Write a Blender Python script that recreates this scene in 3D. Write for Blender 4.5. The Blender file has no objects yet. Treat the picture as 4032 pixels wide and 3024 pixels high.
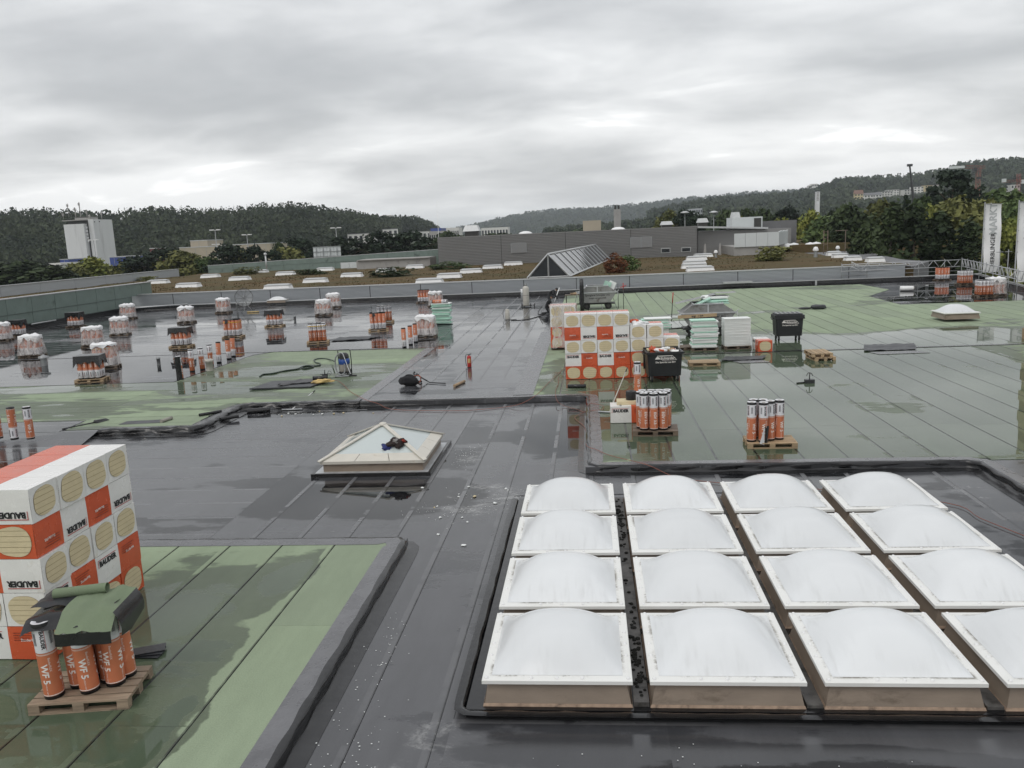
import bpy, bmesh, math, random
import numpy as np
from mathutils import Vector, Matrix, noise
rad = math.radians
PI = math.pi
RND = random.Random(11)
sc = bpy.context.scene
COL = sc.collection

# ------------------------------------------------------------------ camera
CAM_H = 5.5
def cam_axes(p, r, y):
    cp, sp = math.cos(p), math.sin(p)
    f = Vector((math.sin(y)*cp, math.cos(y)*cp, -sp))
    r0 = Vector((math.cos(y), -math.sin(y), 0))
    u0 = r0.cross(f)
    return math.cos(r)*r0+math.sin(r)*u0, -math.sin(r)*r0+math.cos(r)*u0, f
cr, cu, cf = cam_axes(0.1794, -0.045, -0.0972)
cam_d = bpy.data.cameras.new('camera')
cam = bpy.data.objects.new('camera', cam_d)
COL.objects.link(cam)
M = Matrix.Identity(4)
for i in range(3):
    M[i][0], M[i][1], M[i][2] = cr[i], cu[i], -cf[i]
M[2][3] = CAM_H
cam.matrix_world = M
cam_d.sensor_width = 36
cam_d.lens = 3270/4032*36
cam_d.clip_start = 0.1
cam_d.clip_end = 40000
sc.camera = cam

# ------------------------------------------------------------------ node helpers
class NT:
    def __init__(s, nt):
        s.t = nt
    def n(s, typ, ins=None, **kw):
        nd = s.t.nodes.new('ShaderNode'+typ)
        for k, v in kw.items():
            setattr(nd, k, v)
        for k, v in (ins or {}).items():
            s.put(nd.inputs[k], v)
        return nd
    def put(s, sock, v):
        if isinstance(v, bpy.types.NodeSocket):
            s.t.links.new(v, sock)
        else:
            if sock.type == 'RGBA' and hasattr(v, '__len__') and len(v) == 3:
                v = (*v, 1)
            sock.default_value = v
    def m(s, op, a, b=0.0, c=None, clamp=False):
        nd = s.n('Math', operation=op, use_clamp=clamp)
        s.put(nd.inputs[0], a); s.put(nd.inputs[1], b)
        if c is not None: s.put(nd.inputs[2], c)
        return nd.outputs[0]
    def vm(s, op, a, b=(0, 0, 0)):
        nd = s.n('VectorMath', operation=op)
        s.put(nd.inputs[0], a); s.put(nd.inputs[1], b)
        return nd.outputs['Value'] if op in ('DOT_PRODUCT', 'LENGTH') else nd.outputs[0]
    def ss(s, x, a, b, lo=0.0, hi=1.0, mode='SMOOTHSTEP'):
        nd = s.n('MapRange', {0: x, 1: a, 2: b, 3: lo, 4: hi}, interpolation_type=mode)
        return nd.outputs[0]
    def mix(s, f, a, b, blend='MIX'):
        nd = s.n('Mix', data_type='RGBA', blend_type=blend)
        s.put(nd.inputs[0], f); s.put(nd.inputs[6], a); s.put(nd.inputs[7], b)
        return nd.outputs[2]
    def noise(s, vec, scale, detail=3, rough=.55, dist=0.0):
        nd = s.n('TexNoise', {'Vector': vec, 'Scale': scale, 'Detail': detail, 'Roughness': rough, 'Distortion': dist})
        return nd.outputs[0]
    def scale(s, vec, v):
        return s.vm('MULTIPLY', vec, v)

# ------------------------------------------------------------------ world: overcast sky
SUN_EL, SUN_AZ = 52, 215
SKY_X, SKY_Y = 5.4, 2.3
w = bpy.data.worlds.new('World')
sc.world = w
w.use_nodes = True
w.node_tree.nodes.clear()
N = NT(w.node_tree)
sky = N.n('TexSky', sky_type='NISHITA', sun_disc=False, sun_elevation=rad(SUN_EL), sun_rotation=rad(SUN_AZ), air_density=1.6, dust_density=3.0)
tc = N.n('TexCoord')
d = tc.outputs['Generated']
sep = N.n('SeparateXYZ', {0: d})
zc = N.m('MAXIMUM', sep.outputs[2], 0.0)
den = N.m('ADD', zc, 0.20)
cl = N.n('CombineXYZ', {0: N.m('DIVIDE', sep.outputs[0], den), 1: N.m('DIVIDE', sep.outputs[1], den), 2: 0.0}).outputs[0]
cl = N.vm('ADD', cl, (SKY_X, SKY_Y, 0.4))
big = N.noise(N.scale(cl, (.60, .85, 1)), 1.0, 2, .4, .25)
mid = N.noise(N.scale(cl, (1.1, 1.6, 1)), 1.5, 4, .5, .3)
fine = N.noise(cl, 6.0, 5, .55, .2)
v = N.m('ADD', N.m('MULTIPLY', big, .62), N.m('ADD', N.m('MULTIPLY', mid, .33), N.m('MULTIPLY', fine, .07)))
t = N.ss(v, .37, .67)
# overcast luminance: a little brighter overhead; thin pale break under the cloud deck at the horizon
lum = N.ss(zc, .40, 1.0, 1.08, 1.42, 'LINEAR')
low = N.ss(zc, .0, .12, .36, 0.0)
t2 = N.m('ADD', t, low, clamp=True)
cloud = N.mix(t2, (.38, .39, .405), (.77, .775, .78))
gap = N.m('MULTIPLY', N.ss(mid, .60, .74), N.ss(big, .45, .6))
cloud = N.mix(gap, cloud, (.97, .97, .97))
cloud = N.vm('MULTIPLY', cloud, N.n('CombineXYZ', {0: lum, 1: lum, 2: lum}).outputs[0])
tot = N.mix(.07, N.scale(cloud, (10, 10, 10)), sky.outputs[0])
bg = N.n('Background', {'Color': tot, 'Strength': .1})
N.t.links.new(bg.outputs[0], N.n('OutputWorld').inputs[0])
w.cycles.sampling_method = 'MANUAL'
w.cycles.sample_map_resolution = 512

sun_d = bpy.data.lights.new('sun', 'SUN')
sun_d.energy = .6
sun_d.angle = rad(28)
sun_d.color = (1, .97, .93)
sun = bpy.data.objects.new('sun', sun_d)
COL.objects.link(sun)
sun.rotation_euler = (rad(90-SUN_EL), 0, rad(180-SUN_AZ))

vs = sc.view_settings
vs.view_transform = 'Standard'
vs.look = 'None'
vs.exposure = 0.40
vs.gamma = 1.0
vs.use_curve_mapping = False
sc.cycles.use_denoising = True
sc.cycles.max_bounces = 7
sc.cycles.transparent_max_bounces = 24
sc.cycles.volume_bounces = 1
sc.cycles.caustics_reflective = False
sc.cycles.caustics_refractive = False
sc.cycles.sample_clamp_indirect = 4

# ------------------------------------------------------------------ materials
def newmat(name):
    m = bpy.data.materials.new(name)
    m.use_nodes = True
    m.node_tree.nodes.clear()
    return m, NT(m.node_tree)
def outp(N, sh, vol=None):
    o = N.n('OutputMaterial')
    if sh: N.t.links.new(sh, o.inputs[0])
    if vol: N.t.links.new(vol, o.inputs[1])
def PM(name, col, rough=.6, metal=0.0, var=.18, vs=6.0, bump=0.0, bs=30.0, dirt=None, dirt_amt=.0, ds=2.5, spec=.5, aniso=None, trans=0.0, obvar=0.0):
    """general procedural material: base colour with uneven tone, optional dirt blotches and fine relief"""
    m, N = newmat(name)
    tc = N.n('TexCoord').outputs['Object']
    vec = N.scale(tc, aniso) if aniso else tc
    oi = N.n('ObjectInfo').outputs['Random']
    vec = N.vm('ADD', vec, N.n('CombineXYZ', {0: N.m('MULTIPLY', oi, 17.0), 1: N.m('MULTIPLY', oi, 9.0), 2: N.m('MULTIPLY', oi, 5.0)}).outputs[0])
    nz = N.noise(vec, vs, 4, .6)
    k = N.ss(nz, .25, .75, 1-var, 1+var, 'LINEAR')
    if obvar:
        k = N.m('MULTIPLY', k, N.ss(oi, 0, 1, 1-obvar, 1+obvar, 'LINEAR'))
    c = N.vm('MULTIPLY', col, N.n('CombineXYZ', {0: k, 1: k, 2: k}).outputs[0])
    r = N.ss(nz, .3, .7, rough*.85, min(1, rough*1.15), 'LINEAR')
    if dirt:
        dn = N.noise(vec, ds, 6, .65, .4)
        c = N.mix(N.ss(dn, .62-.35*dirt_amt, .78-.2*dirt_amt), c, dirt)
    ins = {'Base Color': c, 'Roughness': r, 'Metallic': metal, 'Specular IOR Level': spec}
    if trans: ins['Transmission Weight'] = trans
    if bump:
        b = N.n('Bump', {'Height': N.noise(vec, bs, 4, .6), 'Strength': bump, 'Distance': .02})
        ins['Normal'] = b.outputs[0]
    p = N.n('BsdfPrincipled', ins)
    outp(N, p.outputs[0])
    return m

def membrane(name, dry, damp, under, wetspots, base, strip_var, sheen_dry, sheen_damp, grit, bumps=.35, ior=1.4, lap_amt=.20, bleed0=.972, stains=(), stain_col=(.42, .42, .41), bias_noise=1.0):
    """bitumen sheet: dry granules, darker damp areas, standing water where it pools (wetspots: x, y, rx, ry, amount)"""
    m, N = newmat(name)
    pos = N.n('NewGeometry').outputs['Position']
    oi = N.n('ObjectInfo').outputs['Random']
    acc = base
    for (x, y, rx, ry, a) in wetspots:
        q = N.scale(N.vm('SUBTRACT', pos, (x, y, 0)), (1/rx, 1/ry, 0))
        dd = N.vm('DOT_PRODUCT', q, q)
        acc = N.m('ADD', acc, N.ss(dd, 0.25, 1.3, a, 0.0))
    flat = N.scale(pos, (1, 1, .05))
    n1 = N.noise(N.scale(flat, (.6, 1, 1)), .30, 4, .58, .5)
    offs = N.n('CombineXYZ', {0: N.m('MULTIPLY', oi, 40.0), 1: N.m('MULTIPLY', oi, 23.0), 2: 0.0}).outputs[0]
    n2 = N.noise(N.scale(N.vm('ADD', flat, offs), (.32, 1.15, 1)), 1.5, 4, .6)
    n3 = N.noise(flat, 9.0, 3, .6)
    v = N.m('ADD', acc, N.m('ADD', N.m('MULTIPLY', N.m('SUBTRACT', n1, .5), 1.25*bias_noise),
            N.m('ADD', N.m('MULTIPLY', N.m('SUBTRACT', n2, .5), .55), N.m('MULTIPLY', N.m('SUBTRACT', n3, .5), .08))))
    v = N.m('ADD', v, N.m('MULTIPLY', N.m('SUBTRACT', oi, .5), strip_var))
    # the overlap along one edge of each strip stands a little proud of the water
    u = N.n('Attribute', attribute_name='lap').outputs['Fac']
    lap = N.m('MULTIPLY', N.ss(u, .885, .90), N.ss(N.noise(flat, 1.1, 3, .6), .38, .52))
    v = N.m('SUBTRACT', v, N.m('MULTIPLY', lap, lap_amt))
    bleed = N.m('MULTIPLY', N.ss(u, bleed0, bleed0+.012), N.ss(N.noise(flat, 2.3, 3, .6), .30, .55, .35, 1.0))
    dampf = N.ss(v, .36, .43)
    pud = N.ss(v, .60, .66)
    g = N.noise(flat, 55.0, 2, .7)
    st = N.noise(N.scale(flat, (1.2, .5, 1)), .9, 5, .65, .3)
    wash = N.noise(N.scale(N.vm('ADD', flat, offs), (2.6, .35, 1)), 1.6, 4, .6)
    k = N.ss(N.m('ADD', N.m('MULTIPLY', g, grit), N.m('ADD', N.m('MULTIPLY', st, .6-grit*.6), N.m('MULTIPLY', wash, .4-grit*.4))), .3, .7, .78, 1.22, 'LINEAR')
    kk = N.m('MULTIPLY', k, N.ss(oi, 0, 1, .88, 1.12, 'LINEAR'))
    c = N.mix(pud, N.mix(dampf, dry, damp), under)
    c = N.vm('MULTIPLY', c, N.n('CombineXYZ', {0: kk, 1: kk, 2: kk}).outputs[0])
    c = N.mix(N.m('MULTIPLY', lap, .22), c, (.20, .20, .205)) if lap_amt > .4 else c
    c = N.mix(N.m('MULTIPLY', bleed, .7), c, (.02, .02, .02))
    sv = None
    for (x, y, rx, ry, a) in stains:
        q = N.scale(N.vm('SUBTRACT', pos, (x, y, 0)), (1/rx, 1/ry, 0))
        e_ = N.ss(N.vm('DOT_PRODUCT', q, q), .1, 1.2, a, 0.0)
        sv = e_ if sv is None else N.m('MAXIMUM', sv, e_)
    if sv is None: sv = 0.35
    sn = N.m('ADD', N.m('MULTIPLY', N.noise(N.scale(flat, (1.0, 1.6, 1)), 1.3, 6, .72, .6), .75), N.m('MULTIPLY', N.noise(flat, 14.0, 4, .7), .25))
    sf = N.m('MULTIPLY', N.ss(N.m('ADD', sn, N.m('MULTIPLY', sv, .24)), .68, .84), .45)
    c = N.mix(sf, c, stain_col)
    r = N.m('ADD', N.ss(dampf, 0, 1, sheen_dry, sheen_damp, 'LINEAR'), N.m('MULTIPLY', N.m('SUBTRACT', n2, .5), .15))
    r = N.m('ADD', N.m('MULTIPLY', r, N.m('SUBTRACT', 1.0, pud)), N.m('MULTIPLY', pud, .025))
    bmp = N.n('Bump', {'Height': N.m('ADD', N.noise(flat, 38.0, 3, .65), N.m('MULTIPLY', N.noise(flat, 3.0, 2, .5), 1.5)), 'Strength': bumps, 'Distance': .012}).outputs[0]
    # standing water lies level whatever the sheet below does; only a breath of ripple
    rip = N.n('CombineXYZ', {0: N.m('MULTIPLY', N.m('SUBTRACT', N.noise(flat, 2.2, 2), .5), .004), 1: N.m('MULTIPLY', N.m('SUBTRACT', N.noise(N.vm('ADD', flat, (31, 7, 2)), 2.6, 2), .5), .004), 2: 1.0}).outputs[0]
    nm = N.n('Mix', data_type='VECTOR')
    N.put(nm.inputs[0], pud); N.put(nm.inputs[4], bmp); N.put(nm.inputs[5], rip)
    r = N.m('MULTIPLY', r, N.ss(oi, 0, 1, .75, 1.25, 'LINEAR'))
    p = N.n('BsdfPrincipled', {'Base Color': c, 'Roughness': r, 'IOR': N.ss(pud, 0, 1, ior, 1.34, 'LINEAR'), 'Normal': nm.outputs[1]})
    outp(N, p.outputs[0])
    return m

MT = {}
# ------------------------------------------------------------------ mesh builder
class MB:
    def __init__(s):
        s.v = []; s.f = []; s.mi = []; s.sm = []
    def add(s, vs, fs, mi=0, smooth=False, mat=None):
        o = len(s.v)
        if mat is not None:
            vs = [mat @ Vector(p) for p in vs]
        s.v += [tuple(p) for p in vs]
        s.f += [tuple(i+o for i in f) for f in fs]
        s.mi += [mi]*len(fs); s.sm += [smooth]*len(fs)
        return s
    def box(s, c, size, mi=0, rz=0, mat=None, taper=1.0):
        x, y, z = (k/2 for k in size)
        vs = []
        for dz in (-1, 1):
            kk = taper if dz > 0 else 1.0
            for dx, dy in ((-1, -1), (1, -1), (1, 1), (-1, 1)):
                vs.append(Vector((dx*x*kk, dy*y*kk, dz*z)))
        if rz:
            r = Matrix.Rotation(rz, 3, 'Z'); vs = [r @ p for p in vs]
        vs = [p+Vector(c) for p in vs]
        return s.add(vs, [(3, 2, 1, 0), (4, 5, 6, 7), (0, 1, 5, 4), (1, 2, 6, 5), (2, 3, 7, 6), (3, 0, 4, 7)], mi, False, mat)
    def b2(s, x0, x1, y0, y1, z0, z1, mi=0, mat=None):
        return s.box(((x0+x1)/2, (y0+y1)/2, (z0+z1)/2), (x1-x0, y1-y0, z1-z0), mi, 0, mat)
    def prism(s, poly, z0, z1, mi=0, mat=None, side_mi=None):
        n = len(poly)
        vs = [(p[0], p[1], z0) for p in poly]+[(p[0], p[1], z1) for p in poly]
        s.add(vs, [tuple(range(n))[::-1], tuple(range(n, 2*n))]+[(i, (i+1) % n, n+(i+1) % n, n+i) for i in range(n)], mi, False, mat)
        return s
    def tube(s, pts, r, n=8, mi=0, smooth=True, cap=True, mat=None):
        pts = [Vector(p) for p in pts]
        rs = r if isinstance(r, (list, tuple)) else [r]*len(pts)
        vs, fs = [], []
        ref = None
        for i, p in enumerate(pts):
            a = pts[max(0, i-1)]; b = pts[min(len(pts)-1, i+1)]
            t = (b-a).normalized() if (b-a).length > 1e-9 else Vector((0, 0, 1))
            if ref is None or abs(ref.dot(t)) > .98:
                ref = Vector((0, 0, 1)) if abs(t.z) < .9 else Vector((1, 0, 0))
            u = (ref-t*ref.dot(t)).normalized(); w_ = t.cross(u); ref = u
            for k in range(n):
                a_ = 2*PI*k/n
                vs.append(p+(u*math.cos(a_)+w_*math.sin(a_))*rs[i])
        for i in range(len(pts)-1):
            for k in range(n):
                fs.append((i*n+k, i*n+(k+1) % n, (i+1)*n+(k+1) % n, (i+1)*n+k))
        s.add(vs, fs, mi, smooth, mat)
        if cap:
            o = len(s.v)-len(vs)
            s.f += [tuple(o+k for k in range(n))[::-1], tuple(o+(len(pts)-1)*n+k for k in range(n))]
            s.mi += [mi]*2; s.sm += [False]*2
        return s
    def lathe(s, prof, n=16, c=(0, 0, 0), mi=0, smooth=True, mis=None, mat=None):
        vs, fs = [], []
        for (r, z) in prof:
            for k in range(n):
                a = 2*PI*k/n
                vs.append((c[0]+r*math.cos(a), c[1]+r*math.sin(a), c[2]+z))
        for i in range(len(prof)-1):
            fs = [(i*n+k, i*n+(k+1) % n, (i+1)*n+(k+1) % n, (i+1)*n+k) for k in range(n)]
            if i == 0:
                s.add(vs, fs, mis[i] if mis else mi, smooth, mat); o = len(s.v)-len(vs)
            else:
                s.f += [tuple(j+o for j in f) for f in fs]; s.mi += [mis[i] if mis else mi]*n; s.sm += [smooth]*n
        return s
    def grid(s, fn, nu, nv, mi=0, smooth=True, mat=None):
        vs = [fn(i/nu, j/nv) for j in range(nv+1) for i in range(nu+1)]
        fs = [(j*(nu+1)+i, j*(nu+1)+i+1, (j+1)*(nu+1)+i+1, (j+1)*(nu+1)+i) for j in range(nv) for i in range(nu)]
        return s.add(vs, fs, mi, smooth, mat)
    def mesh(s, name, mats):
        me = bpy.data.meshes.new(name)
        me.from_pydata(s.v, [], s.f)
        me.polygons.foreach_set('material_index', s.mi)
        me.polygons.foreach_set('use_smooth', s.sm)
        for m in (mats if isinstance(mats, (list, tuple)) else [mats]):
            me.materials.append(MT[m] if isinstance(m, str) else m)
        me.update()
        return me

def ob(name, data, parent=None, loc=(0, 0, 0), rot=(0, 0, 0), scl=None):
    o = bpy.data.objects.new(name, data)
    COL.objects.link(o)
    o.location = loc; o.rotation_euler = rot
    if scl: o.scale = scl
    if parent: o.parent = parent
    return o
def part(name, mb, mats, parent, loc=(0, 0, 0), rot=(0, 0, 0)):
    return ob(name, mb.mesh(name, mats), parent, loc, rot)
def tag(o, label, cat, group=None, kind=None):
    o['label'] = label; o['category'] = cat
    if group: o['group'] = group
    if kind: o['kind'] = kind
    return o
def thing(name, label, cat, loc=(0, 0, 0), rz=0.0, group=None, rot=None):
    o = bpy.data.objects.new(name, None)
    COL.objects.link(o)
    o.empty_display_size = .1
    o.location = loc; o.rotation_euler = rot if rot else (0, 0, rz)
    return tag(o, label, cat, group)
def solo(name, mb, mats, label, cat, loc=(0, 0, 0), rot=(0, 0, 0), group=None, kind=None):
    return tag(part(name, mb, mats, None, loc, rot), label, cat, group, kind)
def struct(name, mb, mats, parent=None, loc=(0, 0, 0), label=None):
    o = part(name, mb, mats, parent, loc)
    if parent is None: o['kind'] = 'structure'
    if label: o['label'] = label
    return o
def copy_tree(o, loc=None, rz=None, label=None, group=None, parent=None):
    c = o.copy(); COL.objects.link(c)
    if parent: c.parent = parent
    if loc is not None: c.location = loc
    if rz is not None: c.rotation_euler = (0, 0, rz)
    if label: c['label'] = label
    if group: c['group'] = group
    for ch in o.children:
        copy_tree(ch, parent=c)
    return c

_txt = {}
def text2d(s, size=1.0, bold=0.0, shear=0.0, cuts=()):
    """flat letter outlines as (verts, faces), centred; optional cuts along v so the letters can bend round a roll"""
    key = (s, size, bold, shear, cuts)
    if key in _txt: return _txt[key]
    cu = bpy.data.curves.new('t', 'FONT')
    cu.body = s; cu.size = size; cu.align_x = 'CENTER'; cu.align_y = 'CENTER'
    cu.offset = bold; cu.shear = shear; cu.resolution_u = 2; cu.fill_mode = 'FRONT'
    o = bpy.data.objects.new('t', cu); COL.objects.link(o)
    dg = bpy.context.evaluated_depsgraph_get()
    me = bpy.data.meshes.new_from_object(o.evaluated_get(dg))
    bm = bmesh.new(); bm.from_mesh(me)
    for c in cuts:
        bmesh.ops.bisect_plane(bm, geom=bm.verts[:]+bm.edges[:]+bm.faces[:], plane_co=(0, c*size, 0), plane_no=(0, 1, 0))
    bm.verts.index_update()
    vs = [(v.co.x, v.co.y) for v in bm.verts]; fs = [tuple(v.index for v in f.verts) for f in bm.faces]
    bm.free(); bpy.data.objects.remove(o); bpy.data.curves.remove(cu); bpy.data.meshes.remove(me)
    _txt[key] = (vs, fs)
    return vs, fs
def put_text(mb, s, size, mat, mi=0, bold=0.0, shear=0.0, off=.003):
    """letters on a plane: mat maps (x right, y up, z out)"""
    vs, fs = text2d(s, size, bold, shear)
    return mb.add([(x, y, off) for x, y in vs], fs, mi, False, mat)
def face_mat(origin, right, up):
    r, u = Vector(right).normalized(), Vector(up).normalized()
    n = r.cross(u)
    m = Matrix.Identity(4)
    for i in range(3):
        m[i][0], m[i][1], m[i][2], m[i][3] = r[i], u[i], n[i], origin[i]
    return m

# ------------------------------------------------------------------ material set
GREEN_WET = [(5, 23.5, 9, 5.5, .55), (8, 32.5, 10, 8, .55), (12, 38, 9, 6, .4), (3.5, 40, 5, 5, .35), (12, 24, 5, 7, .35), (8.8, 26.3, 1.7, 3.0, -.55),
             (-.6, 30, 1.9, 4, .12), (5, 47.5, 8, 2.2, .4), (16.5, 39.5, 4, 3.5, .30), (17.0, 35, 2.5, 3.2, -.35), (14, 47, 6, 6.5, -.55), (22, 50, 8, 4.5, -.5), (8, 63, 12, 9, -.55), (9, 52, 5, 1.6, .3),
             (-16, 31, 14, 9, .13), (-13, 35, 5, 1.8, .32), (-14.5, 30.5, 2.6, .9, .36), (-20, 31.8, 7, 1.0, .42), (-11, 38.5, 5, 2.2, -.3), (-14, 25.6, 3, 1.2, -.35),
             (-6.6, 8.7, 2.0, 3.6, .30), (-6.4, 12.4, 1.6, 1.8, .16), (-4.3, 9.5, .75, 6, -.35), (-5.05, 12.6, .5, 1.1, .24), (-4.9, 8.4, .35, .9, .3)]
BLACK_WET = [(-5.3, 46, 3.0, 22, .10), (-27, 40, 21, 9, .44), (-30, 60, 18, 9, .13), (-14, 50, 6, 8, .1), (27, 62, 9, 9, .42), (-4.5, 17.2, 3.2, 1.6, .30), (-1.0, 23.5, 1.3, 3.6, .34), (-9, 17, 3, 2, .15),
             (3.2, 7.2, 4.6, 1.25, .52), (-2.5, 12, 1.0, 6, -.2), (-21, 24.5, 5, 1.6, .4), (7.6, 15.5, 1.1, 3.2, .2), (-10.5, 21.5, 3.5, 2.6, -.12)]
MT['green'] = membrane('green_granule_membrane', (.262, .318, .215), (.098, .124, .076), (.082, .108, .070), GREEN_WET, .33, .14, .88, .40, .45, .35, 1.42, .11, .972, (), (.115, .105, .070))
MT['black'] = membrane('black_bitumen_membrane', (.086, .087, .092), (.050, .051, .055), (.012, .0125, .014), BLACK_WET, .47, .30, .30, .13, .2, .06, 1.52, .46, .975, [(-2.3, 7.6, 1.1, .5, 1.0), (-1.9, 8.6, .7, .7, .8), (-2.4, 17.2, 1.5, 1.6, .8), (-3.2, 20.8, .5, 1.4, .8), (-9.5, 26.7, 3.0, .5, .9), (1.5, 7.8, 3.0, .35, .7), (7.6, 17.2, 1.0, .6, .7), (-1.0, 15.0, .6, 3.0, .5)])
MT['foil'] = PM('black_foil', (.016, .016, .017), .22, 0, .4, 3.0, .25, 7.0)
MT['flash'] = PM('grey_membrane_flashing', (.13, .13, .136), .28, 0, .25, 3, .3, 14)
MT['tar'] = PM('wet_bitumen', (.010, .010, .011), .16, 0, .4, 2.5, .25, 8)
MT['acrylic'] = None
MT['dishmesh'] = None
MT['white'] = PM('white_plastic', (.80, .80, .79), .35, 0, .05, 4, 0, 30, (.42, .40, .36), .05, 5)
MT['brown'] = PM('brown_fibreglass', (.255, .205, .160), .55, 0, .16, 2.2, .12, 20, (.15, .115, .085), .22, 1.6, aniso=(1, 1, 2))
MT['sandline'] = PM('sandy_residue', (.36, .26, .19), .85, 0, .3, 9, .4, 30, (.16, .12, .09), .35, 6)
MT['gutter'] = PM('dirty_gutter', (.09, .085, .08), .45, 0, .4, 3, .3, 12, (.02, .018, .015), .5, 5)
MT['moss'] = PM('black_moss', (.012, .012, .010), .9, 0, .4, 20, .8, 60)
MT['wood'] = PM('pale_timber', (.40, .29, .175), .75, 0, .28, 3.0, .3, 25, (.16, .115, .08), .16, 2.2, aniso=(1, 9, 9), obvar=.22)
MT['oldwood'] = PM('wet_timber', (.155, .115, .082), .55, 0, .30, 3.0, .3, 25, (.05, .040, .032), .3, 2.2, aniso=(1, 9, 9), obvar=.25)
MT['orange'] = PM('orange_wrapper', (.53, .170, .080), .45, 0, .10, 3, .08, 12, (.70, .28, .16), .04, 6, obvar=.08)
MT['paper'] = PM('white_label_paper', (.72, .72, .74), .55, 0, .06, 5, 0, 30, (.40, .40, .42), .06, 7)
MT['bitend'] = PM('bitumen_roll_end', (.012, .012, .013), .5, 0, .4, 6)
MT['core'] = PM('roll_core', (.30, .28, .25), .8)
MT['ink'] = PM('black_print', (.015, .015, .018), .5, 0, .1)
MT['redink'] = PM('red_print', (.42, .025, .02), .5, 0, .1)
MT['whiteink'] = PM('white_print', (.80, .76, .72), .5, 0, .04)
MT['darkink'] = PM('brown_print', (.22, .035, .015), .5, 0, .1)
MT['barcode'] = PM('grey_print', (.10, .10, .115), .6, 0, .2)
MT['pfwhite'] = PM('white_pack_film', (.78, .77, .745), .26, 0, .05, 3, .35, 5, (.62, .58, .50), .06, 3)
MT['pforange'] = PM('orange_pack_film', (.60, .105, .042), .26, 0, .10, 3, .35, 5)
MT['pfdark'] = PM('dark_orange_pack_film', (.42, .075, .035), .30, 0, .09, 3, .15, 7)
MT['pir'] = PM('yellow_foam_board', (.64, .545, .35), .85, 0, .08, 5, .2, 60, (.40, .30, .15), .05, 4)
MT['pirgap'] = PM('foam_joint', (.36, .28, .16), .9)
MT['xps'] = PM('white_foam_board', (.80, .82, .80), .7, 0, .04, 4, .1, 60, obvar=.05)
MT['mint'] = PM('mint_foam_board', (.48, .72, .60), .7, 0, .07, 4, .1, 60, obvar=.10)
MT['bin'] = PM('black_bin_plastic', (.016, .017, .019), .42, 0, .25, 4, .2, 60)
MT['rubber'] = PM('black_rubber', (.014, .014, .014), .75)
MT['steel'] = PM('galvanised_steel', (.52, .53, .54), .42, .45, .16, 5, .1, 20)
MT['skip'] = PM('grey_skip_steel', (.25, .25, .245), .55, .25, .22, 2.5, .15, 15, (.12, .105, .09), .25, 2.2)
MT['darksteel'] = PM('dark_steel', (.06, .058, .055), .5, .4, .3, 4)
MT['red'] = PM('red_paint', (.42, .018, .014), .30, 0, .08)
MT['blue'] = PM('blue_plastic', (.022, .075, .30), .38, 0, .1)
MT['darkplastic'] = PM('dark_plastic', (.03, .031, .033), .45)
MT['greyhose'] = PM('grey_hose', (.24, .25, .25), .5)
MT['greenhose'] = PM('dark_green_hose', (.012, .028, .018), .45)
MT['cord'] = PM('orange_cord', (.26, .085, .055), .6)
MT['greendry'] = PM('dry_green_granules', (.17, .215, .135), .9, 0, .12, 2.0, .3, 60)
MT['cyl'] = PM('cream_gas_bottle', (.50, .48, .43), .45, 0, .12, 4, 0, 30, (.25, .20, .15), .1, 5)
MT['clothes'] = PM('black_workwear', (.012, .012, .014), .85, 0, .3, 12, .3, 30)
MT['clothes2'] = PM('dark_grey_workwear', (.030, .031, .034), .85, 0, .3, 12, .3, 30)
MT['skin'] = PM('skin', (.40, .23, .16), .6, 0, .08)
MT['cladding'] = PM('silver_cladding', (.42, .44, .46), .45, .25, .07, 1.2, 0, 30, aniso=(.3, 1, 4))
MT['cladgrey'] = PM('grey_cladding', (.25, .247, .243), .5, .2, .07, .8, 0, 30, aniso=(.3, 1, 4))
MT['cladjoint'] = PM('cladding_joint', (.08, .08, .085), .6)
MT['greenpanel'] = PM('green_panel', (.165, .215, .190), .55, 0, .14, 1.0, 0, 30, (.085, .115, .10), .22, .9)
MT['whitepanel'] = PM('pale_panel', (.60, .63, .63), .45, 0, .05, 1.0, 0, 30, (.42, .44, .42), .08, 1)
MT['coping'] = PM('light_metal_coping', (.50, .51, .51), .42, .45, .12, 3)
MT['concrete'] = PM('concrete', (.34, .33, .315), .85, 0, .12, 1.0, .2, 10, (.20, .19, .18), .15, .8)
MT['render'] = PM('pale_render', (.66, .665, .665), .8, 0, .04, .3, 0, 30, (.50, .50, .495), .30, .25, aniso=(1, 1, .12))
MT['beige'] = PM('beige_render', (.40, .35, .27), .85, 0, .08, .3)
MT['brickred'] = PM('dark_red_cladding', (.13, .035, .035), .6, 0, .1, .4)
MT['bluepanel'] = PM('blue_cladding', (.035, .065, .26), .5, 0, .1, .4)
MT['houseW'] = PM('house_render', (.70, .69, .66), .85, 0, .06, .4, obvar=.12)
MT['houseY'] = PM('yellow_house_render', (.62, .52, .30), .85, 0, .06, .4)
MT['roofR'] = PM('brown_roof_tiles', (.16, .085, .06), .8, 0, .2, 1.2, obvar=.25)
MT['roofG'] = PM('grey_roof', (.16, .16, .165), .8, 0, .15, 1.0)
MT['darkglass'] = PM('dark_glass', (.022, .026, .030), .12, 0, .3, 1.0)
MT['glass'] = PM('pale_reflecting_glass', (.52, .57, .56), .07, 0, .05, .8, spec=.8)
MT['alum'] = PM('cream_aluminium', (.62, .59, .52), .42, .15, .06, 3, 0, 30, (.45, .38, .28), .10, 3)
MT['crane'] = PM('crane_red', (.25, .075, .055), .55)
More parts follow.
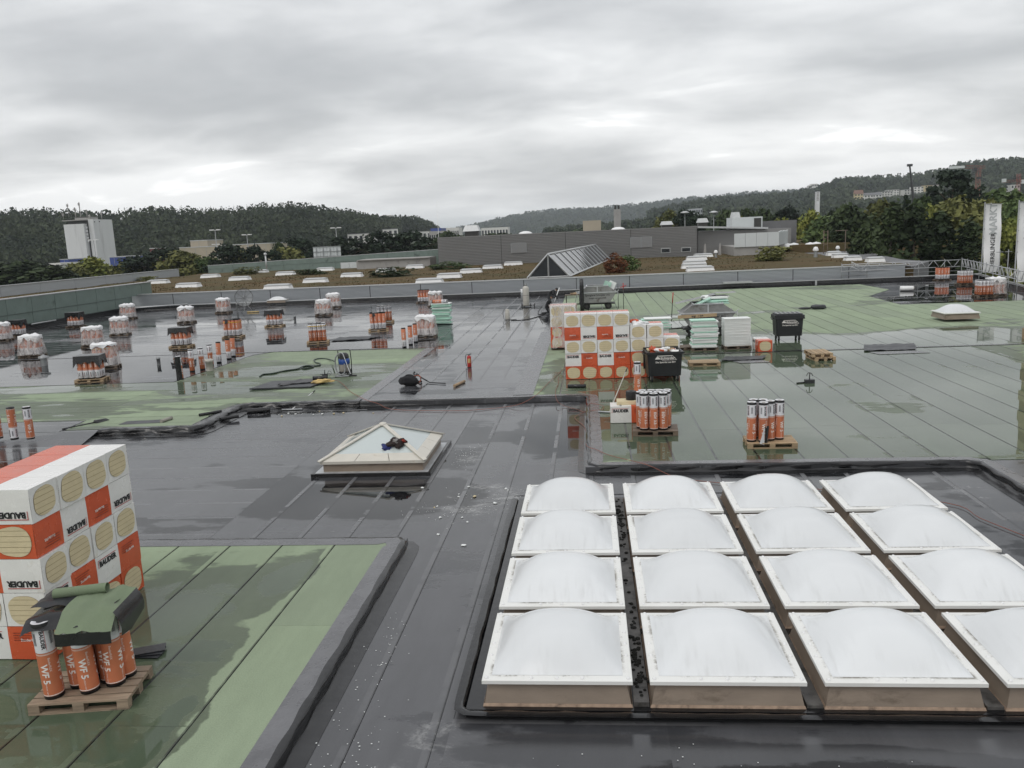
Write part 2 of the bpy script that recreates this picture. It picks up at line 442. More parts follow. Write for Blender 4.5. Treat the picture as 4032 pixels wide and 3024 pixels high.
MT['midwood'] = PM('weathered_timber', (.27, .205, .145), .65, 0, .30, 3.0, .3, 25, (.10, .08, .06), .22, 2.2, aniso=(1, 9, 9), obvar=.2)
MT['boom'] = PM('dark_crane_boom', (.035, .036, .038), .5)
MT['pole'] = PM('grey_pole', (.30, .31, .31), .45, .5)
MT['bannerw'] = PM('white_banner', (.82, .82, .82), .7, 0, .05, .5)
MT['bannerg'] = PM('banner_grey_print', (.46, .48, .48), .7)
MT['yellowstrap'] = PM('yellow_strap', (.62, .40, .05), .6)
MT['greystrap'] = PM('grey_strap', (.13, .14, .16), .5)
MT['cloth'] = PM('grey_fleece', (.11, .11, .115), .9, 0, .25, 8, .4, 40)
MT['ragblue'] = PM('blue_cloth', (.025, .035, .14), .9, 0, .3, 14)
MT['ragdark'] = PM('dark_cloth', (.03, .020, .018), .9, 0, .4, 14)
MT['ragred'] = PM('red_cloth', (.26, .035, .02), .9, 0, .3, 14)
MT['raggrey'] = PM('grey_cloth', (.22, .21, .20), .9, 0, .3, 14)
MT['yellowrag'] = PM('yellow_packing', (.55, .40, .16), .7, 0, .2, 9)
MT['cardboard'] = PM('cardboard', (.38, .27, .17), .85)
MT['bark'] = PM('bark', (.075, .058, .042), .9, 0, .3, 4)
MT['tarp'] = PM('dark_tarpaulin', (.030, .032, .036), .45, 0, .3, 2.0, .5, 7)

def acrylic():
    m, N = newmat('opal_acrylic')
    tc = N.n('TexCoord').outputs['Object']
    oi = N.n('ObjectInfo').outputs['Random']
    o3 = N.n('CombineXYZ', {0: N.m('MULTIPLY', oi, 23.0), 1: N.m('MULTIPLY', oi, 11.0), 2: oi}).outputs[0]
    vec = N.vm('ADD', tc, o3)
    streak = N.noise(N.scale(vec, (7, 1.0, 2)), 1.6, 3, .5, .1)
    blot = N.noise(vec, 1.6, 4, .55)
    sep = N.n('SeparateXYZ', {0: tc})
    # rain-washed grime gathers on the lower flanks of the cap
    flank = N.ss(sep.outputs[2], .62, .34, .12, 1)
    dirt = N.m('MULTIPLY', N.m('MULTIPLY', N.ss(streak, .46, .80), flank), N.ss(N.m('ADD', blot, N.m('MULTIPLY', oi, .15)), .4, .75, .05, .34))
    speck = N.ss(N.noise(vec, 26.0, 2, .5), .80, .84)
    c = N.mix(dirt, (.72, .735, .74), (.44, .44, .43))
    c = N.mix(N.m('MULTIPLY', speck, .25), c, (.25, .24, .22))
    c = N.vm('MULTIPLY', c, N.n('CombineXYZ', {0: N.ss(blot, .3, .7, .985, 1.01, 'LINEAR'), 1: N.ss(blot, .3, .7, .985, 1.01, 'LINEAR'), 2: N.ss(blot, .3, .7, .985, 1.01, 'LINEAR')}).outputs[0])
    k2 = N.ss(oi, 0, 1, .93, 1.04, 'LINEAR'); c = N.vm('MULTIPLY', c, N.n('CombineXYZ', {0: k2, 1: k2, 2: k2}).outputs[0])
    p = N.n('BsdfPrincipled', {'Base Color': c, 'Roughness': N.ss(blot, .3, .7, .14, .26, 'LINEAR'), 'Specular IOR Level': .55})
    outp(N, p.outputs[0])
    return m
MT['acrylic'] = acrylic()
def rimmat():
    m, N = newmat('weathered_white_rim')
    tc = N.n('TexCoord').outputs['Object']
    oi = N.n('ObjectInfo').outputs['Random']
    o3 = N.n('CombineXYZ', {0: N.m('MULTIPLY', oi, 31.0), 1: N.m('MULTIPLY', oi, 13.0), 2: 0.0}).outputs[0]
    sep = N.n('SeparateXYZ', {0: tc})
    edge = N.m('MAXIMUM', N.m('ABSOLUTE', sep.outputs[0]), N.m('ABSOLUTE', sep.outputs[1]))
    inner = N.ss(edge, .83, .785, 0, 1)          # lichen collects along the foot of the cap
    n = N.noise(N.vm('ADD', tc, o3), 1.4, 6, .65)
    n2 = N.noise(N.vm('ADD', tc, o3), 30.0, 3, .7)
    dirt = N.m('MULTIPLY', inner, N.ss(N.m('ADD', n, N.m('MULTIPLY', n2, .35)), .64, .82))
    c = N.mix(dirt, (.80, .80, .77), (.17, .155, .13))
    c = N.mix(N.m('MULTIPLY', N.ss(n, .4, .7), .22), c, (.55, .53, .47))
    p = N.n('BsdfPrincipled', {'Base Color': c, 'Roughness': .42})
    outp(N, p.outputs[0])
    return m
MT['rim'] = rimmat()
def film():
    m, N = newmat('clear_packing_film')
    tc = N.n('TexCoord').outputs['Object']
    nz = N.noise(N.scale(tc, (2, 2, .7)), 3.0, 5, .65, .6)
    op = N.ss(nz, .35, .72, .16, .66)
    sep = N.n('SeparateXYZ', {0: tc})
    b = N.n('Bump', {'Height': N.noise(N.scale(tc, (3, 3, .8)), 4.0, 5, .6, .5), 'Strength': .3, 'Distance': .05}).outputs[0]
    p = N.n('BsdfPrincipled', {'Base Color': (.82, .79, .77), 'Roughness': .28, 'Normal': b})
    tr = N.n('BsdfTransparent', {'Color': (.96, .94, .93)})
    mx = N.n('MixShader', {0: op, 1: tr.outputs[0], 2: p.outputs[0]})
    outp(N, mx.outputs[0])
    return m
MT['film'] = film()
def dish():
    m, N = newmat('perforated_dish')
    p = N.n('BsdfPrincipled', {'Base Color': (.34, .35, .35), 'Roughness': .5})
    mx = N.n('MixShader', {0: .45, 1: N.n('BsdfTransparent').outputs[0], 2: p.outputs[0]})
    outp(N, mx.outputs[0]); return m
MT['dishmesh'] = dish()
MT['filmcap'] = PM('white_cover_sheet', (.82, .82, .82), .42, 0, .05, 4, .7, 9)
def sedum():
    m, N = newmat('sedum_carpet')
    pos = N.n('NewGeometry').outputs['Position']
    a = N.noise(N.scale(pos, (.5, 1, 1)), .22, 5, .65, .6)
    b = N.noise(pos, 1.3, 5, .7)
    c_ = N.noise(pos, 7.0, 4, .7)
    c = N.mix(N.ss(a, .38, .62), (.090, .074, .036), (.125, .082, .040))
    c = N.mix(N.ss(b, .5, .72), c, (.105, .105, .045))
    c = N.mix(N.m('MULTIPLY', N.ss(c_, .52, .7), .6), c, (.18, .15, .085))
    bm = N.n('Bump', {'Height': c_, 'Strength': 1.0, 'Distance': .12}).outputs[0]
    p = N.n('BsdfPrincipled', {'Base Color': c, 'Roughness': .95, 'Normal': bm, 'Specular IOR Level': .15})
    outp(N, p.outputs[0])
    return m
MT['sedum'] = sedum()
def foliage(name, c1, c2, sc_=.25):
    m, N = newmat(name)
    pos = N.n('NewGeometry').outputs['Position']
    oi = N.n('ObjectInfo').outputs['Random']
    n = N.noise(pos, sc_, 3, .6)
    n2 = N.noise(pos, sc_*7, 3, .7)
    f = N.m('ADD', N.m('MULTIPLY', n, .6), N.m('MULTIPLY', n2, .4))
    c = N.mix(N.ss(f, .36, .64), c1, c2)
    k = N.ss(oi, 0, 1, .85, 1.15, 'LINEAR')
    c = N.vm('MULTIPLY', c, N.n('CombineXYZ', {0: k, 1: k, 2: k}).outputs[0])
    p = N.n('BsdfPrincipled', {'Base Color': c, 'Roughness': .8, 'Specular IOR Level': .2})
    outp(N, p.outputs[0])
    return m
MT['leafdark'] = foliage('dark_foliage', (.024, .038, .018), (.058, .080, .032))
MT['leafolive'] = foliage('olive_foliage', (.085, .095, .032), (.185, .185, .062))
MT['leafgreen'] = foliage('mid_green_foliage', (.055, .088, .032), (.130, .175, .062))
MT['leafyellow'] = foliage('yellow_green_foliage', (.11, .14, .03), (.24, .245, .06))
MT['leafred'] = foliage('rusty_foliage', (.11, .042, .020), (.17, .070, .030))
MT['needle'] = foliage('dark_needles', (.014, .023, .016), (.034, .050, .030))
MT['forestL'] = foliage('forest_mixed', (.020, .030, .018), (.048, .060, .030), .03)
MT['forestR'] = foliage('forest_far', (.024, .036, .022), (.052, .066, .034), .015)
MT['grassland'] = PM('grassland', (.075, .085, .045), .95, 0, .3, .01)
MT['asphalt'] = PM('asphalt', (.05, .05, .052), .9, 0, .15, .3)

# ------------------------------------------------------------------ far ground and terrain
g = MB(); g.add([(-9000, -600, -9), (9000, -600, -9), (9000, 12000, -9), (-9000, 12000, -9)], [(0, 1, 2, 3)])
struct('ground', g, 'grassland')

# ------------------------------------------------------------------ roof fields with their membrane strips
def clip_rect(poly, x0, x1, y0, y1):
    def cl(p, ins, isec):
        o = []
        for i in range(len(p)):
            a, b = p[i-1], p[i]
            if ins(b):
                if not ins(a): o.append(isec(a, b))
                o.append(b)
            elif ins(a): o.append(isec(a, b))
        return o
    def ix(k): return lambda a, b: (k, a[1]+(b[1]-a[1])*(k-a[0])/(b[0]-a[0]))
    def iy(k): return lambda a, b: (a[0]+(b[0]-a[0])*(k-a[1])/(b[1]-a[1]), k)
    for ins, isec in ((lambda p: p[0] >= x0, ix(x0)), (lambda p: p[0] <= x1, ix(x1)), (lambda p: p[1] >= y0, iy(y0)), (lambda p: p[1] <= y1, iy(y1))):
        poly = cl(poly, ins, isec)
        if not poly: return []
    o = []
    for p in poly:
        if not o or abs(p[0]-o[-1][0])+abs(p[1]-o[-1][1]) > 1e-4: o.append(p)
    if len(o) > 1 and abs(o[0][0]-o[-1][0])+abs(o[0][1]-o[-1][1]) < 1e-4: o.pop()
    return o
def area(p):
    return abs(sum(p[i-1][0]*p[i][1]-p[i][0]*p[i-1][1] for i in range(len(p))))/2
def field(name, poly, strips, thick, z=0.0):
    """strips: list of (poly, axis, width, offset, joints, material, gap, tilt)"""
    b = MB(); b.prism(poly, z-thick, z-.009)
    f = struct(name, b, 'black')
    for (sp, axis, wd, off, joints, mat, gap, tilt) in strips:
        lo = min(p[0 if axis == 'y' else 1] for p in sp); hi = max(p[0 if axis == 'y' else 1] for p in sp)
        k = math.floor((lo-off)/wd)
        while off+k*wd < hi:
            a0, a1 = off+k*wd+gap/2, off+(k+1)*wd-gap/2
            sh = RND.uniform(-.25, .25) if len(joints) > 3 else (RND.uniform(-3.5, 3.5) if len(joints) == 3 else 0)
            for j in range(len(joints)-1):
                c0 = joints[j]+(sh*(j > 0))+gap*.15; c1 = joints[j+1]+(sh*(j+1 < len(joints)-1))-gap*.15
                if mat == 'black' and len(joints) == 3: c0 -= gap*.4; c1 += gap*.4
                q = clip_rect(sp, a0, a1, c0, c1) if axis == 'y' else clip_rect(sp, c0, c1, a0, a1)
                if len(q) < 3 or area(q) < .03: continue
                if sum(q[i-1][0]*q[i][1]-q[i][0]*q[i-1][1] for i in range(len(q))) < 0: q = q[::-1]
                t = RND.uniform(.4, 1)*tilt; n = len(q)
                hz = RND.uniform(0, .001)
                top = []
                for p in q:
                    u = ((p[0] if axis == 'y' else p[1])-a0)/(a1-a0)
                    top.append((p[0], p[1], z+hz+t*u))
                m_ = MB(); m_.add([(p[0], p[1], z-.010) for p in q]+top, [tuple(range(n, 2*n))]+[(i, (i+1) % n, n+(i+1) % n, n+i) for i in range(n)])
                me = m_.mesh('membrane_strip', mat)
                at_ = me.attributes.new('lap', 'FLOAT', 'POINT'); at_.data.foreach_set('value', [((p[0] if axis == 'y' else p[1])-a0)/(a1-a0) for p in q]*2)
                ob('membrane_strip', me, f)
            k += 1
    return f
RX = lambda y: 33.1+(y-75.4)*.215        # oblique right-hand roof edge
JA = [19.0, 22.4, 30.6, 36.2, 47.6, 54.3, 63.5, 73]
field('green_roof_field',
      [(-2.5, 27.5), (-.2, 27.5), (-.2, 19.0), (8.6, 18.9), (8.6, 4), (RX(4), 4), (RX(73), 73), (-2.5, 73)],
      [([(-2.05, 27.75), (.12, 27.75), (.12, 19.2), (8.9, 19.15), (8.9, 4), (RX(4)-.5, 4), (RX(54.3)-.5, 54.3), (19.5, 54.35), (19.7, 61), (22.8, 66), (22.6, 72.4), (-2.05, 72.4)],
        'y', 1.0, -.08, JA, 'green', .032, .002),
       ([(19.55, 54.42), (RX(54.4)-.3, 54.42), (RX(72.6)-.3, 72.6), (22.7, 72.6), (22.9, 66), (19.75, 61)], 'x', .98, 54.42, [19, 24.5, 30, 36], 'black', .012, .006)], .30)
field('grey_roof_lane', [(-8.05, 27.5), (-2.5, 27.5), (-2.5, 73), (-8.05, 73)],
      [([(-7.95, 27.8), (-2.6, 27.8), (-2.6, 31.1), (-7.95, 31.1)], 'x', .95, 27.6, [-8, -2.5], 'black', .010, .004),
       ([(-7.95, 31.1), (-2.6, 31.1), (-2.6, 72.5), (-7.95, 72.5)], 'y', .92, -7.95, [31.1, 38.4, 45.6, 52.6, 59.4, 66, 72.5], 'black', .008, .005)], .30)
LG = [(-42, 26.0), (-16.75, 25.6), (-16.6, 24.2), (-12.55, 24.4), (-12.5, 27.75), (-8.1, 27.75), (-8.1, 40.9), (-16.3, 41.2), (-17.0, 40.3), (-17.35, 32.8), (-42, 32.6)]
field('left_roof_field', [(-42, 24), (-15.4, 24), (-12.23, 24.1), (-12.23, 27.5), (-8.05, 27.5), (-8.05, 73), (-42, 73)],
      [(LG, 'x', .98, 24.0, [-42, -34, -25.5, -17.2, -8.1], 'green', .030, .003),
       ([(-41.8, 32.7), (-17.45, 32.9), (-17.1, 40.4), (-16.4, 41.3), (-8.2, 41.0), (-8.2, 72.4), (-41.8, 72.4)], 'x', .98, 32.7, [-42, -34.3, -26.8, -21.2, -14.8, -8.1], 'black', .012, .006),
       ([(-41.8, 24.0), (-16.7, 24.0), (-16.8, 25.5), (-41.8, 25.9)], 'x', .98, 24.0, [-42, -30, -21, -16], 'black', .012, .004)], .30)
field('sunken_roof_basin', [(-42, 3), (8.6, 3), (8.6, 27.6), (-42, 27.6)],
      [([(-42, 14.5), (-7.6, 14.5), (-7.6, 27.5), (-42, 27.5)], 'x', .98, 14.3, [-42, -20, -7.6], 'black', .008, .005),
       ([(-7.6, 14.5), (-3.4, 14.5), (-3.4, 5), (-1.75, 5), (-1.75, 17.4), (8.6, 17.4), (8.6, 27.5), (-7.6, 27.5)], 'y', .95, -7.6, [5, 17.8, 27.5], 'black', .008, .005),
       ([(-1.75, 3), (8.6, 3), (8.6, 8.9), (-1.75, 8.9)], 'x', .98, 3.05, [-1.75, 3.6, 8.6], 'black', .012, .004),
       ([(6.7, 8.9), (8.6, 8.9), (8.6, 17.4), (6.7, 17.4)], 'y', .95, 6.7, [8.9, 17.4], 'black', .012, .004)], .30, -.16)
field('front_green_platform', [(-16, 3), (-3.5, 3), (-3.5, 14.5), (-16, 14.5)],
      [([(-16, 3), (-3.78, 3), (-3.72, 14.22), (-16, 14.25)], 'y', 1.0, -7.78, [3, 9.6, 14.3], 'green', .018, .004)], .148)
b = MB(); b.add([(-42, 24.0, -.002), (-42, 22.7, -.158), (-15.2, 22.7, -.158), (-15.4, 24.0, -.002)], [(0, 1, 2, 3)])
struct('membrane_ramp', b, 'black')

# flashing bands (lighter overlap sheets) along the lane and round the fields
def band(name, poly, z, mat, label, cat='membrane'):
    b = MB(); b.prism(poly, z-.003, z+.006); return solo(name, b, mat, label, cat)
band('flashing_sheet', [(-8.25, 27.7), (-7.8, 27.7), (-7.8, 40.9), (-8.25, 40.9)], .006, 'flash', 'grey overlap sheet along the left side of the central lane')
band('flashing_sheet', [(-2.72, 28), (-2.02, 28), (-2.02, 46), (-2.72, 46)], .008, 'flash', 'grey overlap sheet between central lane and insulation packs')
band('flashing_sheet', [(2.9, 36.1), (20.5, 36.1), (20.5, 36.34), (2.9, 36.34)], .012, 'tar', 'long straight black joint strip crossing the green roof')
band('flashing_sheet', [(-41.5, 41.45), (-9.5, 41.25), (-9.5, 41.38), (-41.5, 41.58)], .008, 'flash', 'thin grey joint sheet behind the left green strip field')

# wrinkled black sheets dressed over the steps
def foil_edge(name, path, label, seed, amp=.022, prof=None, mat='foil', step=.14, two=2):
    pts = []
    for a, b in zip(path, path[1:]):
        L = math.hypot(b[0]-a[0], b[1]-a[1]); k = max(1, int(L/step))
        pts += [(a[0]+(b[0]-a[0])*i/k, a[1]+(b[1]-a[1])*i/k) for i in range(k)]
    pts.append(path[-1])
    prof = prof or [(-.36, .008), (-.22, .012), (-.08, .016), (-.015, .014), (.015, -.01), (.022, -.06), (.02, -.115), (.045, -.146), (.13, -.151), (.26, -.151)]
    vs = []
    for i, p in enumerate(pts):
        a = pts[max(0, i-3)]; c = pts[min(len(pts)-1, i+3)]
        t = Vector((c[0]-a[0], c[1]-a[1])).normalized(); n = Vector((t.y, -t.x))
        for j, (dd, z) in enumerate(prof):
            k = amp*(1.0 if 0 < j < len(prof)-1 else .25)*(1.7 if 2 <= j <= 7 else .6)
            q = Vector((p[0]*1.7+seed, p[1]*1.7, j*.55))
            w1 = noise.noise(q*1.1)*k; w2 = noise.noise(q*2.6+Vector((9, 3, 1)))*k
            diag = math.sin((i*step)*7+j*1.3+3*noise.noise(Vector((i*.08, seed, 0))))*k*.45
            vs.append((p[0]+n.x*(dd+w1+diag), p[1]+n.y*(dd+w1+diag), z+abs(w2)*.8+(.002*j if j < 2 else 0)))
    m_ = len(prof)
    fs = [(i*m_+j, i*m_+j+1, (i+1)*m_+j+1, (i+1)*m_+j) for i in range(len(pts)-1) for j in range(m_-1)]
    b = MB(); b.add(vs, fs, 0, True)
    if two: b.mi = [1 if (k % (m_-1)) < two else 0 for k in range(len(fs))]
    return solo(name, b, [mat, 'flash'], label, 'roofing foil')
foil_edge('step_foil', [(-15.4, 24.0), (-12.35, 24.05), (-12.15, 24.3), (-12.15, 27.2), (-11.95, 27.45), (-8.0, 27.5)], 'wrinkled black foil over the step by the left green strips', 1.0, .05, prof=[(-.45, .008), (-.30, .03), (-.16, .035), (-.03, .03), (.04, -.01), (.06, -.07), (.05, -.115), (.12, -.135), (.26, -.135), (.40, -.148)], two=0)
foil_edge('step_foil', [(-8.0, 27.52), (-2.6, 27.55)], 'smooth black foil edge at the front end of the central lane', 2.0, .008)
foil_edge('step_foil', [(-2.65, 27.56), (-.35, 27.6), (-.15, 27.45), (-.13, 19.25), (.05, 19.02), (8.35, 18.92), (8.57, 18.75), (8.6, 5)], 'black foil edge stepping down from green roof behind the dome skylights', 3.0, .018)
foil_edge('step_foil', [(-3.5, 5), (-3.5, 14.3), (-3.62, 14.5), (-14, 14.5)], 'black foil edge bordering the front green platform', 4.0, .011)
for (poly, lab) in (([(-2.7, 27.75), (-2.0, 28.4), (-.55, 28.4), (-.1, 28.0), (-.1, 27.6), (-2.7, 27.6)], 'dark wet bitumen apron behind the lane foil'),):
    pass

# ------------------------------------------------------------------ dome skylights
DX0, DY0, DP, DW = -1.403, 9.018, 1.987, 1.785
RIMZ = .28
pl = MB()
pl.b2(DX0-.20, DX0+3*DP+DW+.20, DY0-.07, DY0+3*DP+DW+.12, -.19, -.06)
struct('skylight_plinth', pl, 'tar')
# wavy black membrane lip round the plinth
lip = [(DX0-.24, DY0+3*DP+DW+.1), (DX0-.24, DY0-.02), (DX0-.14, DY0-.10), (DX0+3*DP+DW+.14, DY0-.10), (DX0+3*DP+DW+.24, DY0), (DX0+3*DP+DW+.24, DY0+3*DP+DW+.1)]
lp = lip[::-1]
foil_edge('plinth_foil', lip[::-1][::-1], 'wavy black foil lip round the base of the dome skylights', 6.0, .010,
          prof=[(.12, -.052), (.05, -.045), (0, -.055), (-.03, -.10), (-.03, -.135), (-.10, -.150), (-.16, -.152)], mat='tar', two=0)
R_ = RND
def dome_meshes():
    h = DW/2
    up = MB()
    z0, z1 = -.06, RIMZ-.05
    o, i_ = h-.03, h-.075
    vs = [(sx*o*1.02, sy*o*1.02, z0) for sx, sy in ((-1, -1), (1, -1), (1, 1), (-1, 1))]+[(sx*i_, sy*i_, z1) for sx, sy in ((-1, -1), (1, -1), (1, 1), (-1, 1))]
    up.add(vs, [(0, 1, 5, 4), (1, 2, 6, 5), (2, 3, 7, 6), (3, 0, 4, 7), (4, 5, 6, 7)])
    foot = MB()
    foot.add([(sx*(o*1.02+.012), sy*(o*1.02+.012), z0) for sx, sy in ((-1, -1), (1, -1), (1, 1), (-1, 1))]+[(sx*(o*1.02-.001), sy*(o*1.02-.001), z0+.035) for sx, sy in ((-1, -1), (1, -1), (1, 1), (-1, 1))],
             [(0, 1, 5, 4), (1, 2, 6, 5), (2, 3, 7, 6), (3, 0, 4, 7)])
    rim = MB()
    ir = h-.115
    e = .012
    rings = [(h-.01, RIMZ-.055), (h, RIMZ-.05), (h, RIMZ-.006), (h-e, RIMZ), (h-.05, RIMZ+.003), (ir, RIMZ+.006)]
    vs = []
    for (r, z) in rings:
        vs += [(sx*r, sy*r, z) for sx, sy in ((-1, -1), (1, -1), (1, 1), (-1, 1))]
    fs = []
    for k in range(len(rings)-1):
        fs += [(k*4+a, k*4+(a+1) % 4, k*4+4+(a+1) % 4, k*4+4+a) for a in range(4)]
    fs.append((3, 2, 1, 0))
    rim.add(vs, fs)
    cap = MB()
    ht = .365
    n = 44
    def f(u, v):
        x, y = 2*u-1, 2*v-1
        q = max(0.0, (1-abs(x)**2.5)*(1-abs(y)**2.5))
        # thermoformed cap: flat welt at the rim, then a smooth pillow
        z = ht*q
        return (x*(ir+.004), y*(ir+.004), RIMZ+.008+z)
    cap.grid(f, n, n)
    scr = MB(); scr.lathe([(.0001, .024), (.016, .020), (.024, .010), (.027, 0)], 10)
    return (up.mesh('upstand', 'brown'), foot.mesh('foot_seal', 'sandline'), rim.mesh('rim', 'rim'), cap.mesh('dome_cap', 'acrylic'), scr.mesh('screw', 'white'))
dm = dome_meshes()
rown = ['back', 'second', 'third', 'front']
coln = ['leftmost', 'second', 'third', 'rightmost']
for r in range(4):
    for c in range(4):
        x = DX0+c*DP+DW/2; y = DY0+(3-r)*DP+DW/2
        t = thing('dome_skylight', f'white acrylic dome skylight, {coln[c]} in the {rown[r]} row of the grid', 'skylight', (x, y, 0), 0, 'white dome skylights in the grid')
        u = ob('upstand', dm[0], t); ob('foot_seal', dm[1], u)
        rm = ob('rim', dm[2], t); ob('dome_cap', dm[3], t)
        for k in range(4):
            for q in (-.88, -.36, 0.0, .36, ):
                a = k*PI/2; rr = DW/2-.052
                px, py = q*rr if q > -.8 else -rr, -rr
                ob('screw', dm[4], rm, (px*math.cos(a)-py*math.sin(a), px*math.sin(a)+py*math.cos(a), RIMZ+.002), (0, 0, a))
# gutters with moss between the domes
for c in range(3):
    x0 = DX0+c*DP+DW+.01; x1 = DX0+(c+1)*DP-.01
    b = MB(); b.b2(x0, x1, DY0+.02, DY0+3*DP+DW-.1, -.058, -.02+.02*(c == 0)); g_ = solo('gutter', b, 'gutter', f'dirty gutter strip between the {coln[c]} and {coln[c+1]} dome columns', 'gutter')
b = MB()
for k in range(150):
    y = RND.choice([RND.gauss(15.3, .8), RND.gauss(9.8, .6), RND.uniform(9.2, 16.5)])
    if not (9.1 < y < 16.6): continue
    s_ = RND.uniform(.012, .035)
    m4 = Matrix.Translation((DX0+DW+.10+RND.gauss(0, .035), y, .004)) @ Matrix.Diagonal((s_*1.2, s_*1.3, s_*.7, 1)) @ Matrix.Rotation(RND.uniform(0, 6), 4, 'Z')
    b.lathe([(.001, 1), (.7, .7), (1, .1), (.9, -.3)], 6, mat=m4, smooth=False)
solo('moss', b, 'moss', 'black moss clumps in the gutter beside the leftmost domes', 'moss', kind='stuff')
# single dome far right on the green roof
t = thing('dome_skylight', 'single white dome skylight standing alone on the green roof at right', 'skylight', (19.05, 45.35, .19), 0)
u = ob('upstand', dm[0], t); u.scale = (1.0, 1.0, .95); rm = ob('rim', dm[2], t); ob('dome_cap', dm[3], t)
# far dome by the metal wall at left
t = thing('dome_skylight', 'small white dome skylight against the silver wall near the satellite dish', 'skylight', (-28.25, 73.6, 0), 0)
t.scale = (1.0, .55, .75); t.location.z = .30
ob('upstand', dm[0], t); ob('rim', dm[2], t); ob('dome_cap', dm[3], t)

# ------------------------------------------------------------------ glass pyramid skylight
t = thing('pyramid_skylight', 'glass pyramid skylight with cream metal frame in the sunken black basin', 'skylight', (-5.37, 20.42, -.16))
h = 1.30; ZB = .37
b = MB(); b.b2(-1.52, 1.45, -1.40, 1.72, 0, .09); cu_ = part('membrane_curb', b, 'foil', t)
b = MB()
for (x0, x1, y0, y1) in ((-1.42, 1.38, -1.36, -1.20), (-1.42, 1.38, 1.28, 1.42), (-1.42, -1.20, -1.20, 1.28), (1.20, 1.38, -1.20, 1.28)):
    b.b2(x0, x1, y0, y1, .088, .102)
part('perforated_strip', b, 'steel', t)
b = MB(); b.b2(-h+.06, h-.06, -h+.06, h-.06, .085, ZB-.06); part('upstand', b, 'brown', t)
ap = Vector((0, 0, .99)); ws = .30
cs = [Vector((-h, -h, ZB)), Vector((h, -h, ZB)), Vector((h, h, ZB)), Vector((-h, h, ZB))]
b = MB(); b.add([(-h, -h, ZB-.07), (h, -h, ZB-.07), (h, h, ZB-.07), (-h, h, ZB-.07)]+[tuple(c) for c in cs], [(0, 1, 5, 4), (1, 2, 6, 5), (2, 3, 7, 6), (3, 0, 4, 7), (3, 2, 1, 0)]); part('drip_edge', b, 'alum', t)
for k in range(4):
    a, c2 = cs[k], cs[(k+1) % 4]
    nrm = (c2-a).cross(ap-a).normalized()
    def P(u, v_):   # u along base, v_ up to the apex
        base = a.lerp(c2, u); return base.lerp(ap, v_)
    vi = .20
    b = MB(); b.add([P(.02, 0), P(.98, 0), P(.98, vi), P(.02, vi)], [(0, 1, 2, 3)])
    # three sill sheets per side
    for q in range(3):
        b = MB(); u0, u1 = q/3+.003, (q+1)/3-.003
        p0, p1, p2, p3 = P(u0, 0), P(u1, 0), P(u1, vi), P(u0, vi)
        vs = [p0, p1, p2, p3, p0-nrm*.02, p1-nrm*.02, p2-nrm*.02, p3-nrm*.02]
        b.add(vs, [(0, 1, 2, 3), (0, 4, 5, 1), (1, 5, 6, 2), (2, 6, 7, 3), (3, 7, 4, 0)]); part('sill_sheet', b, 'alum', t)
    b = MB(); b.add([P(.0, vi)-nrm*.012, P(1, vi)-nrm*.012, ap-nrm*.012], [(0, 1, 2)]); part('glass_pane', b, 'glass', t)
for c2 in cs:
    b = MB(); dv = (ap-c2).normalized(); sd = dv.cross(Vector((0, 0, 1))).normalized(); nu = sd.cross(dv).normalized()
    w2 = .055
    e = c2-dv*.03; f_ = ap+dv*.01
    vs = [e-sd*w2, e+sd*w2, e+sd*w2+nu*.03, e-sd*w2+nu*.03, f_-sd*w2, f_+sd*w2, f_+sd*w2+nu*.03, f_-sd*w2+nu*.03]
    b.add(vs, [(0, 1, 2, 3), (7, 6, 5, 4), (0, 4, 5, 1), (1, 5, 6, 2), (2, 6, 7, 3), (3, 7, 4, 0)])
    bar = part('ridge_bar', b, 'alum', t)
    for q in (.08, .3, .52, .74, .93):
        m_ = MB(); pp = c2.lerp(ap, q)+nu*.03; m_.lathe([(.001, .008), (.010, .006), (.013, 0)], 8, c=tuple(pp)); part('screw', m_, 'steel', bar)
b = MB(); b.lathe([(.10, -.03), (.11, .0), (.08, .035), (.001, .045)], 12, c=(0, 0, .99)); part('apex_cap', b, 'alum', t)
# rag bundle left on the glass
def crumple(mb, c, r, seed, mi=0, flat=.6, n=10, rough=.45):
    def f(u, v):
        th, ph = 2*PI*u, PI*v
        q = Vector((math.sin(ph)*math.cos(th), math.sin(ph)*math.sin(th), math.cos(ph)))
        k = 1+rough*noise.noise(q*1.6+Vector((seed, 0, 0)))+rough*.5*noise.noise(q*4+Vector((0, seed, 0)))
        return (c[0]+q.x*r[0]*k, c[1]+q.y*r[1]*k, c[2]+q.z*r[2]*k)
    mb.grid(f, n*2, n, mi, True)
    return mb
t = thing('cloth_bundle', 'bundle of blue, red and brown cloths lying on the pyramid glass', 'cloth', (-4.9, 19.62, .50))
for (c, r_, sd_, m_, nm) in (((-.20, -.05, -.06), (.15, .12, .05), 3, 'ragblue', 'blue_cloth'), ((.05, .02, .02), (.19, .14, .09), 5, 'ragdark', 'dark_cloth'), ((.17, .06, .04), (.09, .05, .04), 8, 'ragred', 'red_cloth'), ((.04, .0, .08), (.09, .07, .05), 12, 'raggrey', 'grey_cloth')):
    b = MB(); crumple(b, c, r_, sd_, rough=.8); part(nm, b, m_, t)
t.rotation_euler = (rad(22), 0, 0)

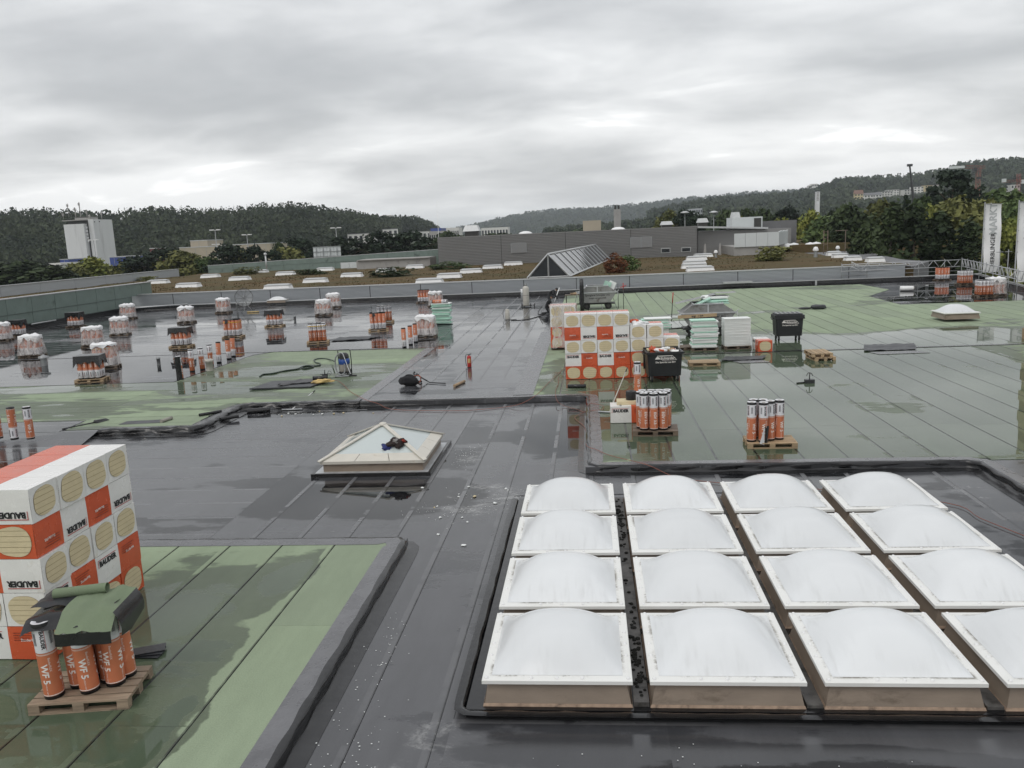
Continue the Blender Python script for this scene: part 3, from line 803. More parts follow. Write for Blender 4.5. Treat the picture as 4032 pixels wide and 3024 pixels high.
# ------------------------------------------------------------------ rolls of roofing felt
RR, RH = .115, 1.0
def cyl_text(mb, s, size, ang, zc, r, mi, bold=0.0, up=-1):
    cuts = tuple(round(k*.12, 3) for k in range(-4, 5))
    vs, fs = text2d(s, size, bold, 0.0, cuts)
    out = []
    for (x, y) in vs:
        a = ang+y/r
        out.append((r*math.cos(a), r*math.sin(a), zc+up*x))
    # text reads downwards (up=-1): letters' top points towards +angle direction
    mb.add(out, fs, mi)
def roll_prof():
    return
def roll_mesh(txt, far=True, dark_top=False):
    mb = MB()
    r = RR
    hz = [(r*.985, 0), (r*.985, .045), (r, .047), (r, .62), (r*1.002, .621), (r*1.002, .94), (r*.985, .942), (r*.985, RH), (r*.97, RH), (.045, RH-.006), (.045, RH-.10), (.001, RH-.10)]
    mi = [2, 2, 0, 1, 1, 1, 2, 2, (2 if dark_top else 1), 3, 3]
    mb.lathe(hz, 20, mis=mi)
    rt = r*1.004
    for a0 in (-PI/2, -PI/2+1.25, -PI/2-1.3, PI/2):
        cyl_text(mb, txt, .115 if txt[0] == 'W' else .10, a0, .36, rt+.0015, 4, .0025)
        cyl_text(mb, 'BAUDER', .05, a0+.30, .79, rt+.002, 5, .0015)
        # bar code block and red rule beside the maker's name
        for q in range(5):
            aa = a0-.28-.07*q; w_ = (.012, .02, .010, .026, .014)[q]
            mb.add([(math.cos(aa+dx)*(rt+.001), math.sin(aa+dx)*(rt+.001), z) for dx, z in ((-w_, .70), (w_, .70), (w_, .86), (-w_, .86))], [(0, 1, 2, 3)], 6)
        aa = a0+.52
        mb.add([(math.cos(aa+dx)*(rt+.001), math.sin(aa+dx)*(rt+.001), z) for dx, z in ((-.02, .66), (.02, .66), (.02, .92), (-.02, .92))], [(0, 1, 2, 3)], 7)
    for zz_ in (.595, .585):
        mb.lathe([(rt+.0006, zz_), (rt+.0006, zz_+.004)], 20, mi=4)
    return mb.mesh('membrane_roll', ['orange', 'paper', 'bitend', 'core', 'whiteink', 'ink', 'barcode', 'redink'])
ROLL = {'WF': roll_mesh('WF 5'), 'WFd': roll_mesh('WF 5', dark_top=True), 'EGV': roll_mesh('EGV 3.5')}
def roll(kind, loc, label, group=None, rz=0.0, flip=False, tilt=(0, 0), name='membrane_roll'):
    o = ob(name, ROLL[kind], None, loc, (tilt[0], tilt[1], rz))
    if flip:
        o.location = (loc[0], loc[1], loc[2]+RH); o.rotation_euler = (PI+tilt[0], tilt[1], rz)
    return tag(o, label, 'membrane roll', group)
def near_roll(kind, txt, loc, rz, label, group, torn=False, tilt=(0, 0)):
    """roll close to the camera, with its wrapper, label, ends and lettering as parts"""
    t = thing('membrane_roll', label, 'membrane roll', loc, 0, group, rot=(tilt[0], tilt[1], rz))
    key = 'near'+kind
    if key not in ROLL:
        r = RR; n = 28
        a = MB(); a.lathe([(r, .047), (r*1.001, .052), (r, .30), (r*1.001, .618)], n)
        b = MB(); b.lathe([(r*1.0015, .621), (r*1.003, .63), (r*1.002, .8), (r*1.003, .938)], n)
        e0 = MB(); e0.lathe([(.05, .0), (r*.985, 0), (r*.985, .047)], n)
        e1 = MB(); e1.lathe([(r*.985, .94), (r*.985, .995), (r*.96, 1.0)], n)
        tp = MB(); tp.lathe([(r*.965, .999), (.05, .993), (.047, .9)], n, mis=[0, 1])
        lt = MB(); rt = r*1.004
        for a0 in (-PI/2, -PI/2+1.7, -PI/2-1.7, PI/2+.4):
            cyl_text(lt, txt, .115 if txt[0] == 'W' else .10, a0, .34, rt+.001, 0, .003)
            cyl_text(lt, 'BauderFLEX' if txt[0] == 'W' else 'BauderFLEX', .036, a0+.62, .46, rt+.001, 0)
            cyl_text(lt, 'ardoise vert' if txt[0] == 'W' else 'sable/film', .030, a0-.05, .14, rt+.001, 0)
            cyl_text(lt, 'BAUDER', .062, a0+.35, .79, rt+.002, 1, .002)
            for q in range(6):
                aa = a0-.30-.06*q; w_ = (.012, .02, .010, .024, .014, .018)[q]
                lt.add([(math.cos(aa+dx)*(rt+.001), math.sin(aa+dx)*(rt+.001), z) for dx, z in ((-w_, .72), (w_, .72), (w_, .88), (-w_, .88))], [(0, 1, 2, 3)], 2)
            aa = a0+.62
            lt.add([(math.cos(aa+dx)*(rt+.001), math.sin(aa+dx)*(rt+.001), z) for dx, z in ((-.02, .65), (.02, .65), (.02, .93), (-.02, .93))], [(0, 1, 2, 3)], 3)
        for zz_ in (.60, .59, .052):
            lt.lathe([(rt+.0004, zz_), (rt+.0004, zz_+(.004 if zz_ > .1 else .010))], n, mi=0)
        ROLL[key] = [a.mesh('wrapper', 'orange'), b.mesh('label_band', 'paper'), e0.mesh('roll_end', 'bitend'), e1.mesh('roll_end', 'bitend'), tp.mesh('end_paper', ['paper', 'core']), lt.mesh('lettering', ['whiteink', 'ink', 'barcode', 'redink'])]
    for nm, me in zip(('wrapper', 'label_band', 'roll_end', 'roll_end', 'end_paper', 'lettering'), ROLL[key]):
        ob(nm, me, t)
    return t

# ------------------------------------------------------------------ pallets 1.2 x 0.8
def pallet_meshes(mat):
    b = {}
    for nm, sz in (('board', (1.2, .135, .022)), ('boardn', (1.2, .10, .022)), ('cross', (.135, .8, .022)), ('block', (.135, .12, .078)), ('foot', (1.2, .10, .022))):
        m_ = MB(); m_.box((0, 0, 0), sz); b[nm] = m_.mesh(nm, mat)
    r_ = MB(); r_.box((0, 0, .011), (1.2, .10, .022))
    for x in (-.53, 0, .53): r_.box((x, 0, .061), (.135, .12, .078))
    b['runner'] = r_.mesh('runner', mat)
    c = MB()
    for x in (-.53, 0, .53): c.box((x, 0, .111), (.135, .798, .022))
    b['cross_boards'] = c.mesh('cross_boards', mat)
    return b
PAL = {k: pallet_meshes(k) for k in ('wood', 'oldwood', 'midwood')}
def pallet(loc, rz, label, mat='oldwood', near=False, group=None, rot=None):
    t = thing('pallet', label, 'pallet', loc, rz, group, rot)
    P_ = PAL[mat]
    for y in (-.3325, -.17, 0, .17, .3325):
        ob('board', P_['board'], t, (RND.uniform(-.004, .004), y, .133+RND.uniform(-.001, .001)), (0, 0, RND.uniform(-.006, .006)))
    if near:
        for x in (-.53, 0, .53): ob('cross_board', P_['cross'], t, (x, 0, .1105))
        for y in (-.35, 0, .35):
            ob('bottom_board', P_['foot'], t, (0, y, .0115))
            for x in (-.53, 0, .53): ob('block', P_['block'], t, (x, y*.97, .061))
    else:
        for y in (-.345, 0, .345): ob('runner', P_['runner'], t, (0, y, 0))
    return t
PZ = .146

# covers over the roll bundles
def cover_black(mb, w_, d_, top, drop, seed):
    def f(u, v):
        # u round the bundle, v from the middle of the top over the edge and down
        a = 2*PI*u
        cx, cy = math.cos(a), math.sin(a)
        k = 1/max(abs(cx)/1.0, abs(cy)/1.0)
        ex, ey = cx*k*w_/2, cy*k*d_/2
        if v < .5:
            q = v/.5
            return (ex*q, ey*q, top+.012*noise.noise(Vector((ex*q*4+seed, ey*q*4, 0))))
        q = (v-.5)/.5
        corner = (min(abs(cx*k), abs(cy*k)))**4
        dd = drop*(.45+.85*abs(noise.noise(Vector((cx*1.3+seed, cy*1.3, 2)))) + .5*corner)
        fl = .012+.022*q*(.6+corner*1.2)
        return (ex*(1+fl/(w_/2)*1.0), ey*(1+fl/(d_/2)*1.0), top-dd*q-.01)
    mb.grid(f, 40, 8, 0, False)
    return mb
def cover_cap(mb, w_, d_, top, drop, seed, puff=.05, mi=0):
    def f(u, v):
        a = 2*PI*u
        cx, cy = math.cos(a), math.sin(a)
        k = (abs(cx)**4+abs(cy)**4)**-.25
        ex, ey = cx*k*w_/2, cy*k*d_/2
        if v < .5:
            q = v/.5
            return (ex*q, ey*q, top+puff*(.5+1.6*noise.noise(Vector((ex*q*3.5+seed, ey*q*3.5, 1))))+.05*noise.noise(Vector((ex*q*9+seed, ey*q*9, 1)))-.05*q**6)
        q = (v-.5)/.5
        dd = drop*(.8+.9*noise.noise(Vector((cx*2.4+seed, cy*2.4, 2))))
        wv = .05+.09*noise.noise(Vector((cx*4+seed, cy*4, q*3)))
        return (ex*(1+wv), ey*(1+wv), top-dd*q+.01)
    mb.grid(f, 48, 10, mi, True)
    return mb
def cover_bag(mb, w_, d_, top, bottom, seed, bulge=.06, mi=0):
    def f(u, v):
        a = 2*PI*u
        cx, cy = math.cos(a), math.sin(a)
        k = (abs(cx)**5+abs(cy)**5)**-.2
        z = top+(bottom-top)*v
        q = 1+bulge*(.4+1.2*v)+.12*noise.noise(Vector((cx*2.2+seed, cy*2.2, z*1.5)))+.05*noise.noise(Vector((cx*7+seed, cy*7, z*1.2)))
        if v > .9: q += .05*noise.noise(Vector((cx*3+seed, cy*3, 5)))
        return (cx*k*w_/2*q, cy*k*d_/2*q, z+(.06*noise.noise(Vector((cx*3+seed, cy*3, 8))) if v > .95 else 0))
    mb.grid(f, 48, 12, mi, True)
    return mb
RING = [(i, j) for j in range(3) for i in range(4) if not (j == 1 and 0 < i < 3)]
def bundle(front_px, rz, cover, where, flip=True, strap=None, mat='oldwood', only=None, dx=0.0, dy=.35, kind='WF'):
    """a pallet with standing rolls; front_px: world point at the foot of the pallet's camera side"""
    x, y = front_px[0]+dx, front_px[1]+dy
    pallet((x, y, 0), rz, f'pallet of rolls {where}', mat)
    cs_, sn = math.cos(rz), math.sin(rz)
    g_ = f'rolls {where}'
    skip_ = set(RND.sample(RING, RND.choice([0, 1, 2, 3]))) if cover in (None, 'flap') else set()
    for (i, j) in (only or RING):
        if (i, j) in skip_ and j > 0: continue
        lx, ly = (i-1.5)*.236+RND.uniform(-.006, .006), (j-1)*.236+RND.uniform(-.006, .006)
        roll('WFd' if RND.random() < .4 else kind, (x+lx*cs_-ly*sn, y+lx*sn+ly*cs_, PZ), f'{("front", "middle", "rear")[j]} row {("first", "second", "third", "fourth")[i]} orange roll {where}', g_, RND.uniform(-.5, .5)+rz, flip)
    w_, d_ = .236*4+.02, .236*3+.02
    sd = RND.uniform(0, 50)
    if strap:
        b = MB()
        for zz_ in ((.80, .88) if strap == 'greystrap' else (.82,)):
            def f(u, v, zz_=zz_):
                a = 2*PI*u; cx, cy = math.cos(a), math.sin(a); k = (abs(cx)**6+abs(cy)**6)**(-1/6)
                return (cx*k*(w_/2+.012), cy*k*(d_/2+.012), PZ+zz_+v*.035)
            b.grid(f, 40, 1)
        solo('strap', b, strap, f'strap round rolls {where}', 'strap', (x, y, 0), (0, 0, rz))
    if cover == 'black':
        b = cover_black(MB(), w_+.05, d_+.05, PZ+RH+.02, .46, sd)
        solo('cover_sheet', b, 'foil', f'black sheet over rolls {where}', 'cover', (x, y, 0), (0, 0, rz))
    elif cover in ('white', 'bag'):
        tt = thing('packing_film', f'film cover on rolls {where}', 'plastic film', (x, y, 0), rz)
        b = cover_cap(MB(), w_+.08, d_+.08, PZ+RH+.03, .20 if cover == 'white' else .30, sd, .09); part('cover_cap', b, 'filmcap', tt)
        b = cover_bag(MB(), w_+.06, d_+.06, PZ+RH-.08, PZ+.02, sd, .09 if cover == 'white' else .18); part('film_skirt', b, 'film', tt)
    elif cover == 'flap':
        b = MB(); b.grid(lambda u, v: (-.30+.42*u, -.02-.46*v*(1-.7*u)-.02, PZ+RH+.012-.0*v-(max(0, v-.75)*1.1)*(1-u)), 6, 8, 0, False)
        solo('cover_sheet', b, 'foil', f'black scrap on rolls {where}', 'cover', (x, y, 0), (0, 0, rz))
    return x, y

# ------------------------------------------------------------------ roll bundles across the left half of the roof
FRONT = [(i, j) for (i, j) in RING if j == 0 or i in (0, 3)]
bundle((-38.52, 50.73, 0), .1, 'white', 'at the far left picture edge')
bundle((-39.29, 53.3, 0), .12, 'black', 'under a black cover at far left before the green wall')
bundle((-30.41, 42.13, 0), .15, 'bag', 'in the bulging white bag at far left')
bundle((-38.3, 58.44, 0), .05, 'black', 'under a black cover right beside the green wall')
bundle((-29.18, 45.89, 0), .2, 'white', 'behind the two leftmost front bundles, under white film')
bundle((-23.13, 37.05, 0), .25, 'white', 'under white film with yellow strap beside the front black cover', strap='yellowstrap')
bundle((-21.53, 33.32, 0), .18, 'black', 'under the black cover nearest the left green strip', mat='wood')
bundle((-37.48, 64.24, 0), .05, 'white', 'under white film next to the green wall corner', strap='greystrap')
bundle((-30.91, 51.72, 0), .22, 'white', 'under white film in front of the wall corner bundle', strap='greystrap')
bundle((-29.87, 58.91, 0), .08, 'white', 'under two white caps left of the satellite dish', strap='greystrap')
bundle((-22.87, 44.13, 0), .05, 'black', 'under a black cover with yellow strap at mid left', strap='yellowstrap', mat='wood')
bundle((-30.45, 66.62, 0), -.05, 'white', 'under white film just left of the satellite dish')
bundle((-21.52, 47.98, 0), .12, 'flap', 'with an open yellow strapped top at mid left', strap='yellowstrap', mat='wood')
bundle((-21.12, 53.74, 0), .02, 'black', 'under a black cover right of the satellite dish', mat='wood')
bundle((-14.95, 44.01, 0), .25, None, 'with bare white tops and yellow strap behind the vacuum', strap='yellowstrap', mat='wood', flip=False)
bundle((-20.08, 61.12, 0), .1, 'bag', 'in loose film behind the yellow strapped bundle', strap='greystrap')
bundle((-21.4, 67.83, 0), .1, 'bag', 'in loose film right below the silver wall', strap='greystrap')
bundle((-12.81, 49.01, 0), .22, 'flap', 'with a black scrap on top at centre left', mat='wood')
bundle((-13.65, 54.06, 0), .15, None, 'directly behind the bundle with black scrap', strap='greystrap', flip=False, mat='wood')
bundle((-9.12, 45.12, 0), .05, 'bag', 'in the white topped bag beside three standing rolls')
bundle((-13.94, 69.1, 0), .0, None, 'below the silver wall left of the mint boards', strap='greystrap')
bundle((-12.21, 65.22, 0), .0, 'white', 'under white film behind the mint boards', strap='greystrap')
# right-hand black corner
bundle((29.35, 72.32, 0), .0, None, 'bare below the far scaffold rail', dx=.0)
bundle((28.99, 67.23, 0), .05, None, 'bare with torn labels at the scaffold corner', flip=False)
bundle((25.84, 57.03, 0), .05, None, 'nearest the right scaffold rail', flip=False)
bundle((26.8, 57.58, 0), -.05, 'bag', 'in sagging film beside the right scaffold rail', flip=False)

# standing single rolls
row = [(1550, 990, 'first'), (1660, 920, 'second'), (1755, 890, 'third'), (1840, 860, 'fourth'), (1908, 838, 'fifth'), (1985, 808, 'sixth'), (2030, 785, 'seventh')]
RW = [(-17.42, 33.36, 0), (-17.95, 35.5, 0), (-17.7, 35.99, 0), (-17.84, 37.19, 0), (-17.78, 38.01, 0), (-17.81, 39.1, 0), (-17.94, 39.99, 0)]
for k, p in enumerate(RW):
    nm = ('first', 'second', 'third', 'fourth', 'fifth', 'sixth', 'seventh')[k]
    roll('WF', (p[0], p[1]+.1, 0), f'{nm} from the left of the single rolls standing by the left green strip', 'single rolls along the left green strip', RND.uniform(-.3, .3), k >= 4, (RND.uniform(-.03, .03), RND.uniform(-.04, .04)))
b = MB()
def unrolled(u, v):
    a = -PI*.75+u*PI*.95
    return (.125*math.cos(a)+.0*v, .125*math.sin(a)-.02+.01*math.sin(v*5), v*.98)
b.grid(unrolled, 12, 6)
p = RW[0]
solo('membrane_sheet', b, 'foil', 'black membrane sheet wrapped upright round the first single roll', 'membrane', (p[0]-.02, p[1]+.05, 0))
b = MB(); b.lathe([(.001, .03), (.13, .03), (.16, .015), (.165, .0)], 14)
for k, p in enumerate([(-9.49, 41.4, 0), (-9.36, 42.37, 0), (-9.3, 43.35, 0)]):
    roll('WFd', (p[0], p[1]+.1, 0), f'{("left", "middle", "right")[k]} one of three rolls standing beside the white topped bag', 'three standing rolls', RND.uniform(-.3, .3), True)
for k, p in enumerate([(-17.53, 23.02, 0), (-17.03, 23.05, 0)]):
    near_roll('WF', 'WF 5', (p[0], p[1]+.1, 0 if k == 0 else 0), .2+k*.4, ('orange roll standing upside down beside the front insulation stack' if k == 0 else 'orange roll with torn white label beside the front insulation stack'), 'two rolls beside the front stack')
o = [q for q in bpy.data.objects if q.get('label') == 'orange roll standing upside down beside the front insulation stack'][0]
o.rotation_euler = (PI, 0, .3); o.location.z = RH
p = (-18.18, 23.21, 0)
near_roll('WF', 'WF 5', (p[0], p[1]+.1, 0), 0, 'orange roll cut off by the left picture edge', 'two rolls beside the front stack')

# ------------------------------------------------------------------ near pallet with EGV rolls
px_ = (1.68, 21.77, 0)
ex, ey = px_[0], px_[1]+.43
pallet((ex, ey, 0), -.06, 'dark wet pallet under the cluster of tall white and orange rolls', 'oldwood', True)
EG = ['front left', 'front centre', 'front right', 'second row leftmost', 'second row centre left', 'second row centre right', 'second row rightmost', 'rear leftmost', 'rear centre left', 'rear centre right', 'rear rightmost']
spots = [(-.28, -.20), (-.02, -.26), (.24, -.22), (-.36, .02), (-.13, -.02), (.11, -.03), (.34, .0), (-.30, .24), (-.06, .22), (.17, .20), (.38, .22)]
for k, (a, c) in enumerate(spots):
    near_roll('EGV', 'EGV 3.5', (ex+a*.98-.03, ey+c, PZ), RND.uniform(-.35, .45), f'{EG[k]} roll in the tight cluster beside the white insulation pack', 'EGV rolls clustered on the dark pallet', tilt=(RND.uniform(-.01, .01), RND.uniform(-.012, .012)))
# near pallet with WF rolls on the right
q = (4.4, 20.28, 0)
wx, wy = q[0], q[1]+.42
pallet((wx, wy, 0), -.03, 'pallet with pale front board under six rolls, right of the domes', 'wood', True)
b = MB()
for k, (a, c) in enumerate([(-.42, -.16), (-.12, -.24), (-.30, .14), (-.05, .10), (.10, -.08), (.36, .0)]):
    near_roll('WF', 'WF 5', (wx+a*.9-.10, wy+c, PZ), RND.uniform(-.3, .5), ('leftmost', 'front torn', 'rear left', 'rear centre', 'third from left', 'rightmost')[k]+' white and orange roll on the pallet with pale front board', 'WF rolls on the pale pallet', tilt=(RND.uniform(-.01, .01), RND.uniform(-.01, .01)))
b = MB()
b.grid(lambda u, v: (.0+.10*u*(1-.5*v), -.118-.03*v+.02*math.sin(u*3), .42-.44*v), 5, 8)
b.grid(lambda u, v: (-.13*u*v-.01, -.122-.06*v*u, .40-.46*v*(1-.12*u)), 5, 6, 1)
solo('torn_flap', b, ['foil', 'paper'], 'torn black and white flap hanging on the front roll of the pale pallet', 'wrapper', (wx-.08*.9-.12, wy-.24, PZ))

# ------------------------------------------------------------------ front-left pallet with leaning rolls under a green sheet
q = (-6.47, 8.82, 0)
fx, fy = q[0], q[1]
ang = rad(8)
fx, fy = (-6.37, 9.09)[:2]
pallet((fx, fy, 0), ang, 'weathered pallet at the front with leaning orange rolls under a green sheet', 'midwood', True)
ca, sa = math.cos(ang), math.sin(ang)
for k, (a, c) in enumerate([(-.36, -.20), (-.15, .02), (.04, -.13), (.19, .10), (.36, .20), (.30, .0), (-.05, .26), (.10, .3)]):
    x, y = fx+a*ca-c*sa, fy+a*sa+c*ca
    near_roll('WF', 'WF 5', (x, y, PZ), .1+RND.uniform(-.3, .3), ('front left', 'second from left', 'front centre', 'centre right', 'rightmost rear', 'front right', 'rear left', 'rear centre')[k]+' orange roll leaning on the weathered front pallet', 'leaning rolls on the front pallet', tilt=(RND.uniform(-.02, .03), RND.uniform(-.05, -.01)))
# draped sheets: black underside, green granule top
t = thing('cover_sheet', 'green and black membrane sheets draped over the front pallet rolls', 'cover', (fx, fy, PZ+RH+.03), ang)
def sag(x, y): return .05*noise.noise(Vector((x*2.5, y*2.5, 3)))
b = MB(); b.grid(lambda u, v: (-.58+1.0*u, -.36+.72*v, sag(u*2, v)+.02-.42*max(0, .28-v)-.35*max(0, .2-u)), 14, 12, 0, True); part('black_sheet', b, 'foil', t)
b = MB(); b.grid(lambda u, v: (-.14+.66*u, -.42+.86*v, .06+sag(u*2+4, v)-.62*max(0, .30-v)-.10*max(0, u-.75)), 12, 14, 0, True); part('green_sheet', b, 'greendry', t)
b = MB(); b.grid(lambda u, v: (-.14+.66*u, -.425-.012*v, -.13-.15*v+.03*noise.noise(Vector((u*3, 0, 1)))), 12, 3, 0, False); part('black_hem', b, 'foil', t)
b = MB(); b.grid(lambda u, v: (.52+.06*v+.04*math.sin(v*3), -.30+.72*u, .05-.36*v*(1-.35*abs(u-.4))), 10, 6, 0, True); part('side_flap', b, 'foil', t)
b = MB(); b.grid(lambda u, v: (-.30-.12*(1-u)+.55*u*.9, .24+.10*u+.06*math.cos(v*6.5)*(1+.15*v), .11+.06*math.sin(v*6.5)*(1+.15*v)), 10, 18, 0, True); part('rolled_edge', b, 'greendry', t)
b = MB(); b.grid(lambda u, v: (-.62+.5*u, .02+.40*v, .03+.10*math.sin(u*PI)*v+sag(u, v+7)), 10, 8, 0, True); part('lifted_corner', b, 'tarp', t)
# offcuts behind the front pallet
b = MB()
for k in range(3): b.box((0, k*.03, .02+k*.018), (.42, .22, .012), rz=.2*k)
solo('membrane_offcut', b, 'tarp', 'dark offcuts lying right behind the front pallet', 'offcut', ((-6.2, 10.09, 0)[0], (-6.2, 10.09, 0)[1], 0))

# ------------------------------------------------------------------ insulation packs 1.2 x 0.6 x 0.487
PL, PW, PH = 1.2, .6, .487
def superpts(a, b_, n=28, e=2.9):
    o = []
    for k in range(n):
        t_ = 2*PI*k/n
        o.append((a*math.copysign(abs(math.cos(t_))**(2/e), math.cos(t_)), b_*math.copysign(abs(math.sin(t_))**(2/e), math.sin(t_))))
    return o
def slab_clip(poly, lo, hi):
    q = clip_rect(poly, -9, 9, lo, hi)
    return q
def pack_meshes():
    out = {}
    L, W_, H_ = PL/2, PW/2, PH
    g = .004
    for nm, x0, x1, mat in (('film_white', 0.0, L-g, 'pfwhite'), ('film_orange', -L+g, 0.0, 'pforange')):
        b = MB(); n = 8
        # slightly pillowed shell
        def shell(u, v, x0=x0, x1=x1):
            x = x0+(x1-x0)*u
            a = v*4; k = int(a) % 4; f = a-int(a)
            cs4 = [(-W_+g, g), (W_-g, g), (W_-g, H_-g), (-W_+g, H_-g)]
            p0, p1 = cs4[k], cs4[(k+1) % 4]
            y, z = p0[0]+(p1[0]-p0[0])*f, p0[1]+(p1[1]-p0[1])*f
            bz = .006*math.sin(PI*f)
            if k == 0: z -= 0
            elif k == 1: y += bz
            elif k == 2: z += bz*.3
            else: y -= bz
            return (x, y, z)
        b.grid(shell, 2, 16, 0, False)
        xe = x1 if mat == 'pfwhite' else x0
        b.add([(xe, -W_+g, g), (xe, W_-g, g), (xe, W_-g, H_-g), (xe, -W_+g, H_-g)], [(0, 1, 2, 3) if mat == 'pfwhite' else (3, 2, 1, 0)])
        out[nm] = b.mesh(nm, mat)
    for vv in range(3):
        b = MB(); sp = [(x*(1+.09*noise.noise(Vector((x*6, z*6, 2+vv*5)))), z*(1+.09*noise.noise(Vector((x*5, z*5, 7+vv*3))))) for x, z in superpts(.248-.012*vv, .212-.008*vv, 36, 2.6)]
        nb = 6
        for k in range(nb):
            lo, hi = -.23+.46*k/nb+.003, -.23+.46*(k+1)/nb-.003
            q = slab_clip(sp, lo, hi)
            if len(q) > 2:
                n = len(q); w_ = RND.uniform(-.0015, .0015)
                b.add([(L+.004+w_, p[0], p[1]+H_/2-.005) for p in q], [tuple(range(n))])
        sp2 = [(x*1.005, z*1.005) for x, z in sp]
        b.add([(L-.0015, p[0], p[1]+H_/2-.005) for p in sp2], [tuple(range(len(sp2)))], 1)
        out[f'board_end{vv}'] = b.mesh('board_end', ['pir', 'pirgap'])
    b = MB()
    # print on both long sides and the top
    for sgn in (-1, 1):
        fm = face_mat((sgn*-0 + .30, sgn*(W_+.004), PH*.72), (-sgn, 0, 0), (0, 0, 1))
        put_text(b, 'BAUDER', .115, fm, 0, .006)
        xs = .30
        ex = -sgn
        b.add([fm @ Vector(p) for p in ((-.25, .062, .003), (.22, .062, .003), (.22, .072, .003), (-.25, .072, .003), (-.25, -.05, .003), (-.24, -.05, .003), (-.24, .062, .003))], [(0, 1, 2, 3), (4, 5, 6, 0)], 1)
        fm = face_mat((-.30, sgn*(W_+.005), PH*.74), (-sgn, 0, 0), (0, 0, 1))
        put_text(b, 'BauderPIR', .055, face_mat((-.30, sgn*(W_+.005), PH*.60), (-sgn, 0, 0), (0, 0, 1)), 2, .001)
        for q in range(4):
            b.add([fm @ Vector(p) for p in ((-.22, .03-.035*q, .003), (.12-.05*q, .03-.035*q, .003), (.12-.05*q, .04-.035*q, .003), (-.22, .04-.035*q, .003))], [(0, 1, 2, 3)], 3)
    for (yy, tx) in ((-.15, 'BAUDER'), (.12, 'BAUDER')):
        fm = face_mat((.30, yy, PH+.004), (0, 1, 0), (-1, 0, 0)); put_text(b, tx, .075, fm, 4, .002)
        fm = face_mat((-.30, yy, PH+.004), (0, 1, 0), (-1, 0, 0)); put_text(b, 'BauderPIR', .06, fm, 2, .001)
    out['lettering'] = b.mesh('lettering', ['ink', 'redink', 'whiteink', 'darkink', 'barcode'])
    return out
PK = pack_meshes()
def pack(loc, rz, label, group, upside=False, wrapped=False):
    """local +X end is the white half"""
    t = thing('insulation_pack', label, 'insulation pack', loc, rz, group)
    if upside:
        t.rotation_euler = (PI, 0, rz); t.location.z += PH
    ob('film_white', PK['film_white'], t); ob('film_orange', PK['film_orange'], t)
    ob('board_end', PK[f'board_end{RND.randrange(3)}'], t); ob('board_end', PK[f'board_end{RND.randrange(3)}'], t, (0, 0, 0), (0, 0, PI))
    t.rotation_euler.z += RND.gauss(0, .006)
    ob('lettering', PK['lettering'], t)
    return t
# front-left stack: long side along Y from 9.94 to 12.34, one pack deep along -X
def stack(x0, y0, face, rows, wname, gname):
    """rows from the ground: 'E' four packs end-on (w white / o orange end outwards), 'S' two packs side-on per layer and two deep; face 'x' or 'y' is the outward side"""
    ORD = ['first', 'second', 'third', 'fourth']; frm = 'the camera side' if face == 'x' else 'the left'
    ords = ['bottom', 'second', 'third', 'fourth', 'top']
    for k, (kind, up) in enumerate(rows):
        z = k*PH+.012
        nm = ords[k] if len(rows) == 5 else (ords[k] if k < len(rows)-1 else 'top')
        j = RND.uniform(-.02, .02)
        if kind[0] == 'E':
            for i in range(4):
                jj = RND.uniform(-.022, .022)
                lab = f'end-on insulation pack, {ORD[i]} from {frm}, {nm} layer of the {wname}'
                if face == 'x':   # outward +X
                    pack((x0-PL/2+jj, y0+.3+i*.602, z), 0 if kind[1] == 'w' else PI, lab, f'{nm} layer of the {gname}', up)
                else:             # outward -Y
                    pack((x0+.3+i*.602, y0+PL/2+jj, z), -PI/2 if kind[1] == 'w' else PI/2, lab, f'{nm} layer of the {gname}', up)
        else:
            for i in range(2):
                for dd in range(2):
                    lab = f'side-on insulation pack, {("near", "far")[i] if face == "x" else ("left", "right")[i]} {("outer", "inner")[dd]} one, {nm} layer of the {wname}'
                    if face == 'x':
                        pack((x0-.3-dd*.6+j, y0+.6+i*1.203, z), (-PI/2 if kind[1] == 'w' else PI/2), lab, f'{nm} layer of the {gname}', up)
                    else:
                        pack((x0+.6+i*1.203, y0+.3+dd*.6+j, z), (PI if kind[1] == 'w' else 0), lab, f'{nm} layer of the {gname}', up)
stack(-7.47, 9.94, 'x', [('Eo', False), ('Sw', False), ('Ew', True), ('So', True), ('Ew', True)], 'front stack', 'front insulation stack')
stack(-.96, 30.76, 'y', [('Eo', False), ('Sw', False), ('Ew', False), ('So', True), ('Ew', False)], 'middle stack', 'middle insulation stack')
# lower packs continuing the middle stack to the right
for k, (x, layers) in enumerate(((1.76, 4), (2.38, 4), (2.98, 3))):
    for L_ in range(layers):
        up = L_ in (1,)
        lab = f'insulation pack in the {("first", "second", "third")[k]} lower column right of the middle stack, {("bottom", "second", "third", "top")[L_]} layer'
        rzz = -PI/2 if L_ in (2, 3) else PI/2
        pack((x, 31.40+(k == 2)*.1, L_*PH+.012), rzz, lab, 'lower columns beside the middle stack')
b = MB(); crumple(b, (0, 0, .06), (.34, .30, .10), 4, 0, rough=.7); crumple(b, (.02, -.18, .05), (.28, .14, .08), 9, 0, rough=.9)
tt = thing('torn_film', 'torn white and orange film on the opened pack by the middle stack', 'plastic film', (1.76, 31.2, 4*PH-.04))
part('white_film', b, 'filmcap', tt)
b = MB(); crumple(b, (-.1, .05, .16), (.16, .10, .08), 14, 0, rough=.9); part('orange_film', b, 'pforange', tt)
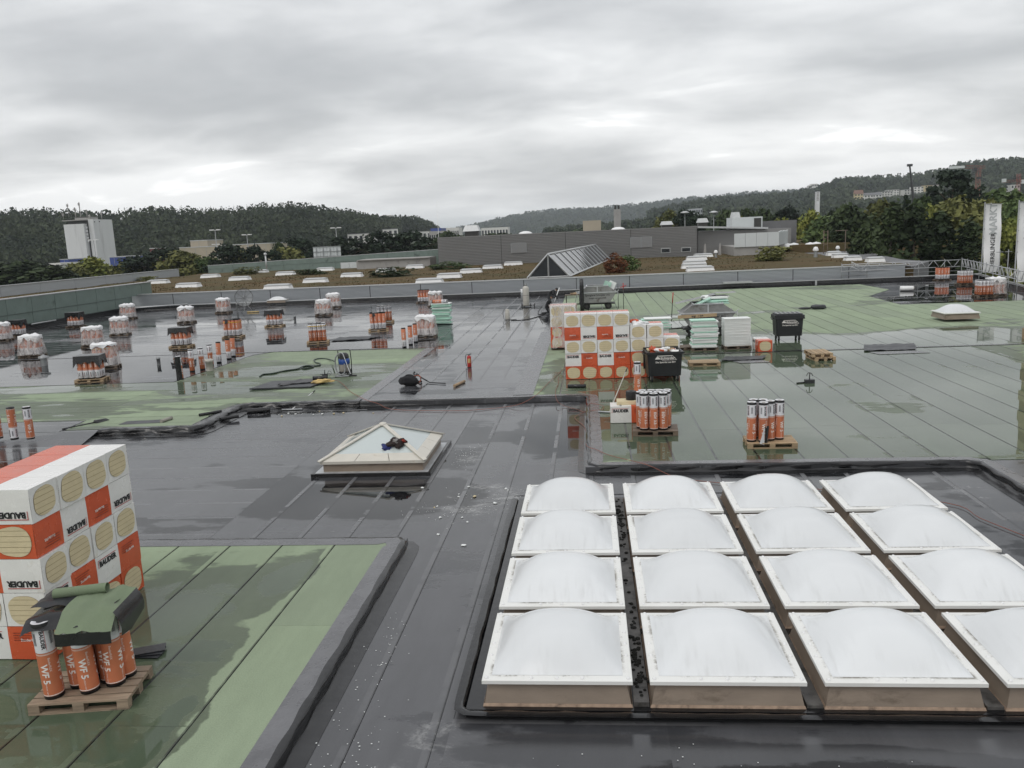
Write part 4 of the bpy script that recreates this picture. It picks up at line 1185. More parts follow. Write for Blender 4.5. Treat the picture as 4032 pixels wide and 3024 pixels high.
# wrapped stack behind, four layers
for L_ in range(4):
    for i in range(2):
        pack((-1.55+i*.602, 39.25, L_*PH+.13), PI/2 if L_ in (0, 1) else -PI/2, f'{("left", "right")[i]} film wrapped pack behind the middle stack, {("bottom", "second", "third", "top")[L_]} layer', f'{("bottom", "second", "third", "top")[L_]} layer of the wrapped stack', False)
b = cover_bag(MB(), 1.24, 1.26, 4*PH+.155, .13, 33, .02)
b.grid(lambda u, v: (-.62+1.24*u, -.62+1.24*v, 4*PH+.15+.01*noise.noise(Vector((u*5, v*5, 0)))), 8, 8, 0, True)
solo('packing_film', b, 'film', 'clear film wrapped round the insulation packs behind the middle stack', 'plastic film', (-1.25, 39.25, 0))
pallet((-1.25, 39.25, 0), 0, 'pallet under the film wrapped insulation packs', 'oldwood')
# single packs
p = (7.52, 36.21, 0)
pack((p[0]-.06, p[1]+.60, .01), PI/2, 'single orange and white insulation pack standing alone left of the closed bin', None)
o = bpy.data.objects[-1]
p = (1.03, 23.4, 0)
pk = pack((p[0]+.08, p[1]+.31, .01), PI, 'white insulation pack lying beside the EGV roll pallet', None)
b = MB(); b.b2(-.42, .42, -.22, .22, 0, .10); solo('foam_board', b, 'pir', 'pale foam board lying on the white insulation pack', 'insulation board', (p[0]+.10, p[1]+.42, .50))
b = MB(); b.lathe([(.001, 0), (.15, 0), (.152, .02), (.15, .24), (.145, .25), (.05, .245), (.05, .1), (.001, .1)], 18)
solo('short_roll', b, 'bitend', 'short black roll standing on the foam board beside the EGV rolls', 'membrane roll', (p[0]+.10, p[1]+.45, .60))
q = (1.44, 27.27, 0)
near_roll('WF', 'WF 5', (q[0]+.02, q[1]-.9, .30), .2, 'single roll standing behind the short black roll', None)
b = MB(); b.b2(-.3, .3, -.3, .3, 0, .30); solo('foam_block', b, 'pir', 'low foam block under the single roll behind the EGV pallet', 'insulation board', (q[0]+.02, q[1]-.9, 0))

# ------------------------------------------------------------------ foam board stacks
ORDW = ['lowest', 'second', 'third', 'fourth', 'fifth', 'sixth', 'seventh', 'eighth', 'ninth', 'tenth', 'eleventh', 'twelfth', 'thirteenth', 'fourteenth', 'fifteenth', 'sixteenth', 'seventeenth', 'eighteenth', 'nineteenth', 'topmost']
def board_stack(x, y, z, n, w_, d_, th, jit, mats, label, group, rz=0.0):
    ms = {}
    for m_ in set(mats):
        b = MB(); b.b2(-w_/2, w_/2, -d_/2, d_/2, 0, th-.004)
        b.b2(-w_/2-.015, w_/2+.015, -d_/2-.015, d_/2-.02, th*.5, th-.006); ms[m_] = b.mesh('foam_board', m_)
    for k in range(n):
        o = ob('foam_board', ms[mats[k % len(mats)]], None, (x+RND.gauss(0, jit), y+RND.gauss(0, jit), z+k*th), (0, 0, rz+RND.gauss(0, jit*.6)))
        tag(o, ('topmost' if k == n-1 else ORDW[k])+' '+label, 'insulation board', group)
w2 = (6.49, 37.18, 0)
pallet((w2[0], w2[1]+.45, 0), .02, 'dark pallet under the neat white foam board stack', 'oldwood')
board_stack(w2[0]-.02, w2[1]+.42, PZ, 20, 1.12, .72, .0615, .006, ['xps'], 'white foam board in the neat stack beside the single insulation pack', 'boards in the neat white stack', .03)
w2 = (5.04, 36.99, 0)
pallet((w2[0], w2[1]+.45, 0), -.02, 'grey weathered pallet under the ragged white and mint boards', 'oldwood')
board_stack(w2[0]+.0, w2[1]+.42, PZ, 19, 1.08, .70, .0645, .035, ['xps', 'xps', 'mint', 'xps'], 'foam board in the ragged white and mint stack', 'boards in the ragged stack')
pallet((w2[0]-.95, w2[1]+.75, 0), .3, 'dark pallet left of the ragged board stack', 'oldwood')
w2 = (-9.41, 51.87, 0)
board_stack(w2[0]+.02, w2[1]+.4, .05, 19, 1.15, .75, .068, .06, ['mint', 'mint', 'xps', 'mint'], 'pale mint foam board in the untidy stack left of the lane', 'boards in the mint stack')
roll('WF', (w2[0]-.52, w2[1]+.2, .05+19*.068+.115), 'orange roll lying on top of the mint board stack', None, 0, False, (0, PI/2))
w2 = (3.04, 38.34, 1.25)
board_stack(w2[0], w2[1]+.4, .9, 8, 1.2, .7, .06, .05, ['mint', 'xps'], 'mint and white boards showing behind the middle insulation stack', 'boards behind the middle stack')
b = MB(); b.b2(-.55, .55, -.3, .3, 0, .9); solo('insulation_block', b, 'pfwhite', 'white wrapped block carrying the boards behind the middle stack', 'insulation pack', (w2[0], w2[1]+.4, 0))

# loose pallets
p = (4.48, 32.9, 0)
pallet((p[0], p[1]+.4, 0), -.02, 'fresh yellow pallet lying between the open bin and foam stacks', 'wood')
p = (9.22, 33.41, 0)
pallet((p[0]-.05, p[1]+.55, 0), PI/2+.08, 'lower of the two empty pallets in the pond right of the closed bin', 'wood', True)
pallet((p[0]-.12, p[1]+.62, PZ), PI/2+.02, 'upper of the two empty pallets in the pond right of the closed bin', 'wood', True)

# ------------------------------------------------------------------ waste containers
def rbox(mb, c, size, bev, mi=0, taper=(1, 1), mat=None):
    """box with chamfered vertical edges; taper scales the foot"""
    x, y, z = size[0]/2, size[1]/2, size[2]/2
    def ring(kx, ky, zz):
        return [(c[0]+px*kx, c[1]+py*ky, c[2]+zz) for px, py in ((-x+bev, -y), (x-bev, -y), (x, -y+bev), (x, y-bev), (x-bev, y), (-x+bev, y), (-x, y-bev), (-x, -y+bev))]
    vs = ring(taper[0], taper[1], -z)+ring(1, 1, z)
    mb.add(vs, [tuple(range(8))[::-1], tuple(range(8, 16))]+[(i, (i+1) % 8, 8+(i+1) % 8, 8+i) for i in range(8)], mi, False, mat)
    return mb
def wheel_parts(parent, loc, r=.10, rz=0.0):
    t = ob('caster', None, parent, loc, (0, 0, rz)); t.empty_display_size = .05
    return t
def container(loc, rz, label, opened):
    t = thing('waste_container', label, 'bin', loc, rz)
    b = MB(); rbox(b, (0, 0, .635), (1.24, .98, .83), .06, 0, (.93, .88)); body = part('body', b, 'bin', t)
    for x in (-.47, .47):
        b = MB(); b.box((x*1.1, -.470, .62), (.03, .02, .55)); part('rib', b, 'bin', body)
    b = MB()
    for (x0, x1, y0, y1) in ((-.66, .66, -.53, -.45), (-.66, .66, .45, .53), (-.66, -.58, -.45, .45), (.58, .66, -.45, .45)): b.b2(x0, x1, y0, y1, 1.02, 1.10)
    part('collar', b, 'bin', t)
    for sx in (-1, 1):
        b = MB(); b.tube([(sx*.66, 0, 1.0), (sx*.74, 0, 1.0)], .035, 10); part('lifting_pin', b, 'bin', t)
        b = MB(); b.tube([(sx*.67, -.3, 1.06), (sx*.73, -.28, 1.02), (sx*.73, .28, 1.02), (sx*.67, .3, 1.06)], .016, 6); part('handle', b, 'bin', t)
    if opened:
        b = MB(); b.b2(-.64, .64, .56, .62, .35, 1.14); rbox(b, (0, .66, .78), (1.2, .10, .70), .03); part('lid', b, 'bin', t)
    else:
        b = MB(); rbox(b, (0, 0, 1.15), (1.34, 1.06, .10), .05)
        rbox(b, (0, .05, 1.22), (1.22, .90, .06), .05); lid = part('lid', b, 'bin', t)
        for k in range(6):
            b = MB(); b.box((-.5+k*.2, .02, 1.262), (.10, .82, .028)); part('lid_rib', b, 'greyhose', lid)
    for (x, y, a) in ((-.46, -.34, .5), (.46, -.34, .2), (-.46, .34, 1.2), (.46, .34, 2.0)):
        b = MB(); b.tube([(x-.032, y, .11), (x+.032, y, .11)], .11, 16); w_ = part('wheel', b, 'rubber', t)
        b = MB(); b.tube([(x-.03, y, .10), (x+.03, y, .10)], .055, 12); part('hub', b, 'steel', w_)
        b = MB(); b.b2(x-.045, x-.033, y-.03, y+.05, .09, .25); b.b2(x+.033, x+.045, y-.03, y+.05, .09, .25); b.b2(x-.07, x+.07, y-.05, y+.07, .235, .255); part('fork', b, 'steel', w_)
    b = MB()
    tilt = .079/.82*1.2
    fm = face_mat((0, -.474, .86), (1, 0, 0), (0, -.071, 1))
    k = 1.0
    P2 = lambda x, y, z=.006: fm @ Vector((x, y, z))
    b.add([P2(-.36, -.02), P2(-.14, -.02), P2(-.27, .10)], [(0, 1, 2)])                         # white gable
    for (x0, y0, x1, y1, hw) in ((-.27, .105, .26, .105, .012), (-.10, -.055, .40, -.055, .006), (.26, .11, .41, -.055, .007), (-.20, .085, -.09, -.055, .005), (-.19, .088, .26, .088, .004)):
        dx, dy = x1-x0, y1-y0; L = math.hypot(dx, dy); nx, ny = -dy/L*hw, dx/L*hw
        b.add([P2(x0+nx, y0+ny), P2(x0-nx, y0-ny), P2(x1-nx, y1-ny), P2(x1+nx, y1+ny)], [(0, 1, 2, 3)])
    put_text(b, 'Schnyder', .135, fm @ Matrix.Translation((.09, .015, 0)), 0, .0035, .25, .008)
    put_text(b, 'Die Spengler aus Elgg', .082, fm @ Matrix.Translation((.02, -.13, 0)), 0, .0025, 0, .008)
    part('logo', b, 'whiteink', body)
    return t
bx = (2.55, 29.8, 0)
cb = container((bx[0]+.05, bx[1]+.35, 0), .06, 'open black waste container heaped with foam scraps', True)
b = MB()
t = thing('foam_scraps', 'heap of white, orange and tan foam scraps filling the open container', 'waste', (bx[0]+.05, bx[1]+.35, 1.0), .06)
for k in range(16):
    b = MB(); x, y = RND.uniform(-.42, .42), RND.uniform(-.32, .3)
    s_ = RND.uniform(.10, .26)
    mt = Matrix.Translation((x, y, .04+.13*(1-abs(x)*1.6)*RND.uniform(.5, 1.2))) @ Matrix.Rotation(RND.uniform(0, 6), 4, 'Z') @ Matrix.Rotation(RND.uniform(-.4, .4), 4, 'X')
    b.box((0, 0, 0), (s_*1.5, s_*.8, .05), mat=mt); part('scrap', b, RND.choice(['xps', 'xps', 'pir', 'cardboard', 'pfwhite', 'pir', 'pforange']), t)
b = MB(); crumple(b, (-.38, -.05, .13), (.12, .14, .12), 21, rough=.8); part('orange_film', b, 'pforange', t)
b = MB(); crumple(b, (-.15, -.12, .11), (.22, .16, .09), 25, rough=.8); part('white_film', b, 'filmcap', t)
bx = (9.23, 39.52, 0)
container((bx[0], bx[1]+.35, 0), -.02, 'closed black waste container standing in the water at right', False)

# ------------------------------------------------------------------ tipping skips on wheeled frames
def skip(loc, rz, label, sc_=1.0, heaped=False):
    t = thing('skip', label, 'skip', loc, rz)
    d_ = .75
    def loop(y): return [(-.86, .48), (.86, .48), (1.34, 1.18), (.72, 1.62), (-.72, 1.62), (-1.34, 1.18)]
    b = MB()
    lp_ = loop(0); n = 6
    vs = [(x, -d_, z) for x, z in lp_]+[(x, d_, z) for x, z in lp_]
    b.add(vs, [(0, 1, 2, 5), (5, 2, 3, 4), (6+5, 6+2, 6+1, 6), (6+4, 6+3, 6+2, 6+5), (0, 6, 7, 1), (1, 7, 8, 2), (2, 8, 9, 3), (4, 10, 11, 5), (5, 11, 6, 0)])
    body = part('tub', b, 'skip', t)
    b = MB()
    b.b2(-1.38, 1.38, -d_-.05, -d_-.003, 1.15, 1.22); b.b2(-1.38, 1.38, d_+.003, d_+.05, 1.15, 1.22); part('rim', b, 'steel', t)
    b = MB(); b.b2(-.75, .75, -d_-.03, -d_+.03, 1.60, 1.66); b.b2(-.75, .75, d_-.03, d_+.03, 1.60, 1.66); b.b2(-.75, -.69, -d_, d_, 1.60, 1.66); b.b2(.69, .75, -d_, d_, 1.60, 1.66); part('top_frame', b, 'steel', t)
    b = MB(); b.b2(-.035, .035, -d_-.045, -d_-.003, 1.22, 1.62); part('rib', b, 'steel', t)
    for sx in (-1, 1):
        b = MB(); b.tube([(sx*1.34, -d_, 1.18), (sx*1.48, -d_-.02, 1.32)], .022, 6); b.tube([(sx*1.42, -d_, 1.28), (sx*1.40, -d_, .75), (sx*1.2, -d_, .55)], .014, 6); part('lifting_lug', b, 'steel', t)
    b = MB(); b.b2(-1.2, 1.2, -.5, .5, .34, .42); b.b2(1.1, 2.0, -.04, .04, .34, .40) if False else None; part('frame', b, 'darksteel', t)
    for sx in (-.75, .75):
        for sy in (-.55, .55):
            b = MB(); b.tube([(sx, sy-.06, .24), (sx, sy+.06, .24)], .24, 18); w_ = part('wheel', b, 'rubber', t)
            b = MB(); b.tube([(sx, sy-.065, .24), (sx, sy+.065, .24)], .11, 12); part('hub', b, 'darksteel', w_)
    b = MB(); b.tube([(-1.2, 0, .38), (-1.95, 0, .36)], .04, 8); part('drawbar', b, 'darksteel', t)
    b = MB()
    put_text(b, 'Spenglerei Schnyder AG', .175, face_mat((0, -d_, 1.00), (1, 0, 0), (0, 0, 1)), 0, .004)
    put_text(b, 'Spengler aus Leidenschaft', .115, face_mat((0, -d_, .80), (1, 0, 0), (0, 0, 1)), 0, .003)
    part('lettering', b, 'ink', body)
    return t
p1 = (0.57, 58.37, 0)
skip((p1[0]-.02, p1[1]+.6, 0), .02, 'grey steel skip in the far middle with few boards inside')
for k, (m_, rx, ry, x) in enumerate((('mint', .5, .75, .55), ('xps', -.2, .9, .85))):
    b = MB(); b.box((0, 0, .3), (.06 if 0 else .5, .05, .75)); o = solo('foam_board', b, m_, f'{("mint", "white")[k]} board sticking out of the far middle skip', 'insulation board', (p1[0]+x, p1[1]+.6, 1.25), (rx*.3, ry*.5, 0))
p2 = (5.16, 42.05, 0)
sx2, sy2 = (5.86, 42.6)[:2]
skip((sx2, sy2, 0), -.02, 'grey steel skip heaped with mint boards behind the foam stacks')
for k in range(5):
    b = MB(); b.box((0, 0, 0), (1.25, .6, .06))
    solo('foam_board', b, ('mint', 'mint', 'mint', 'xps', 'xps')[k], ('slanting mint', 'lower mint', 'middle mint', 'lower white', 'topmost white')[k]+' board heaped on the near skip', 'insulation board', (sx2+(-.42, .45, .42, .40, .48)[k], sy2-.15+.1*k, (1.62, 1.66, 1.74, 1.86, 1.92)[k]), (.05, (-.42, .10, .02, .0, .02)[k], .05*k), 'boards heaped on the near skip')
b = MB(); b.grid(lambda u, v: (-1.5+2.0*u, -.2+.9*v, .42*u+.02*noise.noise(Vector((u*5, v*5, 1)))), 10, 4); b.grid(lambda u, v: (.5+1.0*u, -.1+.9*v, .46-.02*u+.12*max(0, u-.7)), 6, 4)
solo('membrane_sheet', b, 'foil', 'black sheet thrown over the boards on the near skip', 'membrane', (sx2, sy2+.1, 1.62))
b = MB(); b.b2(-.95, .95, -.02, .02, 0, .16)
o = solo('timber_plank', b, 'wood', 'printed timber plank leaning across the near skip front', 'plank', (sx2-.55, sy2-.82, .98), (0, -.03, 0))
b = MB(); put_text(b, 'engl   r Sch', .13, face_mat((0, -.022, .08), (1, 0, 0), (0, 0, 1)), 0, .003); part('lettering', b, 'ink', o)
# red jack props at the skip frames
for k, (q, lab) in enumerate((((4.61, 47.86, 0), 'red topped steel prop left of the near skip'), ((2, 58.41, 0), 'grey steel post right of the far middle skip'), ((2.34, 57.85, 0), 'thin post with red cross handle right of the far middle skip'))):
    t = thing('steel_prop', lab, 'prop', (q[0], q[1], 0))
    b = MB(); b.tube([(0, 0, 0), (.12*(k == 0), 0, (1.75, 1.7, 1.55)[k])], .022, 8); part('tube', b, 'darksteel', t)
    b = MB()
    if k == 0: b.tube([(.08, 0, 1.2), (.125, 0, 1.8)], .028, 8)
    elif k == 1: b.b2(-.05, .05, -.05, .05, 0, .012)
    else: b.tube([(-.2, 0, 1.5), (.2, 0, 1.62)], .025, 6); b.tube([(0, 0, 1.35), (0, 0, 1.8)], .028, 6)
    part('handle' if k != 1 else 'foot_plate', b, 'red' if k != 1 else 'darksteel', t)
q = (-0.51, 57.68, 0)
b = MB(); b.lathe([(.001, 0), (.14, 0), (.145, .4), (.14, 1.0), (.145, 1.7), (.13, 2.2), (.001, 2.21)], 16)
solo('wrapped_post', b, 'foil', 'tall black wrapped post standing before the far middle skip', 'post', (q[0], q[1], 0))
q = (-1.23, 62.94, 0)
t = thing('work_table', 'low site table with tools left of the far middle skip', 'table', (q[0], q[1], 0))
b = MB(); b.b2(-.6, .6, -.3, .3, .70, .76); part('top', b, 'oldwood', t)
for sx in (-.5, .5):
    for sy in (-.22, .22):
        b = MB(); b.b2(sx-.03, sx+.03, sy-.03, sy+.03, 0, .70); part('leg', b, 'darksteel', t)
b = MB(); crumple(b, (.1, 0, .82), (.35, .2, .07), 3, rough=.6); part('tool_pile', b, 'cardboard', t)

# ------------------------------------------------------------------ fire extinguisher
q = (-5.13, 34.36, 0)
t = thing('fire_extinguisher', 'red fire extinguisher standing alone on the grey central lane', 'fire extinguisher', (q[0], q[1]+.05, 0), .1)
b = MB(); b.lathe([(.001, .02), (.088, .02), (.09, .03), (.09, .43), (.082, .465), (.055, .495), (.03, .505), (.001, .51)], 20); part('cylinder', b, 'red', t)
b = MB(); b.lathe([(.086, 0), (.088, .03), (.0905, .04)], 20); part('foot_ring', b, 'rubber', t)
b = MB(); b.lathe([(.028, .50), (.028, .55), (.001, .555)], 10); b.tube([(0, 0, .545), (.03, -.02, .57), (.10, -.04, .585)], .011, 6); b.tube([(0, 0, .53), (.10, -.04, .545)], .009, 6); part('valve', b, 'darkplastic', t)
b = MB(); b.tube([(0, 0, .53), (-.05, 0, .555), (-.13, 0, .52), (-.155, 0, .38), (-.14, 0, .18), (-.12, 0, .06)], .013, 8); part('hose', b, 'rubber', t)
b = MB(); b.grid(lambda u, v: (.0915*math.cos(-2.2+1.3*u), .0915*math.sin(-2.2+1.3*u), .20+.18*v), 8, 1); part('label', b, 'yellowrag', t)

# ------------------------------------------------------------------ wet vacuum with hose and wand
q = (-10.28, 33.32, 0)
vx, vy = q[0], q[1]+.25
t = thing('vacuum_cleaner', 'blue and black wet vacuum cleaner with grey hose on the green strips', 'vacuum cleaner', (vx, vy, 0), .05)
b = MB(); b.lathe([(.001, .12), (.20, .12), (.215, .16), (.215, .40), (.21, .43)], 22); part('tank', b, 'core', t)
b = MB(); b.lathe([(.21, .43), (.235, .45), (.24, .56), (.23, .64), (.20, .67)], 22); part('motor_housing', b, 'blue', t)
b = MB(); b.lathe([(.20, .67), (.21, .72), (.19, .84), (.12, .90), (.001, .91)], 22); b.b2(-.10, .10, -.23, -.16, .66, .84); part('lid', b, 'darkplastic', t)
b = MB(); b.tube([(-.25, .16, .10), (-.27, .14, .55), (-.26, .1, .98), (-.22, .08, 1.02), (.22, .08, 1.02), (.26, .1, .98), (.27, .14, .55), (.25, .16, .10)], .020, 8); part('push_handle', b, 'darkplastic', t)
b = MB(); b.b2(-.24, .24, -.20, .24, .07, .12); part('chassis', b, 'darkplastic', t)
for (x, y, r_) in ((-.22, .2, .10), (.22, .2, .10), (-.16, -.2, .05), (.16, -.2, .05)):
    b = MB(); b.tube([(x-.02, y, r_), (x+.02, y, r_)], r_, 14); part('wheel', b, 'rubber', t)
b = MB()
hp = [(-.05, -.2, .93), (-.18, -.24, .88), (-.30, -.24, .70), (-.31, -.26, .40), (-.26, -.30, .18), (-.10, -.42, .06), (.15, -.52, .035), (.30, -.62, .03), (.22, -.74, .03), (-.1, -.76, .03), (-.24, -.68, .03), (-.10, -.55, .04), (.05, -.36, .10), (.08, -.27, .28), (.06, -.25, .48)]
def smooth_path(pts, n=4):
    pts = [Vector(p) for p in pts]; o = []
    for i in range(len(pts)-1):
        p0, p1, p2_, p3 = pts[max(0, i-1)], pts[i], pts[i+1], pts[min(len(pts)-1, i+2)]
        for k in range(n):
            s_ = k/n
            o.append(.5*((2*p1)+(p2_-p0)*s_+(2*p0-5*p1+4*p2_-p3)*s_*s_+(3*p1-p0-3*p2_+p3)*s_**3))
    o.append(pts[-1]); return o
b.tube(smooth_path(hp), .028, 8); part('suction_hose', b, 'greyhose', t)
wand = thing('suction_wand', 'chrome suction wand with black floor nozzle leaning on the vacuum', 'vacuum wand', (vx, vy, 0), .05)
b = MB(); b.tube(smooth_path([(-.08, -.24, .93), (.0, -.28, .93), (.06, -.30, .86), (.30, -.50, .24), (.38, -.56, .07)]), .016, 8); part('tube', b, 'steel', wand)
b = MB(); b.b2(.25, .62, -.62, -.52, .012, .055); b.b2(.33, .43, -.60, -.52, .05, .10); part('floor_nozzle', b, 'darkplastic', wand)
# dark green drain hose
hose = [(-11.12, 34.95, 0.35), (-12.25, 37.74, 0.04), (-12.84, 38.21, 0.03), (-13.02, 37.81, 0.03), (-12.65, 36.94, 0.03), (-12.31, 36.54, 0.03), (-12.23, 35.97, 0.03), (-12.69, 35.93, 0.03), (-12.86, 35.64, 0.03), (-12.61, 35.22, 0.03), (-12.34, 35.67, 0.03), (-12.63, 35.92, 0.05), (-12.85, 35.71, 0.05), (-12.92, 35.21, 0.03), (-13.3, 34.82, 0.03), (-13.66, 34.14, 0.03), (-14, 33.96, 0.03), (-13.91, 33.38, 0.03)]
b = MB(); b.tube(smooth_path(hose), .030, 8)
solo('drain_hose', b, 'greenhose', 'dark green hose snaking over the green strips left of the vacuum', 'hose')
# black board with offcuts beside it
q = (-11.78, 31.25, 0)
b = MB(); b.add([(-1.35, -.85, .02), (1.05, -.78, .02), (1.38, .75, .02), (-1.05, .72, .02), (-1.35, -.85, .07), (1.05, -.78, .07), (1.38, .75, .07), (-1.05, .72, .07)], [(4, 5, 6, 7), (0, 1, 5, 4), (1, 2, 6, 5), (2, 3, 7, 6), (3, 0, 4, 7)])
solo('dark_board', b, 'tarp', 'large dark board lying flat on the green strips before the vacuum', 'board', (q[0], q[1], 0))
for k, (x, y, sx, sy, a, m_, lab) in enumerate(((.35, .25, .9, .8, .3, 'cloth', 'grey fleece sheets piled on the dark board'), (.0, .0, .35, 1.1, -.5, 'cloth', 'bent grey fleece strip across the dark board'))):
    b = MB(); b.grid(lambda u, v: ((u-.5)*sx, (v-.5)*sy, .09+.07*math.sin(u*PI)*(1 if k else .4)+.03*noise.noise(Vector((u*4, v*4, k)))), 10, 8); solo('fleece_sheet', b, m_, lab, 'fleece', (q[0]+x, q[1]+y, 0), (0, 0, a))
b = MB(); b.tube([(-.28, 0, 0), (.28, .04, 0)], .085, 14); solo('dark_roll', b, 'foil', 'small dark roll lying at the end of the dark board', 'membrane roll', (q[0]+1.0, q[1]+.55, .16))
b = MB(); crumple(b, (0, 0, 0), (.42, .17, .07), 6, rough=.8); solo('packing_scrap', b, 'yellowrag', 'crumpled yellow packing scrap beside the dark board', 'waste', (q[0]+1.25, q[1]+.05, .12), (0, 0, .25))
# small pump stand
q = (-10.86, 32.59, 0)
t = thing('tool_stand', 'small black tool with upright handle beside the vacuum hose', 'tool', (q[0], q[1]+.1, .0))
b = MB(); b.b2(-.10, .10, -.07, .07, 0, .16); part('base', b, 'darkplastic', t)
b = MB(); b.tube([(0, 0, .15), (0, 0, .34)], .02, 8); b.tube([(-.2, 0, .16), (.22, 0, .18)], .014, 6); part('handle', b, 'darkplastic', t)
b = MB(); b.tube(smooth_path([(.08, 0, .12), (.18, 0, .3), (.26, .05, .2), (.2, -.1, .02), (.6, .1, .02)]), .008, 6); part('cable', b, 'greenhose', t)

# squeegees
def squeegee(name, foot, head, label, mat='steel', dark=True):
    foot, head = Vector(foot), Vector(head)
    t = thing(name, label, 'squeegee', tuple(foot))
    dv = head-foot
    b = MB(); b.tube([(0, 0, .03), tuple(dv*.93)], .016, 8); part('handle', b, mat, t)
    b = MB(); b.tube([tuple(dv*.9), tuple(dv)], .021, 8); part('grip', b, 'ink', t)
    sd = Vector((dv.y, -dv.x, 0)).normalized() if abs(dv.x)+abs(dv.y) > .1 else Vector((1, 0, 0))
    b = MB(); b.tube([tuple(-sd*.36+Vector((0, 0, .03))), tuple(sd*.36+Vector((0, 0, .03)))], .022, 6); part('blade_holder', b, 'steel', t)
    b = MB(); b.tube([tuple(-sd*.36+Vector((0, 0, .008))), tuple(sd*.36+Vector((0, 0, .008)))], .010, 4); part('rubber_blade', b, 'rubber', t)
    return t
squeegee('squeegee', (-10.28, 27.15, -0.15), (-10.32, 29.76, 0.04), 'white handled squeegee lying across the step by the pyramid skylight', 'white')
squeegee('squeegee', (0.51, 24.81, 0), (1.17, 26.95, 1.02), 'wooden handled squeegee leaning on the roll behind the EGV pallet', 'cyl')

# ------------------------------------------------------------------ things on the central lane
q = (-6.89, 30.23, 0)
t = thing('tool_bag', 'black tool bag lying on the central lane near the foil edge', 'bag', (q[0], q[1]+.2, 0), .2)
b = MB(); crumple(b, (0, 0, .19), (.34, .22, .20), 7, rough=.35); part('bag_body', b, 'clothes', t)
b = MB(); b.tube(smooth_path([(-.2, 0, .30), (-.05, -.03, .42), (.15, 0, .40), (.24, .02, .28)]), .018, 6); part('strap', b, 'clothes2', t)
q = (-6.66, 30.91, 0)
t = thing('cable_coil', 'orange coiled cable right beside the black tool bag', 'cable', (q[0], q[1]+.05, 0))
b = MB()
for k in range(5): b.tube([(.16*math.cos(a*.5)*(1-.05*k), .05*k-.1+.02*math.sin(a), .16+.15*math.sin(a*.5)*(1-.05*k)) for a in range(0, 13)], .02, 6)
part('coil', b, 'cord', t)
b = MB(); b.tube(smooth_path([(-.05, 0, .28), (-.14, .05, .36), (-.10, .1, .42)]), .035, 8); b.tube([(.1, 0, .1), (.16, 0, .02)], .04, 8); part('plugs', b, 'darkplastic', t)
torch = [(-6.65, 31.2, 0.25), (-6.45, 30.95, 0.18), (-6.29, 31.02, 0.06), (-6.16, 30.79, 0.04), (-5.49, 30.47, 0.04)]
t = thing('gas_torch', 'long black gas torch lying on the lane right of the cable coil', 'torch')
b = MB(); b.tube(torch[2:], .020, 8); part('lance', b, 'darkplastic', t)
b = MB(); b.tube(smooth_path(torch[:3]), .026, 8); b.tube([torch[0], (torch[0][0]-.1, torch[0][1], torch[0][2]+.06)], .05, 10); part('burner', b, 'darkplastic', t)
q = (-4.93, 30.18, 0)
b = MB(); b.tube([(-.12, -.45, .055), (.12, .45, .055)], .055, 14)
solo('cardboard_tube', b, 'cardboard', 'tan cardboard tube lying on the central lane', 'tube', (q[0], q[1]+.1, 0))
q = (-0.5, 29.07, 0)
b = MB(); b.tube([(-.35, .02, .06), (.30, -.02, .06)], .07, 14); solo('dark_roll', b, 'foil', 'small black roll lying before the middle insulation stack', 'membrane roll', (q[0], q[1], 0))
# torn felt rolls along the left step
for (pp, L, r_, a, z, lab) in (((-12.66, 26.01, 0), .75, .05, .8, .06, 'thin black felt roll on the green strips near the step'), ((-12.3, 25.89, 0), .7, .02, .75, .03, 'narrow black rod beside the thin felt roll'), ((-11.87, 25.68, -0.1), .6, .06, .75, -.04, 'black felt roll hanging over the step edge'), ((-11.35, 26.86, -0.16), .75, .09, .3, -.07, 'black felt roll lying in the basin below the step')):
    b = MB(); b.tube([(-L/2, 0, 0), (L/2, 0, 0)], r_, 12, cap=False); b.tube([(-L/2, 0, 0), (L/2, 0, 0)], r_*.6, 10, cap=False); solo('felt_roll', b, 'foil', lab, 'felt roll', (pp[0], pp[1], z), (0, 0, a))
q = (-14.43, 24.93, 0)
b = MB(); b.grid(lambda u, v: (-.75+1.3*u, -.25+.5*v+.15*u, .012+.003*math.sin(u*9)), 8, 3); solo('felt_sheet', b, 'tarp', 'partly unrolled black felt sheet on the left green strips', 'felt', (q[0], q[1]+.1, 0))
b = MB(); b.tube([(0, -.22, .055), (.1, .28, .055)], .055, 12); solo('felt_roll', b, 'core', 'rolled end of the unrolled felt sheet on the green strips', 'felt roll', (q[0]+.62, q[1]+.22, 0))
q = (-16.43, 24.81, 0)
t = thing('broom', 'black broom lying on the corner of the left green strips', 'broom', (q[0], q[1], 0))
b = MB(); b.tube([(-.35, -.5, .02), (.25, .35, .03)], .018, 6); part('handle', b, 'darkplastic', t)
b = MB(); b.add([(.15, .35, .01), (.35, .28, .01), (.5, .75, .01), (.35, .85, .01), (.2, .36, .10), (.32, .3, .10), (.42, .7, .07), (.36, .75, .07)], [(4, 5, 6, 7), (0, 1, 5, 4), (1, 2, 6, 5), (2, 3, 7, 6), (3, 0, 4, 7)]); part('head', b, 'darkplastic', t)
